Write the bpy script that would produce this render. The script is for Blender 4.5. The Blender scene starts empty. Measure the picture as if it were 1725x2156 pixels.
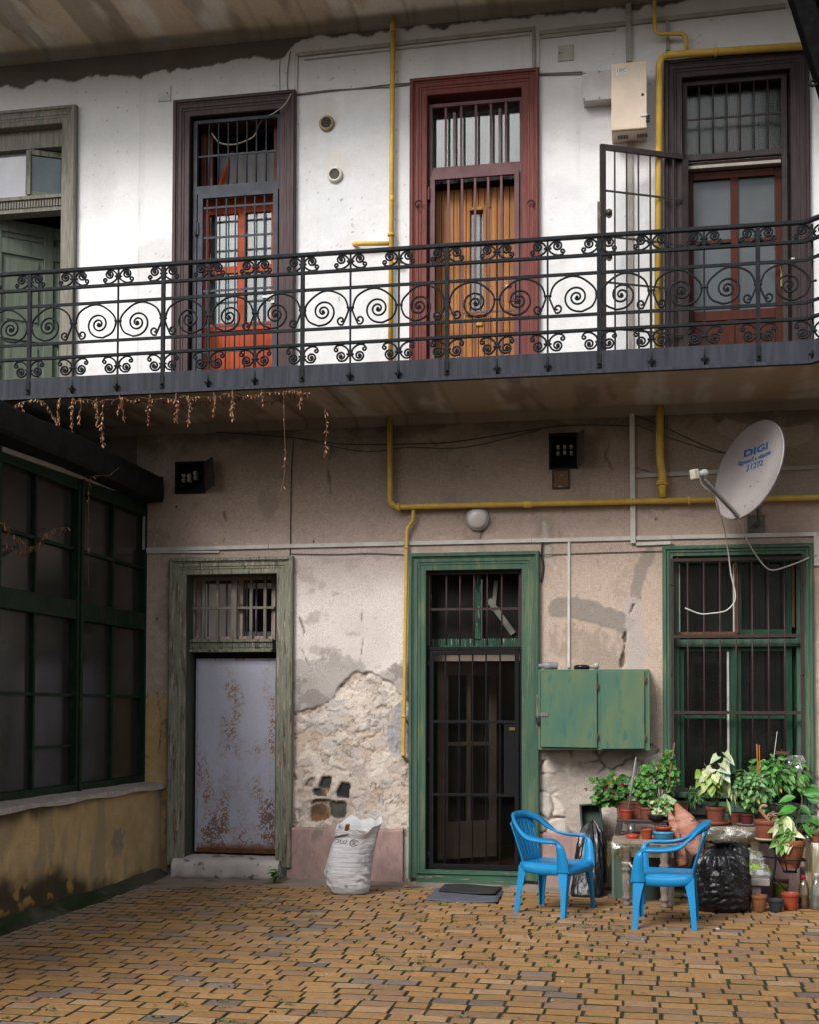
import bpy, math, random
import numpy as np
from mathutils import Vector, Matrix, noise as mnoise
random.seed(7); R = random.random; U = random.uniform
rad = math.radians
SC = bpy.context.scene; COL = SC.collection
# ---------------------------------------------------------------- camera, sky, sun, exposure
F_, YAW, PIT, ROL, CY = 2662.26, .184934, .0327566, .0028067, 1407.64   # solved from the photo's perspective (1725 px wide)
_f = np.array([-math.sin(YAW), math.cos(YAW), 0]); _r = np.array([math.cos(YAW), math.sin(YAW), 0]); _u = np.array([0, 0, 1.])
CW = _f*math.cos(PIT) + _u*math.sin(PIT); _u2 = _u*math.cos(PIT) - _f*math.sin(PIT)
CR = _r*math.cos(ROL) + _u2*math.sin(ROL); CU = _u2*math.cos(ROL) - _r*math.sin(ROL)
CAM = np.array([0, -10.809, 1.5])
cd = bpy.data.cameras.new("camera"); cam = bpy.data.objects.new("camera", cd); COL.objects.link(cam)
cam.matrix_world = Matrix(((CR[0], CU[0], -CW[0], CAM[0]), (CR[1], CU[1], -CW[1], CAM[1]), (CR[2], CU[2], -CW[2], CAM[2]), (0, 0, 0, 1)))
cd.sensor_fit = 'HORIZONTAL'; cd.sensor_width = 36; cd.lens = F_/1725*36; cd.shift_y = (CY-1078)/1725
cd.clip_start = .1; cd.clip_end = 400
SC.camera = cam
SUN_EL, SUN_AZ = rad(41), rad(206)      # azimuth of the sun clockwise from +y : front left
w = bpy.data.worlds.new("World"); SC.world = w; w.use_nodes = True
nt = w.node_tree; bg = nt.nodes["Background"]
sky = nt.nodes.new("ShaderNodeTexSky"); sky.sky_type = 'NISHITA'; sky.sun_disc = False
sky.sun_elevation = SUN_EL; sky.sun_rotation = SUN_AZ; sky.dust_density = 3
hs = nt.nodes.new("ShaderNodeHueSaturation"); hs.inputs["Saturation"].default_value = .3
nt.links.new(sky.outputs[0], hs.inputs["Color"]); nt.links.new(hs.outputs[0], bg.inputs[0])
bg.inputs[1].default_value = .12
sd = bpy.data.lights.new("sun", 'SUN'); sun = bpy.data.objects.new("sun", sd); COL.objects.link(sun)
sd.energy = 1.6; sd.angle = rad(22); sd.color = (1, .975, .945)
sdir = Vector((math.sin(SUN_AZ)*math.cos(SUN_EL), math.cos(SUN_AZ)*math.cos(SUN_EL), math.sin(SUN_EL)))
sun.rotation_euler = sdir.to_track_quat('Z', 'Y').to_euler(); sun.location = (-4, -14, 14)
SC.view_settings.view_transform = 'Standard'; SC.view_settings.look = 'None'
SC.view_settings.exposure = 0.92; SC.view_settings.gamma = 1

# ---------------------------------------------------------------- helpers
def ray(px, py): return CW + (px-862.5)/F_*CR - (py-CY)/F_*CU
def at(px, py, y=0.):       # point of the vertical plane y = const that stands at this place of the picture
    d = ray(px, py); return CAM + d*((y-CAM[1])/d[1])
def gnd(px, py, z=0.):
    d = ray(px, py); return CAM + d*((z-CAM[2])/d[2])
def onx(px, py, x):
    d = ray(px, py); return CAM + d*(x/d[0])
def rect(l, t, r, b, y=0.):  # picture rectangle on plane y -> x0,x1,z0,z1
    m = (t+b)/2; c = (l+r)/2
    return at(l, m, y)[0], at(r, m, y)[0], at(c, b, y)[2], at(c, t, y)[2]
def lin(c):
    f = lambda v: v/12.92 if v <= .04045 else ((v+.055)/1.055)**2.4
    return tuple(f(v/255.) for v in c)
def srgb(h): return lin((int(h[0:2], 16), int(h[2:4], 16), int(h[4:6], 16)))

class MB:
    def __init__(s): s.v = []; s.f = []; s.sm = []; s.mi = []; s.fc = []; s.m = 0; s.c = None
    def add(s, vs, fs, smooth=False):
        o = len(s.v); s.v += [tuple(float(k) for k in p) for p in vs]
        for f in fs:
            s.f.append(tuple(o+i for i in f)); s.sm.append(smooth); s.mi.append(s.m); s.fc.append(s.c)
        return s
    def box(s, x0, x1, y0, y1, z0, z1):
        if x0 > x1: x0, x1 = x1, x0
        if y0 > y1: y0, y1 = y1, y0
        if z0 > z1: z0, z1 = z1, z0
        return s.add([(x0,y0,z0),(x1,y0,z0),(x1,y1,z0),(x0,y1,z0),(x0,y0,z1),(x1,y0,z1),(x1,y1,z1),(x0,y1,z1)],
              [(3,2,1,0),(4,5,6,7),(0,1,5,4),(1,2,6,5),(2,3,7,6),(3,0,4,7)])
    def obox(s, a, b, w, h, up=(0,0,1)):     # a beam of section w x h from a to b
        a = Vector(a); b = Vector(b); d = (b-a).normalized(); sx = d.cross(Vector(up))
        if sx.length < 1e-4: sx = d.cross(Vector((0,1,0)))
        sx.normalize(); sz = sx.cross(d).normalized(); sx *= w/2; sz *= h/2
        vs = [a-sx-sz, a+sx-sz, a+sx+sz, a-sx+sz, b-sx-sz, b+sx-sz, b+sx+sz, b-sx+sz]
        return s.add(vs, [(0,1,2,3),(7,6,5,4),(0,4,5,1),(1,5,6,2),(2,6,7,3),(3,7,4,0)])
    def tube(s, pts, r, n=8, cap=True, flat=1.0):
        P = [Vector(p) for p in pts]; rs = r if isinstance(r, (list, tuple)) else [r]*len(P)
        t0 = (P[1]-P[0]).normalized(); ref = Vector((0,0,1)) if abs(t0.z) < .9 else Vector((1,0,0))
        nrm = t0.cross(ref).normalized(); vs = []; prev = t0
        for i, p in enumerate(P):
            t = (P[min(i+1, len(P)-1)] - P[max(i-1, 0)])
            t = t.normalized() if t.length > 1e-9 else prev
            q = prev.rotation_difference(t); nrm = (q @ nrm); nrm = (nrm - t*nrm.dot(t)).normalized(); prev = t
            bn = t.cross(nrm)
            for k in range(n):
                a = 2*math.pi*k/n; vs.append(p + nrm*(math.cos(a)*rs[i]) + bn*(math.sin(a)*rs[i]*flat))
        fs = []
        for i in range(len(P)-1):
            for k in range(n):
                k2 = (k+1) % n; fs.append((i*n+k, i*n+k2, (i+1)*n+k2, (i+1)*n+k))
        if cap: fs.append(tuple(range(n-1, -1, -1))); fs.append(tuple((len(P)-1)*n+k for k in range(n)))
        return s.add(vs, fs, True)
    def lathe(s, prof, c=(0,0,0), n=28, cap=True, axis=None, wob=None, smooth=True):
        q = Vector((0,0,1)).rotation_difference(Vector(axis).normalized()) if axis else None
        vs = []; fs = []; c = Vector(c)
        for (r, z) in prof:
            for k in range(n):
                a = 2*math.pi*k/n; rr = r*(1+(wob(a, z) if wob else 0))
                p = Vector((rr*math.cos(a), rr*math.sin(a), z)); vs.append(c + (q @ p if q else p))
        for i in range(len(prof)-1):
            for k in range(n):
                k2 = (k+1) % n; fs.append((i*n+k, i*n+k2, (i+1)*n+k2, (i+1)*n+k))
        if cap:
            fs.append(tuple(range(n-1, -1, -1))); m = len(prof)-1; fs.append(tuple(m*n+k for k in range(n)))
        return s.add(vs, fs, smooth)
    def poly(s, pts2, plane, d0, d1):   # prism of an outline; plane 'xz' -> depth along y, 'xy' -> along z, 'yz' -> along x
        f = {'xz': lambda a, b, d: (a, d, b), 'xy': lambda a, b, d: (a, b, d), 'yz': lambda a, b, d: (d, a, b)}[plane]
        n = len(pts2); vs = [f(a, b, d0) for a, b in pts2] + [f(a, b, d1) for a, b in pts2]
        return s.add(vs, [tuple(range(n)), tuple(range(2*n-1, n-1, -1))] + [(i, n+i, n+(i+1) % n, (i+1) % n) for i in range(n)])
    def sheet(s, G, smooth=True, closed=False):   # G: rows x cols x 3
        G = np.asarray(G); a, b = G.shape[:2]; fs = []
        for i in range(a-1):
            for j in range(b if closed else b-1):
                j2 = (j+1) % b; fs.append((i*b+j, i*b+j2, (i+1)*b+j2, (i+1)*b+j))
        return s.add(G.reshape(-1, 3), fs, smooth)
    def frame(s, x0, x1, z0, z1, w, y0, y1, wb=None, wt=None):
        wb = w if wb is None else wb; wt = w if wt is None else wt
        s.box(x0, x0+w, y0, y1, z0, z1); s.box(x1-w, x1, y0, y1, z0, z1)
        if wb: s.box(x0+w, x1-w, y0, y1, z0, z0+wb)
        if wt: s.box(x0+w, x1-w, y0, y1, z1-wt, z1)
        return s
    def mold(s, x0, x1, z0, z1, prof, closed=False):   # mitred moulding; prof: (inward offset, y)
        n = len(prof); rows = []
        for d, y in prof:
            if closed: rows.append([(x0+d,y,z0+d),(x0+d,y,z1-d),(x1-d,y,z1-d),(x1-d,y,z0+d)])
            else: rows.append([(x0+d,y,z0),(x0+d,y,z1-d),(x1-d,y,z1-d),(x1-d,y,z0)])
        vs = [p for r in rows for p in r]; fs = []
        for i in range(n-1):
            for j in range(4 if closed else 3):
                j2 = (j+1) % 4; fs.append((i*4+j, i*4+j2, (i+1)*4+j2, (i+1)*4+j))
        return s.add(vs, fs)
    def build(s, name, mat, parent=None, label=None, bevel=0, solid=0, sub=0):
        me = bpy.data.meshes.new(name); me.from_pydata(s.v, [], s.f)
        for m in (mat if isinstance(mat, (list, tuple)) else [mat]): me.materials.append(m)
        me.polygons.foreach_set('use_smooth', s.sm); me.polygons.foreach_set('material_index', s.mi)
        if any(c is not None for c in s.fc):
            a = me.attributes.new('Col', 'FLOAT_COLOR', 'FACE')
            a.data.foreach_set('color', np.array([(*(c or (.5,.5,.5)), 1.) for c in s.fc], dtype=np.float32).ravel())
        me.update(); o = bpy.data.objects.new(name, me); COL.objects.link(o)
        link(o, parent)
        if solid: m = o.modifiers.new('solid', 'SOLIDIFY'); m.thickness = solid; m.offset = 0
        if bevel: m = o.modifiers.new('bevel', 'BEVEL'); m.width = bevel; m.segments = 2; m.limit_method = 'ANGLE'; m.angle_limit = rad(40)
        if sub: m = o.modifiers.new('sub', 'SUBSURF'); m.levels = sub; m.render_levels = sub
        if label: o['label'] = label
        return o
def link(o, parent):
    if parent is not None:
        o.parent = parent
        if parent.type == 'EMPTY': o.matrix_parent_inverse = Matrix.Translation(-parent.location)
def tag(o, label=None, cat=None, group=None, kind=None):
    if label: o['label'] = label
    if cat: o['category'] = cat
    if group: o['group'] = group
    if kind: o['kind'] = kind
    return o
def thing(name, label, cat, loc=(0,0,0), group=None):
    o = bpy.data.objects.new(name, None); COL.objects.link(o); o.location = loc; o.empty_display_size = .1
    return tag(o, label, cat, group)
def copy_tree(o, parent=None):
    c = o.copy(); COL.objects.link(c)
    if parent is not None: c.parent = parent
    for ch in [x for x in COL.objects if x.parent == o]: copy_tree(ch, c)
    return c
def arc(c, r, a0, a1, n, ux, uy):
    c = Vector(c); ux = Vector(ux); uy = Vector(uy)
    return [c + ux*(r*math.cos(a0+(a1-a0)*i/n)) + uy*(r*math.sin(a0+(a1-a0)*i/n)) for i in range(n+1)]
def bend(pts, r=.06, n=5):    # polyline with rounded corners
    P = [Vector(p) for p in pts]; out = [P[0]]
    for i in range(1, len(P)-1):
        a, b, c = P[i-1], P[i], P[i+1]; d1 = (a-b); d2 = (c-b); k = min(r, d1.length*.49, d2.length*.49)
        p, q = b+d1.normalized()*k, b+d2.normalized()*k
        for t in range(n+1):
            t /= n; out.append(p*(1-t)**2 + b*2*t*(1-t) + q*t*t)
    return out + [P[-1]]
def cat_rom(P, n=8):
    P = [Vector(p) for p in P]; Q = [P[0]*2-P[1]] + P + [P[-1]*2-P[-2]]; out = []
    for i in range(1, len(Q)-2):
        for k in range(n):
            t = k/n; a, b, c, d = Q[i-1], Q[i], Q[i+1], Q[i+2]
            out.append(.5*((2*b)+(c-a)*t+(2*a-5*b+4*c-d)*t*t+(3*b-a-3*c+d)*t**3))
    return out + [P[-1]]
# numpy value noise ------------------------------------------------
_T = np.random.RandomState(3).rand(512, 512)
def vn(x, z, seed=0):
    x = np.asarray(x, float) + seed*17.31; z = np.asarray(z, float) + seed*9.77
    i = np.floor(x).astype(int); j = np.floor(z).astype(int); u = x-i; v = z-j
    u = u*u*(3-2*u); v = v*v*(3-2*v); g = lambda a, b: _T[a & 511, b & 511]
    return (g(i, j)*(1-u)+g(i+1, j)*u)*(1-v) + (g(i, j+1)*(1-u)+g(i+1, j+1)*u)*v
def fbm(x, z, sc=1., o=4, seed=0, gain=.5):
    t = 0; a = 1; n = 0
    for k in range(o): t = t + a*vn(np.asarray(x)*sc, np.asarray(z)*sc, seed+k*3.1); n += a; a *= gain; sc *= 2.03
    return t/n
def vor(x, z, sc=1., seed=0):      # F1, F2, cell id
    x = np.asarray(x)*sc+seed*5.3; z = np.asarray(z)*sc+seed*7.9; i = np.floor(x).astype(int); j = np.floor(z).astype(int)
    f1 = np.full(x.shape, 9.); f2 = np.full(x.shape, 9.); cid = np.zeros(x.shape)
    for a in (-1, 0, 1):
        for b in (-1, 0, 1):
            ii, jj = (i+a) & 511, (j+b) & 511
            d = np.hypot(i+a+_T[ii, jj]-x, j+b+_T[(ii+91) & 511, (jj+37) & 511]-z)
            near = d < f1; f2 = np.where(near, f1, np.minimum(f2, d)); cid = np.where(near, _T[(ii+7) & 511, (jj+200) & 511], cid); f1 = np.where(near, d, f1)
    return f1, f2, cid
def sst(a, b, x): t = np.clip((x-a)/(b-a), 0, 1); return t*t*(3-2*t)
def mixc(c, d, m): m = np.asarray(m)[..., None]; return c*(1-m) + np.asarray(d)*m
# materials ---------------------------------------------------------
def M(name, c, c2=None, s=6., rough=.6, metal=0., bump=.12, bs=70., spot=None, spa=.6, sps=25., spw=.06, st=(1,1,1), spec=.28, rv=.15,
      attr=None, coat=0., trans=0., ior=1.45, bst=None, spot2=None, sp2a=.62, sp2s=5., dist=.003):
    m = bpy.data.materials.new(name); m.use_nodes = True; N = m.node_tree.nodes; L = m.node_tree.links; b = N["Principled BSDF"]
    tc = N.new("ShaderNodeTexCoord"); mp = N.new("ShaderNodeMapping"); mp.inputs['Scale'].default_value = st; L.new(tc.outputs['Object'], mp.inputs[0])
    def noise(sc, det=6., vec=mp, rough_=.6):
        n = N.new("ShaderNodeTexNoise"); n.inputs['Scale'].default_value = sc; n.inputs['Detail'].default_value = det; n.inputs['Roughness'].default_value = rough_
        L.new(vec.outputs[0], n.inputs['Vector']); return n
    def ramp(src, a, e):
        r = N.new("ShaderNodeMapRange"); r.inputs[1].default_value = a; r.inputs[2].default_value = e; r.interpolation_type = 'SMOOTHSTEP'; L.new(src, r.inputs[0]); return r.outputs[0]
    def mix(fac, a, d):
        x = N.new("ShaderNodeMix"); x.data_type = 'RGBA'; L.new(fac, x.inputs[0])
        for k, q in ((6, a), (7, d)):
            if isinstance(q, tuple): x.inputs[k].default_value = (*q, 1)
            else: L.new(q, x.inputs[k])
        return x.outputs[2]
    if attr:
        at_ = N.new("ShaderNodeAttribute"); at_.attribute_name = attr; base = at_.outputs['Color']
        n0 = noise(s); mm = N.new("ShaderNodeMix"); mm.data_type = 'RGBA'; mm.blend_type = 'MULTIPLY'; mm.inputs[0].default_value = 1
        r = N.new("ShaderNodeMapRange"); L.new(n0.outputs[0], r.inputs[0]); r.inputs[1].default_value = .3; r.inputs[2].default_value = .7; r.inputs[3].default_value = 1-rv*1.6; r.inputs[4].default_value = 1+rv
        L.new(base, mm.inputs[6]); L.new(r.outputs[0], mm.inputs[7]); base = mm.outputs[2]
    else:
        c2 = c2 or tuple(v*.75 for v in c); n0 = noise(s); base = mix(ramp(n0.outputs[0], .35, .65), tuple(c), tuple(c2))
    if spot2: base = mix(ramp(noise(sp2s, 8., mp, .65).outputs[0], sp2a, sp2a+.08), base, tuple(spot2))
    hgt = None
    if spot:
        n1 = noise(sps, 8., mp, .7); k = ramp(n1.outputs[0], spa, spa+spw); base = mix(k, base, tuple(spot)); hgt = k
    if isinstance(base, tuple): b.inputs['Base Color'].default_value = (*base, 1)
    else: L.new(base, b.inputs['Base Color'])
    b.inputs['Metallic'].default_value = metal; b.inputs['Specular IOR Level'].default_value = spec; b.inputs['IOR'].default_value = ior
    if coat: b.inputs['Coat Weight'].default_value = coat; b.inputs['Coat Roughness'].default_value = .15
    if trans: b.inputs['Transmission Weight'].default_value = trans
    rr = N.new("ShaderNodeMapRange"); L.new(n0.outputs[0], rr.inputs[0]); rr.inputs[1].default_value = .3; rr.inputs[2].default_value = .7
    rr.inputs[3].default_value = max(.02, rough-rv*.5); rr.inputs[4].default_value = min(1, rough+rv*.5); L.new(rr.outputs[0], b.inputs['Roughness'])
    if bump:
        if bst: mp2 = N.new("ShaderNodeMapping"); mp2.inputs['Scale'].default_value = bst; L.new(tc.outputs['Object'], mp2.inputs[0])
        nb = noise(bs, 5., mp2 if bst else mp); h = nb.outputs[0]
        if hgt is not None:
            ad = N.new("ShaderNodeMath"); ad.operation = 'SUBTRACT'; L.new(h, ad.inputs[0]); L.new(hgt, ad.inputs[1]); h = ad.outputs[0]
        bp = N.new("ShaderNodeBump"); bp.inputs['Strength'].default_value = min(1, bump*3); bp.inputs['Distance'].default_value = dist; L.new(h, bp.inputs['Height']); L.new(bp.outputs[0], b.inputs['Normal'])
    return m
def glass(name, tint=(.9,.95,.93), refl=.12, rough=.03, dirt=.15, dirtc=(.3,.29,.27)):
    m = bpy.data.materials.new(name); m.use_nodes = True; N = m.node_tree.nodes; L = m.node_tree.links
    for n in list(N): N.remove(n)
    out = N.new("ShaderNodeOutputMaterial"); t = N.new("ShaderNodeBsdfTransparent"); t.inputs[0].default_value = (*tint, 1)
    g = N.new("ShaderNodeBsdfGlossy"); g.inputs['Roughness'].default_value = rough; d = N.new("ShaderNodeBsdfDiffuse"); d.inputs[0].default_value = (*dirtc, 1)
    fr = N.new("ShaderNodeFresnel"); fr.inputs[0].default_value = 1.5; mu = N.new("ShaderNodeMath"); mu.operation = 'MULTIPLY_ADD'; mu.inputs[1].default_value = 1.; mu.inputs[2].default_value = refl-.04; L.new(fr.outputs[0], mu.inputs[0])
    tc = N.new("ShaderNodeTexCoord"); n = N.new("ShaderNodeTexNoise"); n.inputs['Scale'].default_value = 4; n.inputs['Detail'].default_value = 8; L.new(tc.outputs['Object'], n.inputs['Vector'])
    r = N.new("ShaderNodeMapRange"); L.new(n.outputs[0], r.inputs[0]); r.inputs[1].default_value = .35; r.inputs[2].default_value = .75; r.inputs[3].default_value = dirt*.35; r.inputs[4].default_value = dirt
    a = N.new("ShaderNodeMixShader"); L.new(r.outputs[0], a.inputs[0]); L.new(t.outputs[0], a.inputs[1]); L.new(d.outputs[0], a.inputs[2])
    b = N.new("ShaderNodeMixShader"); L.new(mu.outputs[0], b.inputs[0]); L.new(a.outputs[0], b.inputs[1]); L.new(g.outputs[0], b.inputs[2]); L.new(b.outputs[0], out.inputs[0])
    return m
def gridmesh(name, mat, P, C, mask=None, parent=None, smooth=True):   # P,C: rows x cols x 3 ; vertex-coloured
    a, b = P.shape[:2]; idx = np.arange(a*b).reshape(a, b)
    q = np.stack([idx[:-1, :-1], idx[:-1, 1:], idx[1:, 1:], idx[1:, :-1]], -1).reshape(-1, 4)
    if mask is not None: q = q[mask.reshape(-1)]
    me = bpy.data.meshes.new(name); me.vertices.add(a*b); me.vertices.foreach_set('co', P.astype(np.float32).ravel())
    n = len(q); me.loops.add(n*4); me.loops.foreach_set('vertex_index', q.astype(np.int32).ravel())
    me.polygons.add(n); me.polygons.foreach_set('loop_start', np.arange(0, n*4, 4, dtype=np.int32)); me.polygons.foreach_set('loop_total', np.full(n, 4, np.int32))
    me.polygons.foreach_set('use_smooth', np.full(n, smooth)); me.update(calc_edges=True); me.validate()
    at_ = me.attributes.new('Col', 'FLOAT_COLOR', 'POINT'); at_.data.foreach_set('color', np.concatenate([np.clip(C, 0, 1), np.ones((a, b, 1))], -1).astype(np.float32).ravel())
    me.materials.append(mat); o = bpy.data.objects.new(name, me); COL.objects.link(o); link(o, parent); return o
def wallgrid(name, mat, x0, x1, z0, z1, res, holes, fn, parent):
    xs = np.linspace(x0, x1, int((x1-x0)/res)+1); zs = np.linspace(z0, z1, int((z1-z0)/res)+1)
    for h in holes:
        for arr, vals in ((xs, h[:2]), (zs, h[2:])):
            for v in vals:
                k = np.argmin(abs(arr-v))
                if abs(arr[k]-v) < res: arr[k] = v
    X, Z = np.meshgrid(xs, zs); Y, C = fn(X, Z)
    xc = (xs[:-1]+xs[1:])/2; zc = (zs[:-1]+zs[1:])/2; XC, ZC = np.meshgrid(xc, zc); keep = np.ones(XC.shape, bool)
    for h in holes: keep &= ~((XC > h[0]) & (XC < h[1]) & (ZC > h[2]) & (ZC < h[3]))
    return gridmesh(name, mat, np.stack([X, Y, Z], -1), C, keep, parent)
# ---------------------------------------------------------------- materials
plaster_white = M('white_plaster', (.7,.7,.7), attr='Col', s=220, rough=.9, rv=.10, bump=.22, bs=160, spec=.2, dist=.004)
plaster_old = M('old_render', (.4,.3,.25), attr='Col', s=150, rough=.95, rv=.26, bump=.3, bs=190, spec=.15, dist=.004)
concrete = M('raw_concrete', (.2,.2,.2), attr='Col', s=90, rough=.9, rv=.12, bump=.15, bs=60, spec=.2)
pink_paint = M('pink_plinth_paint', (.37,.245,.22), (.28,.19,.175), s=14, rough=.85, bump=.15, bs=120, spot=(.42,.34,.3), spa=.62, sps=22, spot2=(.22,.17,.15), sp2a=.55, sp2s=6, st=(1,1,.5))
brick_m = M('yellow_paver', (.3,.2,.1), attr='Col', s=60, rough=.55, rv=.22, bump=.14, bs=90, spec=.35, spot=(.095,.075,.052), spa=.60, sps=11, spw=.08)
joint_m = M('mossy_shaded_joint', (.040,.036,.028), (.022,.024,.012), s=5, rough=.8, bump=.35, bs=60, spot=(.028,.046,.011), spa=.50, sps=3.5, spw=.1)  # moss and dirt, darkened further for the shadow lines between pavers
dust_m = M('dusty_concrete', (.26,.22,.18), (.2,.165,.135), s=7, rough=.95, bump=.3, bs=70, spot=(.15,.12,.095), spa=.6, sps=10)
moss_m = M('mossy_mortar', (.05,.05,.025), (.025,.03,.014), s=9, rough=.9, bump=.5, bs=40, spot=(.09,.08,.055), spa=.62, sps=14)
ochre = M('ochre_paint', (.3,.3,.1), attr='Col', s=120, rough=.9, rv=.16, bump=.2, bs=110, spec=.15)
black_iron = M('black_iron', (.012,.0135,.0165), (.009,.01,.012), s=30, rough=.6, bump=.25, bs=120, spot=(.022,.02,.018), spa=.68, sps=40, spec=.14)
fascia_m = M('painted_steel', (.036,.039,.050), (.024,.026,.034), s=5, rough=.6, spec=.15, bump=.08, bs=90, spot=(.095,.085,.08), spa=.60, sps=9, spw=.16, st=(5,5,.3), spot2=(.022,.021,.021), sp2a=.6)
yellow = M('yellow_gas_paint', (.56,.37,.07), (.47,.30,.055), s=9, rough=.42, bump=.05, spot=(.25,.16,.05), spa=.7, sps=18)
pvc = M('white_pvc', (.5,.48,.45), (.42,.4,.37), s=8, rough=.5, bump=.03, spot=(.27,.24,.2), spa=.66, sps=14)
pvc_old = M('grey_pvc', (.33,.31,.28), (.26,.24,.21), s=8, rough=.6, bump=.03, spot=(.17,.15,.13), spa=.62, sps=14)
greywood = M('weathered_green_wood', (.225,.23,.175), (.16,.17,.13), s=5, rough=.85, bump=.6, bs=40, spot=(.38,.32,.26), spa=.52, sps=7, spw=.08, st=(7,7,.8), spot2=(.10,.08,.06), sp2a=.54, sp2s=5)
greywood2 = M('bare_grey_wood', (.235,.217,.188), (.16,.147,.125), s=6, rough=.85, bump=.5, bs=40, spot=(.3,.26,.21), spa=.55, sps=9, spw=.12, st=(7,7,.7), spot2=(.13,.15,.10), sp2a=.55, sp2s=4)
green_paint = M('green_door_paint', (.060,.112,.074), (.042,.088,.060), s=4, rough=.6, bump=.35, bs=35, spot=(.22,.20,.145), spa=.62, sps=8, spw=.07, st=(6,6,.6), spot2=(.10,.135,.075), sp2a=.55, sp2s=3)
green_dark = M('dark_green_paint', (.012,.055,.03), (.01,.04,.022), s=6, rough=.5, bump=.15, spot=(.2,.19,.16), spa=.72, sps=18, st=(4,4,1))
green_cab = M('green_cabinet_paint', (.060,.132,.094), (.10,.145,.078), s=2.2, rough=.55, bump=.12, bs=30, spot=(.36,.35,.3), spa=.70, sps=11, spw=.02, st=(4,4,1.1), spot2=(.045,.115,.088), sp2a=.55, sp2s=3)
brown_paint = M('purple_brown_paint', (.066,.042,.043), (.05,.033,.034), spec=.25, s=6, rough=.5, bump=.3, bs=40, spot=(.12,.09,.085), spa=.66, sps=14, st=(7,7,.7))
dkbrown_paint = M('dark_brown_paint', (.034,.021,.023), (.024,.016,.017), spec=.2, s=6, rough=.5, bump=.3, bs=40, spot=(.16,.12,.11), spa=.74, sps=12, st=(7,7,.7))
red_paint = M('oxblood_paint', (.155,.038,.03), (.11,.03,.024), s=6, rough=.55, bump=.3, bs=40, spot=(.07,.03,.028), spa=.64, sps=12, st=(7,7,.7))
mauve_steel = M('mauve_steel', (.125,.05,.055), (.095,.04,.045), s=8, rough=.45, bump=.1)
slate_steel = M('slate_blue_steel', (.046,.052,.066), (.036,.041,.052), s=8, rough=.5, bump=.08, spec=.2)
brown_steel = M('brown_steel', (.05,.032,.03), (.036,.024,.023), spec=.2, s=12, rough=.5, bump=.15, spot=(.1,.055,.04), spa=.66, sps=30)
dkbrown_steel = M('umber_steel', (.04,.031,.03), (.03,.024,.024), s=12, rough=.55, bump=.15, spec=.15)
black_steel = M('black_steel', (.009,.009,.010), (.007,.007,.0075), spec=.15, s=12, rough=.55, bump=.12, spot=(.04,.022,.018), spa=.66, sps=10)
orange_wood = M('orange_red_wood', (.44,.08,.026), (.34,.06,.02), s=6, rough=.5, bump=.08, st=(6,6,.6), spec=.15)
brown_wood = M('mahogany_wood', (.052,.0125,.005), (.036,.009,.004), s=6, rough=.45, bump=.08, st=(8,8,.6), spec=.15)
pine = M('varnished_pine', (.44,.195,.066), (.33,.135,.04), s=5, rough=.4, bump=.08, st=(14,14,.5), spot=(.2,.07,.02), spa=.66, sps=5, spec=.15)
olddoor = M('faded_green_door', (.17,.20,.155), (.125,.16,.12), s=5, rough=.7, bump=.2, st=(5,5,.6), spot=(.16,.15,.11), spa=.62, sps=8, spot2=(.03,.075,.045), sp2a=.62)
dark_room = M('dark_room_plaster', (.03,.027,.024), (.022,.02,.018), s=3, rough=.95, bump=0)
pale_room = M('whitewashed_room', (.75,.69,.63), (.65,.6,.55), s=3, rough=.95, bump=.05)
mesh_dark = M('dark_fly_screen', (.020,.019,.0165), (.012,.0115,.0105), s=3, rough=.9, bump=0, spec=.1)
dusty_pane = M('dusty_dark_glass', (.030,.028,.025), (.016,.015,.0135), s=2.2, rough=.2, rv=.2, bump=.02, bs=3, spot=(.06,.056,.05), spa=.58, sps=4, spw=.25, spec=.6)
glass_m = glass('window_glass', refl=.07, dirt=.10)
glass_bright = glass('shiny_window_glass', refl=.10, dirt=.05, rough=.05)
frost = M('frosted_glass', (.058,.07,.077), (.042,.052,.058), s=3, rough=.3, rv=.1, bump=.03, bs=60, spec=.45)
skypane = M('sky_reflection_glass', (.3,.31,.36), (.24,.25,.3), s=2, rough=.12, rv=.1, bump=.02, bs=5, spec=.8)  # pale sky reflection painted into the pane's base colour
curtain = M('pale_net_curtain', (.38,.42,.48), (.24,.27,.31), s=4, rough=.9, bump=.1, bs=12, st=(9,9,.3))
lilac_metal = M('rusty_lilac_sheet', (.36,.37,.45), (.32,.33,.4), s=3, rough=.5, bump=.12, bs=50, spot=(.22,.115,.05), spa=.585, sps=7, spw=.02, st=(4,4,1.0), spot2=(.27,.2,.14), sp2a=.63, sp2s=9)
rust = M('rust', (.16,.06,.025), (.09,.038,.02), s=20, rough=.85, bump=.3)
dust_steel = M('zinc', (.3,.3,.3), (.22,.22,.22), s=14, rough=.4, metal=.8, bump=.05)
brass = M('brass', (.4,.27,.09), (.3,.2,.07), s=14, rough=.35, metal=.9, bump=.03)

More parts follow.
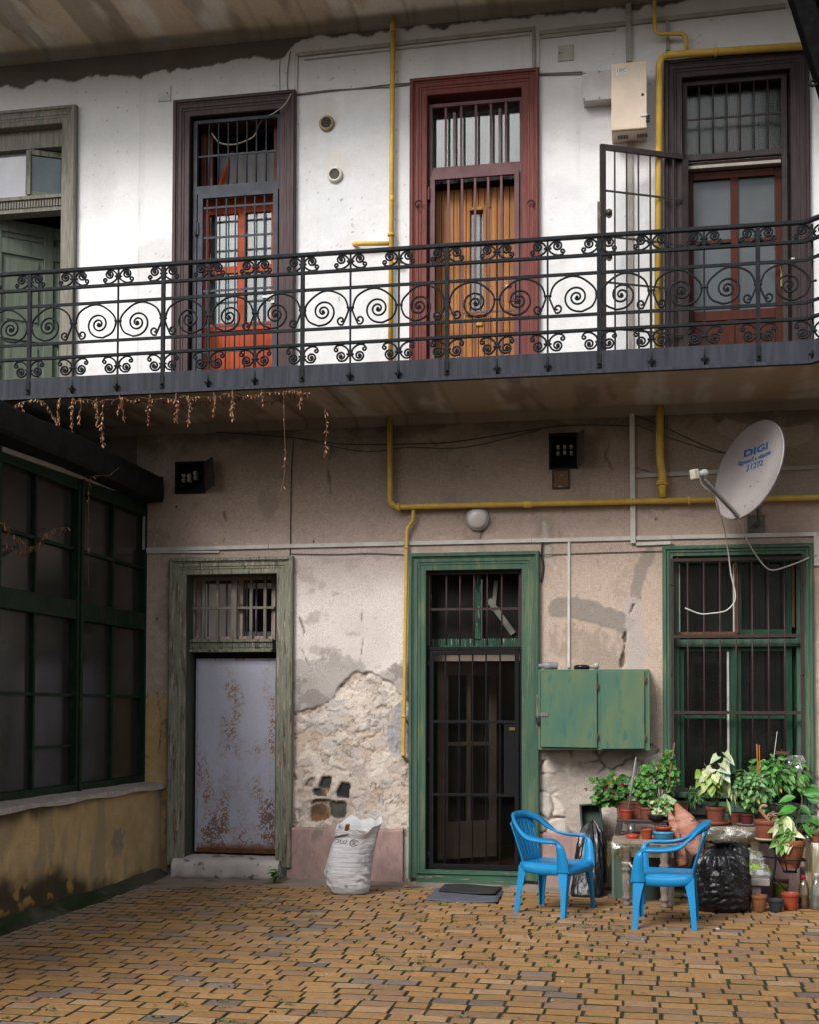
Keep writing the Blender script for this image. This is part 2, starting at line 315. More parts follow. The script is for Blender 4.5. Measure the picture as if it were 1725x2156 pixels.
# ---------------------------------------------------------------- ground
def flat(name, mat, x0, x1, y0, y1, z, kind='structure'):
    m = MB(); m.add([(x0,y0,z),(x1,y0,z),(x1,y1,z),(x0,y1,z)], [(0,1,2,3)]); return tag(m.build(name, mat), kind=kind)
flat('ground', joint_m, -60, 60, -70, 8, -.001)
def paving():
    m = MB(); row = 0; y = -.02; px, py = .1955, .128
    while y > -9.2:
        off = (row % 2)*px*.5 + U(-.012, .012); x = -4.6+off
        while x < 4.2:
            w_ = px-.019+U(-.007, .005); d_ = py-.022+U(-.006, .005)
            if R() < .035: w_ *= .55
            cx, cy = x+w_/2, y-d_/2; wet = float(sst(-1.6, .8, cx)*sst(-1.2, -2.2, cy))
            n = float(fbm(cx, cy, .7, 3, 4))
            z = .0065+U(-.0015, .0025)+.005*(n-.5); tx, ty = U(-.008, .008), U(-.008, .008)
            k = U(.84, 1.12)*(.86+.28*n); q = R()
            c = [.315*k, .175*k, .069*k]
            if q < .035+.06*(cx < -1.5): g = U(.13, .18)*k; c = [g*1.2, g*.92, g*.74]
            elif q < .28: c = [.26*k, .155*k, .085*k]
            elif q < .36: c = [.34*k, .21*k, .11*k]
            dst = float(sst(-.85+.35*n, -.25+.3*n, cy + .25*max(0, -3-cx)*0)); dst = max(dst, .9*float(sst(.55, .15, cx+4.29-.0*cy)))
            dst *= .85
            dc = (.25, .2, .155); c = [a*(1-dst)+b*dst for a, b in zip(c, dc)]
            c = [a*(1-.12*wet) for a in c]
            m.c = tuple(c); hb = .02; ch = .0035
            def ring(i, zz):
                j = lambda: U(-.002, .002)
                return [(x+i+j(), y-d_+i+j(), zz-tx*w_-ty*-d_/2), (x+w_-i+j(), y-d_+i+j(), zz+tx*w_/2), (x+w_-i+j(), y-i+j(), zz+tx*w_/2), (x+i+j(), y-i+j(), zz-tx*w_/2)]
            v = ring(0, z-hb) + ring(0, z-ch) + ring(ch, z)
            if cx < -4.27 : x += px; continue
            q4 = lambda a: (a, a+1 if a % 4 < 3 else a-3, a+5 if a % 4 < 3 else a+1, a+4)
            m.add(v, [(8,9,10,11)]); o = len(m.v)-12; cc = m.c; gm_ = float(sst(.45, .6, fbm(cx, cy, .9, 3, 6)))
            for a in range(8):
                m.c = tuple(x_*.72 for x_ in cc) if a > 3 else (.030-.006*gm_, .026+.018*gm_, .019-.009*gm_); m.f.append(tuple(o+i for i in q4(a))); m.sm.append(False); m.mi.append(0); m.fc.append(m.c)  # side faces take the shade-darkened joint colour, greener where mossy
            x += w_+U(.009, .020)
        y -= py+U(-.004, .004); row += 1
    m.c = None
    return tag(m.build('paving', brick_m), kind='structure')
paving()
# dusty mortar apron along the house wall, and the mossy fillet along the veranda
def apron():
    xs = np.linspace(-4.35, 3, 260); ys = np.linspace(-1.05, .02, 46); X, Y = np.meshgrid(xs, ys)
    n = fbm(X, Y, 1.6, 4, 8); n2 = fbm(X, Y, 9, 4, 2); edge = -.26-.34*(n-.3)-.30*sst(-2.9, -4.2, X)-.1*sst(-.9, .1, X)
    Z = -.012+.026*sst(edge-.22, edge+.12, Y+.14*(n2-.5)) + .006*(n2-.5)+.012*sst(-.12, 0, Y)
    C = np.zeros(X.shape+(3,)); C[:] = (.25,.205,.165); C *= (.7+.55*n2)[..., None]; C = mixc(C, (.12,.1,.075), sst(.58, .7, fbm(X, Y, 4, 4, 12)))
    tag(gridmesh('pavement', plaster_old, np.stack([X, Y, Z], -1), C), kind='structure')
apron()
def fillet():
    ys = np.linspace(-7, .01, 220); t = np.linspace(0, 1, 14); Tt, Y = np.meshgrid(t, ys)
    n = fbm(Y, Tt, 3, 4, 5); wd = .17+.09*(n-.5); X = -4.30+Tt*wd; Z = .075*(1-Tt)**1.6*(.7+.7*n)-.012*Tt+.012*fbm(X, Y, 25, 3, 6)
    C = np.zeros(X.shape+(3,)); C[:] = (.07,.062,.045); C = mixc(C, (.022,.034,.012), sst(.35, .6, fbm(X, Y, 5, 4, 9))*sst(-.5, -1.4, Y)); C *= (.6+.8*n)[..., None]
    tag(gridmesh('ground_fillet', plaster_old, np.stack([X, Y, Z], -1), C), kind='structure')
fillet()

# ---------------------------------------------------------------- the house: walls
house = thing('apartment_house', 'old two-storey courtyard house with white upper wall and peeling brownish pink lower wall', 'house', (0,0,0))
CX = [(-4.22,-3.07), (-2.02,-.888), (.17,1.352)]        # casings, three columns
UZ1, UZ0 = 7.045, 4.2; LZ1 = 2.86
W0X = (-6.32, -5.168)
def inset(r, d=.05): return (r[0]+d, r[1]-d)
uh = [(*inset(c), 4.1, UZ1-.06) for c in CX] + [(*inset(W0X), 4.1, UZ1-.01)]
def upper(X, Z):
    n = fbm(X, Z, 1.1, 5, 1); n2 = fbm(X, Z, 7, 4, 2); n3 = vn(X*70, Z*70, 3)
    C = np.zeros(X.shape+(3,)); C[:] = (.66,.66,.668); C *= (.92+.16*n)[..., None]*(.94+.12*n2)[..., None]*(.97+.06*vn(X*85, Z*85, 9))[..., None]
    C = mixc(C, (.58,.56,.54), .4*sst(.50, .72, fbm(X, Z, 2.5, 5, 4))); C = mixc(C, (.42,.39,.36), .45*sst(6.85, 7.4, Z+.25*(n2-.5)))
    C = mixc(C, (.22,.19,.17), .75*sst(.93, .97, n3)*sst(.42, .6, fbm(X, Z, 3, 3, 7)))
    C = mixc(C, (.78,.77,.76), sst(.62, .70, fbm(X, Z, .9, 4, 33))*sst(6.9, 6.2, Z))
    str_ = fbm(X*9, Z*.6, 1, 4, 13); C = mixc(C, (.45,.43,.40), .16*sst(.56, .72, str_))
    zb = np.interp(X, [-6.5,-5.24,-4.54,-3.85,-3.18,-3.1,-2.9], [7.33,7.37,7.33,7.38,7.41,7.47,7.52])
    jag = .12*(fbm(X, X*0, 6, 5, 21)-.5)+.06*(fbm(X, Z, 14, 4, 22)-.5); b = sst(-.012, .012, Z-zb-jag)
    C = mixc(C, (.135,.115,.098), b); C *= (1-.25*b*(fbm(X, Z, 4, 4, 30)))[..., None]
    for x0, zc in ((-2.78,6.83), (-2.7,6.34)):
        d = np.hypot(X-x0, Z-zc)+.05*(n2-.5); C = mixc(C, (.62,.57,.5), .55*sst(.16, .1, d))
    crack = abs(X+4.56+.02*(fbm(X*0, Z, 3, 3, 3)-.5)); C = mixc(C, (.45,.44,.42), .6*sst(.008, .0, crack)*(Z < 7.3))
    # dirt along jambs
    Y = -.006*(n2-.5)-.004*fbm(X, Z, 25, 3, 5)+.006*b
    return Y, C
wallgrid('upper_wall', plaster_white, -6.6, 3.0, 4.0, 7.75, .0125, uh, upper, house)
lh = [(*inset(CX[0]), -.1, LZ1-.05), (*inset(CX[1]), -.1, LZ1-.05), (*inset(CX[2]), .72, LZ1-.03)]
EB = [rect(372, 975, 430, 1037), rect(1160, 915, 1215, 985)]; lh += [tuple(e) for e in EB]
def blobm(X, Z, pts, wd, rough_=.05, seed=0):       # soft-edged stroke along a polyline (world x,z)
    d = np.full(X.shape, 9.)
    for (ax, az), (bx, bz) in zip(pts[:-1], pts[1:]):
        t = np.clip(((X-ax)*(bx-ax)+(Z-az)*(bz-az))/((bx-ax)**2+(bz-az)**2+1e-9), 0, 1)
        d = np.minimum(d, np.hypot(X-ax-t*(bx-ax), Z-az-t*(bz-az)))
    return sst(wd+.006, wd-.006, d+rough_*(fbm(X, Z, 9, 5, 40+seed)-.5))
def pz(*pp): return [(float(at(a, b)[0]), float(at(a, b)[2])) for a, b in pp]
def lower(X, Z):
    n = fbm(X, Z, 1.2, 5, 11); n2 = fbm(X, Z, 7, 4, 12); n3 = vn(X*90, Z*90, 13); hi = fbm(X, Z, 28, 3, 14)
    C = np.zeros(X.shape+(3,)); C[:] = (.45,.352,.285); C *= (.82+.36*n)[..., None]
    pk = sst(2.7, 2.95, Z)*sst(3.35, 3.05, Z); C = mixc(C, (.41,.31,.27), .5*pk)
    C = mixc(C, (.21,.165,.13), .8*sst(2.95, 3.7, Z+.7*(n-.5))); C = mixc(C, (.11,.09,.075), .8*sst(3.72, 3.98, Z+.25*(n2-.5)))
    C = mixc(C, (.33,.27,.215), .4*sst(.54, .70, fbm(X, Z, 3.2, 6, 15, .62))); C = mixc(C, (.19,.155,.125), .4*sst(.60, .68, fbm(X*1.6, Z*.9, 2.2, 7, 16, .65)))
    C *= (1+.22*(n3-.5))[..., None]
    Y = -.005*(n2-.5)-.003*hi
    # --- bay between the two doors
    A = ((X > -3.12) & (X < -1.95)).astype(float); top = sst(2.99, 2.90, Z+.02*(n2-.5))
    pw = A*top; Cw = np.zeros_like(C); Cw[:] = (.68,.62,.58); Cw *= (.84+.3*fbm(X, Z, 3, 5, 17))[..., None]
    Cw = mixc(Cw, (.42,.33,.30), sst(2.45, 2.85, Z+.35*(n-.5))*.75); Cw = mixc(Cw, (.36,.30,.27), .6*sst(.58, .68, fbm(X*1, Z*1.4, 5, 5, 18)))
    C = C*(1-pw[..., None])+Cw*pw[..., None]
    gz = 1.93+.32*(fbm(X, Z*0, 2.6, 4, 19)-.5)+.6*(fbm(X, Z, 4, 7, 20, .62)-.5); gp = A*sst(.02, -.02, Z-gz); C = mixc(C, (.38,.345,.32), .8*gp)
    C = mixc(C, (.25,.22,.205), .7*A*sst(.58, .61, fbm(X, Z, 4.5, 7, 44, .62))*sst(2.15, 1.9, Z))
    ed = np.interp(X, [-3.15,-2.95,-2.75,-2.5,-2.3,-2.15,-1.95], [1.47,1.52,1.60,1.86,1.82,1.68,1.55])+.14*(fbm(X, Z, 7, 5, 23)-.5)
    wx = X+.08*(fbm(X, Z, 4, 3, 24)-.5)+.03*(fbm(X, Z, 14, 3, 26)-.5); wz = Z+.08*(fbm(X, Z, 4, 3, 25)-.5)+.03*(fbm(X, Z, 14, 3, 27)-.5)
    def rubble(sc, seed):
        f1, f2, cid = vor(wx, wz*1.15, sc, seed); g = f2-f1; return g, cid
    g2, cid2 = rubble(9, 5)
    P = A*sst(.006, -.006, Z-ed)*(Z > .4)
    Cp = np.zeros_like(C); Cp[:] = (.58,.485,.42); Cp *= (.84+.32*n2)[..., None]; rel = .012*(fbm(X, Z, 4, 5, 35)-.5)+.004*(hi-.5)
    for j, (sc_, t_, hgt_, cc) in enumerate([(2.1,.52,.010,(.50,.43,.38)),(2.7,.55,-.010,(.36,.29,.24)),(3.3,.55,.008,(.40,.37,.355)),(4.1,.57,-.008,(.44,.34,.265)),(3.6,.58,.010,(.54,.47,.41)),(5.6,.58,-.008,(.33,.275,.235)),(4.8,.60,.008,(.42,.39,.375)),(7.,.60,-.007,(.47,.37,.29)),(6.2,.60,.007,(.58,.52,.46))]):
        fj = fbm(wx, wz*1.15, sc_, 5, 300+j*7, .55); mj = sst(t_-.006, t_+.006, fj); Cp = mixc(Cp, np.array(cc)*1.22, .58*mj); rel = rel+.5*hgt_*mj
        on = sst(.44, .54, fbm(X, Z, 3.4, 3, 340+j)); ej = sst(.016, .003, abs(fj-t_+.004*np.sign(hgt_)))*on; Cp = mixc(Cp, (.19,.15,.12), .68*ej); rel = rel-.003*ej
    rid = sst(.012, .003, abs(fbm(wx, wz, 2.2, 6, 34)-.5))*sst(.45, .55, fbm(X, Z, 1.7, 3, 31)); Cp = mixc(Cp, (.16,.125,.10), .7*rid); rel = rel-.014*rid
    ck2 = sst(.05, .01, g2)*sst(.55, .66, fbm(X, Z, 3, 3, 32)); Cp = mixc(Cp, (.24,.19,.155), .45*ck2); rel = rel-.01*ck2
    # bare dark stones low in the bay
    for k, (a, b, hw, hh, cc) in enumerate([(682,1652,11,17,(.06,.055,.05)),(721,1663,14,18,(.035,.034,.036)),(671,1668,14,8,(.06,.055,.055)),(676,1690,24,8,(.12,.095,.08)),(672,1712,22,17,(.12,.075,.045)),(714,1703,21,19,(.085,.075,.065)),(648,1648,8,10,(.3,.27,.25))]):
        x0, z0 = pz((a, b))[0]; sx, sz = hw*.0040, hh*.0040
        q = ((abs(wx*.7+X*.3-x0+.2*(Z-z0)*(k % 3-1))/sx)**4+(abs(wz*.7+Z*.3-z0)/sz)**4)**.25; mk = sst(1.06, .97, q+.7*(fbm(X, Z, 11, 4, 80+k)-.5)); lip = sst(1.5, 1.1, q)*(1-mk)
        sc_ = np.zeros_like(C); sc_[:] = cc; sc_ *= (.6+.9*fbm(X, Z, 16, 4, 50+k))[..., None]; sc_ = mixc(sc_, (.28,.15,.07), .6*sst(.6, .7, fbm(X, Z, 9, 3, 60+k))); Cp = Cp*(1-mk[..., None])+sc_*mk[..., None]; rel = rel*(1-mk)-.018*mk
        Cp = mixc(Cp, (.5,.42,.34), .5*lip)
    C = C*(1-P[..., None])+Cp*P[..., None]; Y = Y*(1-P)+P*(.020-rel)
    x0, z0 = pz((838,1545))[0]; C = mixc(C, (.30,.30,.33), .8*A*sst(.20, .14, np.hypot((X-x0)*1.5, (Z-z0)*.8)+.12*(n2-.5)))
    # --- strip left of the lilac door: ochre below, a pale patch above it
    B = (X < -4.05).astype(float); oz = 1.62+.2*(n-.5)+.15*(n2-.5); o = B*sst(.02, -.02, Z-oz)
    Co = np.zeros_like(C); Co[:] = (.47,.33,.155); Co *= (.75+.5*n2)[..., None]; Co = mixc(Co, (.20,.17,.14), .8*sst(.60, .68, fbm(X, Z, 6, 4, 36)))
    C = C*(1-o[..., None])+Co*o[..., None]
    st_ = B*sst(1.6, 1.66, Z)*sst(2.25, 2.0, Z+.2*(n2-.5)); C = mixc(C, (.42,.34,.29), .6*st_); Y = Y+st_*.02*(fbm(X, Z, 13, 4, 37)-.5)
    # --- bay right of the green door: cement repairs and the plaster crack
    m1 = blobm(X, Z, pz((1172,1280),(1240,1282),(1312,1308)), .085, .07, 1); C = mixc(C, (.235,.21,.185), .85*m1); Y = Y-.004*m1
    m2 = blobm(X, Z, pz((1372,1162),(1348,1200),(1340,1260)), .045, .05, 2); C = mixc(C, (.22,.195,.175), .7*m2)
    m3 = blobm(X, Z, pz((1336,1275),(1336,1310),(1345,1370),(1340,1402)), .075, .08, 3); C = mixc(C, (.43,.37,.34), .9*m3)
    c1 = blobm(X, Z, pz((1334,1275),(1318,1318),(1316,1360),(1308,1402)), .004, .075, 4); C = mixc(C, (.09,.07,.055), .9*c1); Y = Y+.025*c1
    m4 = blobm(X, Z, pz((1146,1100),(1152,1165),(1168,1192)), .03, .06, 5); C = mixc(C, (.44,.38,.34), .8*m4); Y = Y+.012*m4
    for pts, wd, s_ in (([(1430,1085),(1475,1080),(1500,1072)],.02,6), ([(1350,1070),(1372,1085)],.03,7), ([(1530,900),(1610,925),(1690,915)],.09,8), ([(1140,870),(1250,868)],.05,9), ([(1400,1070),(1440,1050)],.02,10)):
        mm = blobm(X, Z, pz(*pts), wd, .09, s_); C = mixc(C, (.34,.28,.235), .65*mm); Y = Y+.005*mm
    # --- exposed rubble under the cabinet and right of the window
    ez = np.interp(X, [-.95,-.6,-.2,.1,.3], [1.32,1.30,1.28,1.2,.9])+.1*(n2-.5)
    E_ = ((X > -.95) & (X < .2)).astype(float)*sst(.01, -.01, Z-ez)*(Z > .38); E2 = ((X > 1.33)).astype(float)*sst(.02, -.02, Z-.95-.2*(n-.5)); E_ = np.clip(E_+E2, 0, 1)
    wx = wx+.05*(fbm(X, Z, 6, 4, 46)-.5); wz = wz+.05*(fbm(X, Z, 6, 4, 47)-.5); g, cid = rubble(5.6, 9); Ce = np.zeros_like(C); Ce[:] = (.58,.51,.45); Ce *= (.76+.34*cid)[..., None]*(.8+.4*n2)[..., None]
    sm = sst(.56, .68, fbm(X, Z, 2.2, 4, 39)); ck = sst(.085, .02, g)*(1-.9*sm)*sst(.30, .46, fbm(X, Z, 4, 3, 48)); Ce = mixc(Ce, (.24,.195,.155), .6*ck); Ce = mixc(Ce, (.33,.28,.24), .6*sm); Ce = mixc(Ce, (.11,.095,.08), .75*sst(1.06, 1.25, Z+.15*(n2-.5)))
    C = C*(1-E_[..., None])+Ce*E_[..., None]; Y = Y*(1-E_)+E_*(.02-.016*sst(0, .25, g)*(1-sm)+.03*ck*(1-sm)-.02*(fbm(X, Z, 6, 4, 41)-.5)-.01*(hi-.5))
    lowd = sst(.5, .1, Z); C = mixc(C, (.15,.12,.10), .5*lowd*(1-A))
    for pts, wd, s_ in (([(1016,1075),(1024,1095),(1017,1118),(1012,1135)],.004,70),([(630,1300),(640,1330),(632,1362),(650,1400)],.004,71),([(760,1290),(765,1340),(758,1390)],.004,72),([(700,930),(690,980),(696,1040)],.005,73),([(1290,920),(1275,960),(1290,990)],.006,74),([(330,1460),(340,1520),(332,1590)],.005,75),([(1260,1180),(1268,1230),(1255,1262)],.003,76),([(905,925),(930,945),(925,985)],.004,77),([(470,1080),(478,1110),(470,1140)],.003,78)):
        cm = blobm(X, Z, pz(*pts), wd, .05, s_); C = mixc(C, (.11,.085,.065), .75*cm); Y = Y+.008*cm
    hole = np.minimum.reduce([np.hypot(X-a, Z-b) for a, b in pz((330,1302),(372,1067),(1382,1093),(660,1140),(985,1143))]); C = mixc(C, (.02,.018,.015), sst(.013, .008, hole))
    return Y, C
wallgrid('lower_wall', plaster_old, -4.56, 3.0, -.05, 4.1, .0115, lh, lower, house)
m = MB(); m.box(-7.5, -4.555, .004, .2, 3.0, 4.1); m.build('wall_end', M('sooty_plaster', (.12,.10,.085), (.08,.068,.058), s=3, rough=.95, bump=.2), house)
def plinth(x0, x1, label):
    xs = np.linspace(x0, x1, int((x1-x0)/.015)+2); prof = [(.02,.47),(-.034,.462),(-.04,.45),(-.04,.36),(-.041,.27),(-.04,.18),(-.041,.1),(-.04,-.02)]
    G = [[(x, y+.006*(float(fbm(x, z, 6, 3, 70))-.5), z+.02*(float(fbm(x, z, 5, 3, 71))-.5)*(z > .4)) for x in xs] for y, z in prof]
    m = MB(); m.sheet(G, smooth=False); m.poly([(.02,-.02),(-.04,-.02),(-.04,.455),(.02,.465)], 'yz', x0, x0+.002); m.poly([(.02,-.02),(-.04,-.02),(-.04,.455),(.02,.465)], 'yz', x1-.002, x1); m.build('plinth', pink_paint, house, label)
plinth(-3.1, -2.075, 'dull pink plinth with a pale dusty ledge'); plinth(-.86, 2.6, None)

# ---------------------------------------------------------------- galleries
def soffit(name, x0, x1, y0, z, parent, seed, dark=1.):
    xs = np.linspace(x0, x1, int((x1-x0)/.03)); ys = np.linspace(y0, .02, 50); X, Y = np.meshgrid(xs, ys)
    st = fbm(X*3.4, Y*.35, 1, 5, seed); b = (X*2.2) % 1; pl = _T[(np.floor(X*2.2).astype(int)) & 511, seed]
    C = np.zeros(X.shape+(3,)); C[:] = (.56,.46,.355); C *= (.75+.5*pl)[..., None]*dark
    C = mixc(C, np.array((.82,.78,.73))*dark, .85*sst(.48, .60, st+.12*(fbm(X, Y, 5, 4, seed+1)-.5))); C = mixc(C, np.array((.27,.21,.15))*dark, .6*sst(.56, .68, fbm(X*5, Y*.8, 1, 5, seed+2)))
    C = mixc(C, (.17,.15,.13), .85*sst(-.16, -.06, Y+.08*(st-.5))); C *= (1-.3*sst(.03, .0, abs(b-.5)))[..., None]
    Z = z+.006*(fbm(X, Y, 8, 3, seed+3)-.5)-.07*sst(-.12, 0, Y)**2
    return gridmesh(name, concrete, np.stack([X, Y, Z], -1), C, None, parent)
conc_plain = M('gallery_concrete', (.2,.175,.15), (.15,.13,.11), s=4, rough=.9, bump=.15)
tg = thing('top_gallery', 'stained concrete underside of the top floor gallery above the white wall', 'gallery', (-2,-.6,7.65))
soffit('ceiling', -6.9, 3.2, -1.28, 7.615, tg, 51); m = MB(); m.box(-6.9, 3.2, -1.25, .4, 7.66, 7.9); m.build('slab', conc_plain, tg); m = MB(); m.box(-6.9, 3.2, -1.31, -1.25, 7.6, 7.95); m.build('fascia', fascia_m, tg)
BY = -1.2; BZ0, BZ1 = 4.048, 4.225
gal = thing('gallery', 'concrete access gallery across the house with blackish steel fascia and scrolled iron railing', 'gallery', (-2,-.6,4.05))
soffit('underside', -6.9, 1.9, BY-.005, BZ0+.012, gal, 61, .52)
m = MB(); m.poly([(-6.9,.0),(2.6,.0),(2.6,-1.8),(1.8,-1.78),(1.2,-1.19),(-6.9,-1.19)], 'xy', BZ0+.03, BZ1-.03); m.build('slab', conc_plain, gal)
m = MB()
for a, b in (((-6.9,BY),(1.2,BY)), ((1.2,BY),(1.8,BY-.6))):
    d = Vector((b[0]-a[0], b[1]-a[1], 0)).normalized(); nrm = Vector((d.y, -d.x, 0))*.012
    for k in range(8):
        p = Vector((a[0],a[1],0)).lerp(Vector((b[0],b[1],0)), k/8); q = Vector((a[0],a[1],0)).lerp(Vector((b[0],b[1],0)), (k+1)/8)
        m.obox(p+Vector((0,0,(BZ0+BZ1)/2)), q+Vector((0,0,(BZ0+BZ1)/2)), .022, BZ1-BZ0)
    m.obox(Vector((*a,BZ0+.012))+nrm*1.9, Vector((*b,BZ0+.012))+nrm*1.9, .03, .024)
m.build('fascia', fascia_m, gal)
# railing
ZR = {'top': at(945,511,BY)[2]}; ZT = 5.105; span = ZT-BZ1
lv = lambda k: ZT-span*k
RZ = [ZT, lv(.161), lv(.318), lv(.678), lv(.815)]
CORN = 1.17
def rail(m, z, w_, h_, y=BY):
    m.obox((-6.9,y,z), (CORN,y,z), w_, h_); m.obox((CORN-.004,y,z), (CORN+.5,y-.5,z), w_, h_)
m = MB(); rail(m, RZ[0], .042, .022); rail(m, RZ[0]+.014, .03, .012)
rl = m.build('railing', black_iron, gal, bevel=.004)
for z, w_, h_ in ((RZ[1],.03,.024), (RZ[2],.014,.026), (RZ[3],.014,.026), (RZ[4],.03,.024)):
    m = MB(); rail(m, z, w_, h_); m.build('rail', black_iron, rl, bevel=.003)
def spiral(c, r0, r1, a0, a1, n, sx=1, pw=1.):
    out = []
    for i in range(n+1):
        t = i/n; r = r0+(r1-r0)*t**pw; a = a0+(a1-a0)*t; out.append((c[0]+sx*r*math.cos(a), 0, c[1]+r*math.sin(a)))
    return out
def flatbar(m, pts, w_=.016, d_=.014): m.tube(pts, w_*.5, 6, flat=1.0)
pitch = .389; x00 = -5.006-pitch*4
post_thick, post_thin = None, None
def S_scroll():                 # one panel volute, local x 0..pitch, z relative to its lower rail, small curl at the right
    H = RZ[2]-RZ[3]-.028; m = MB(); xm = pitch*.46; r = min(H/2, pitch*.44)
    pts = []
    small = spiral((pitch*.81, .045), .006, .036, -3.6*math.pi+math.pi*1.0, -math.pi*.5, 26)         # curl grows outwards
    # right limb rises, over the top, down the left, along the bottom and into the centre
    P = [(pitch*.81+.012, 0, .01), (pitch*.93, 0, .09), (pitch*.955, 0, H*.48), (pitch*.86, 0, H*.80), (pitch*.60, 0, H*.985), (pitch*.36, 0, H*.95), (pitch*.12, 0, H*.70), (pitch*.05, 0, H*.46), (pitch*.13, 0, H*.18), (pitch*.33, 0, .012)]
    mid = [tuple(p) for p in cat_rom(P, 5)]
    c = (pitch*.43, H*.43); a0 = math.atan2(.012-c[1], pitch*.33-c[0]); r0 = math.hypot(.012-c[1], pitch*.33-c[0])
    inn = spiral(c, r0, .012, a0, a0+2*math.pi*2.25, 70, 1, .62)
    flatbar(m, small[:-1]+mid[:-1]+inn, .0165); m.tube([(c[0],-.008,c[1]), (c[0],.008,c[1])], .013, 8)
    return m
def C_scroll(flip):      # small pair under the top rail (flip=1) or above the fascia (flip=-1); local x>0 right of post
    m = MB(); k = 1 if flip > 0 else -1; H = (RZ[0]-RZ[1] if flip > 0 else RZ[4]-BZ1)-.03
    big = spiral((.075, H*.22), .010, .040, math.pi*3.1, -math.pi*.05+math.pi, 34, 1)
    arcp = cat_rom([(.040, 0, H*.24), (.046, 0, H*.36), (.085, 0, H*.46)], 3)
    # stem hugging the post: from the big volute down the post and out to the little curl
    P = [(.105, 0, H*.30), (.085, 0, H*.47), (.045, 0, H*.46), (.016, 0, H*.20), (.014, 0, -.01), (.03, 0, -H*.28), (.07, 0, -H*.46), (.11, 0, -H*.42), (.128, 0, -H*.24)]
    stem = [tuple(p) for p in cat_rom(P, 4)]
    c = (.072, H*.20); a0 = math.atan2(P[0][2]-c[1], P[0][0]-c[0]); r0 = math.hypot(P[0][2]-c[1], P[0][0]-c[0])
    vol = spiral(c, .008, r0, a0-2*math.pi*1.5, a0, 34)   # ends at stem start
    vol = spiral(c, r0, .009, a0, a0-2*math.pi*1.35, 34)[::-1]
    c2 = (.112, -H*.20); a1 = math.atan2(P[-1][2]-c2[1], P[-1][0]-c2[0]); r1 = math.hypot(P[-1][2]-c2[1], P[-1][0]-c2[0])
    cur = spiral(c2, r1, .006, a1, a1+2*math.pi*.9, 16)
    pts = vol[:-1]+stem+cur[1:]; pts = [(x, y, z*k) for x, y, z in pts]
    m.tube(pts, .0082, 6); m.tube([(c[0],-.008,c[1]*k), (c[0],.008,c[1]*k)], .011, 8); return m
m = S_scroll(); s0 = m.build('volute', black_iron, rl)
ct = C_scroll(1).build('scroll', black_iron, rl); cb = C_scroll(-1).build('scroll', black_iron, rl)
def post_m(th):
    m = MB(); 
    if th: m.box(-.016,.016,-.013,.013,BZ1-.15,ZT-.012); m.box(-.018,.018,-.02,-.013,BZ1-.13,BZ1-.02); m.lathe([(.011,-.03),(.011,.0)], (0,-.012,BZ1-.10), 8, axis=(0,1,0)); m.lathe([(.02,0),(.02,.02)], (0,0,BZ1-.165), 8)
    else:
        m.box(-.0075,.0075,-.0075,.0075,BZ1-.05,ZT-.012); m.obox((0,-.004,BZ1-.02), (0,-.02,BZ1-.14), .016, .014); m.tube(arc((0,-.028,BZ1-.105), .022, -2.4, 2.2, 10, (.3,-.9,0), (0,0,1)), .0075, 6); m.obox((-.03,-.024,BZ1-.10), (.03,-.024,BZ1-.10), .01, .01)
    for z in ((RZ[0]+RZ[1])/2, (RZ[2]+RZ[3])/2, (RZ[4]+BZ1)/2-.01): m.box(-.03,.03,-.012,.012,z-.006,z+.006)
    return m
pa = post_m(True).build('post', black_iron, rl, bevel=.002); pb = post_m(False).build('post', black_iron, rl, bevel=.002)
flips = {0:0,1:1,2:0,3:1,4:0,5:1,6:0,7:1,8:0,9:0,10:0,11:1,12:0,13:1,14:0,15:1,16:0,17:1,18:0,19:1,20:1}
ztop, zbot = (RZ[0]+RZ[1])/2-.004, (RZ[4]+BZ1)/2+.003
first = {}
def inst(o, x, y, z, sx=1, rz=0):
    c = o if o.name not in first else o.copy()
    if o.name in first: COL.objects.link(c)
    first[o.name] = 1; c.location = (x, y, z); c.scale = (sx, 1, 1); c.rotation_euler = (0, 0, rz); return c
for k in range(21):
    x = x00+pitch*k
    if x < -5.85: continue
    thick = (k-4) % 3 == 0; rz = 0; y = BY
    if k == 20: rz = -rad(22)
    inst(pa if thick else pb, x, y, 0, 1, rz)
    for s in (-1, 1):
        inst(ct, x, y, ztop, s); inst(cb, x, y, zbot, s)
    if k < 20:
        R_curl = {4:1,5:0,6:1,7:0,8:1,9:1,10:1,11:0,12:1,13:0,14:1,15:0,16:1,17:0,18:1,19:0}.get(k, 0)
        inst(s0, x if R_curl else x+pitch, y, RZ[3]+.014, 1 if R_curl else -1)

# dark iron strut of the upper gallery, top right
br = thing('bracket', 'black iron strut slanting from the top right corner, with a curled hook', 'bracket', (1.5,-.8,7))
pA, pB = Vector(at(1668,-60,-.8)), Vector(at(1752,205,-.8)); m = MB(); m.obox(pA, pB, .15, .17, up=(0,1,0)); m.obox(pA+Vector((.2,.3,.1)), pB+Vector((.2,.3,.1)), .1, .35, up=(0,1,0)); m.build('beam', M('soot_black_iron', (.005,.005,.005), (.003,.003,.003), s=20, rough=.8, bump=.2, spec=.05), br, bevel=.006)
c = Vector(at(1712,174,-.8)); m = MB(); m.tube([Vector(at(1735,165,-.8)), Vector(at(1726,178,-.8))]+[c+Vector((.032*math.cos(a), 0, .032*math.sin(a)))*(1-.06*i) for i, a in enumerate(np.linspace(-.6, -5.4, 12))], .012, 8); m.build('hook', black_iron, br)

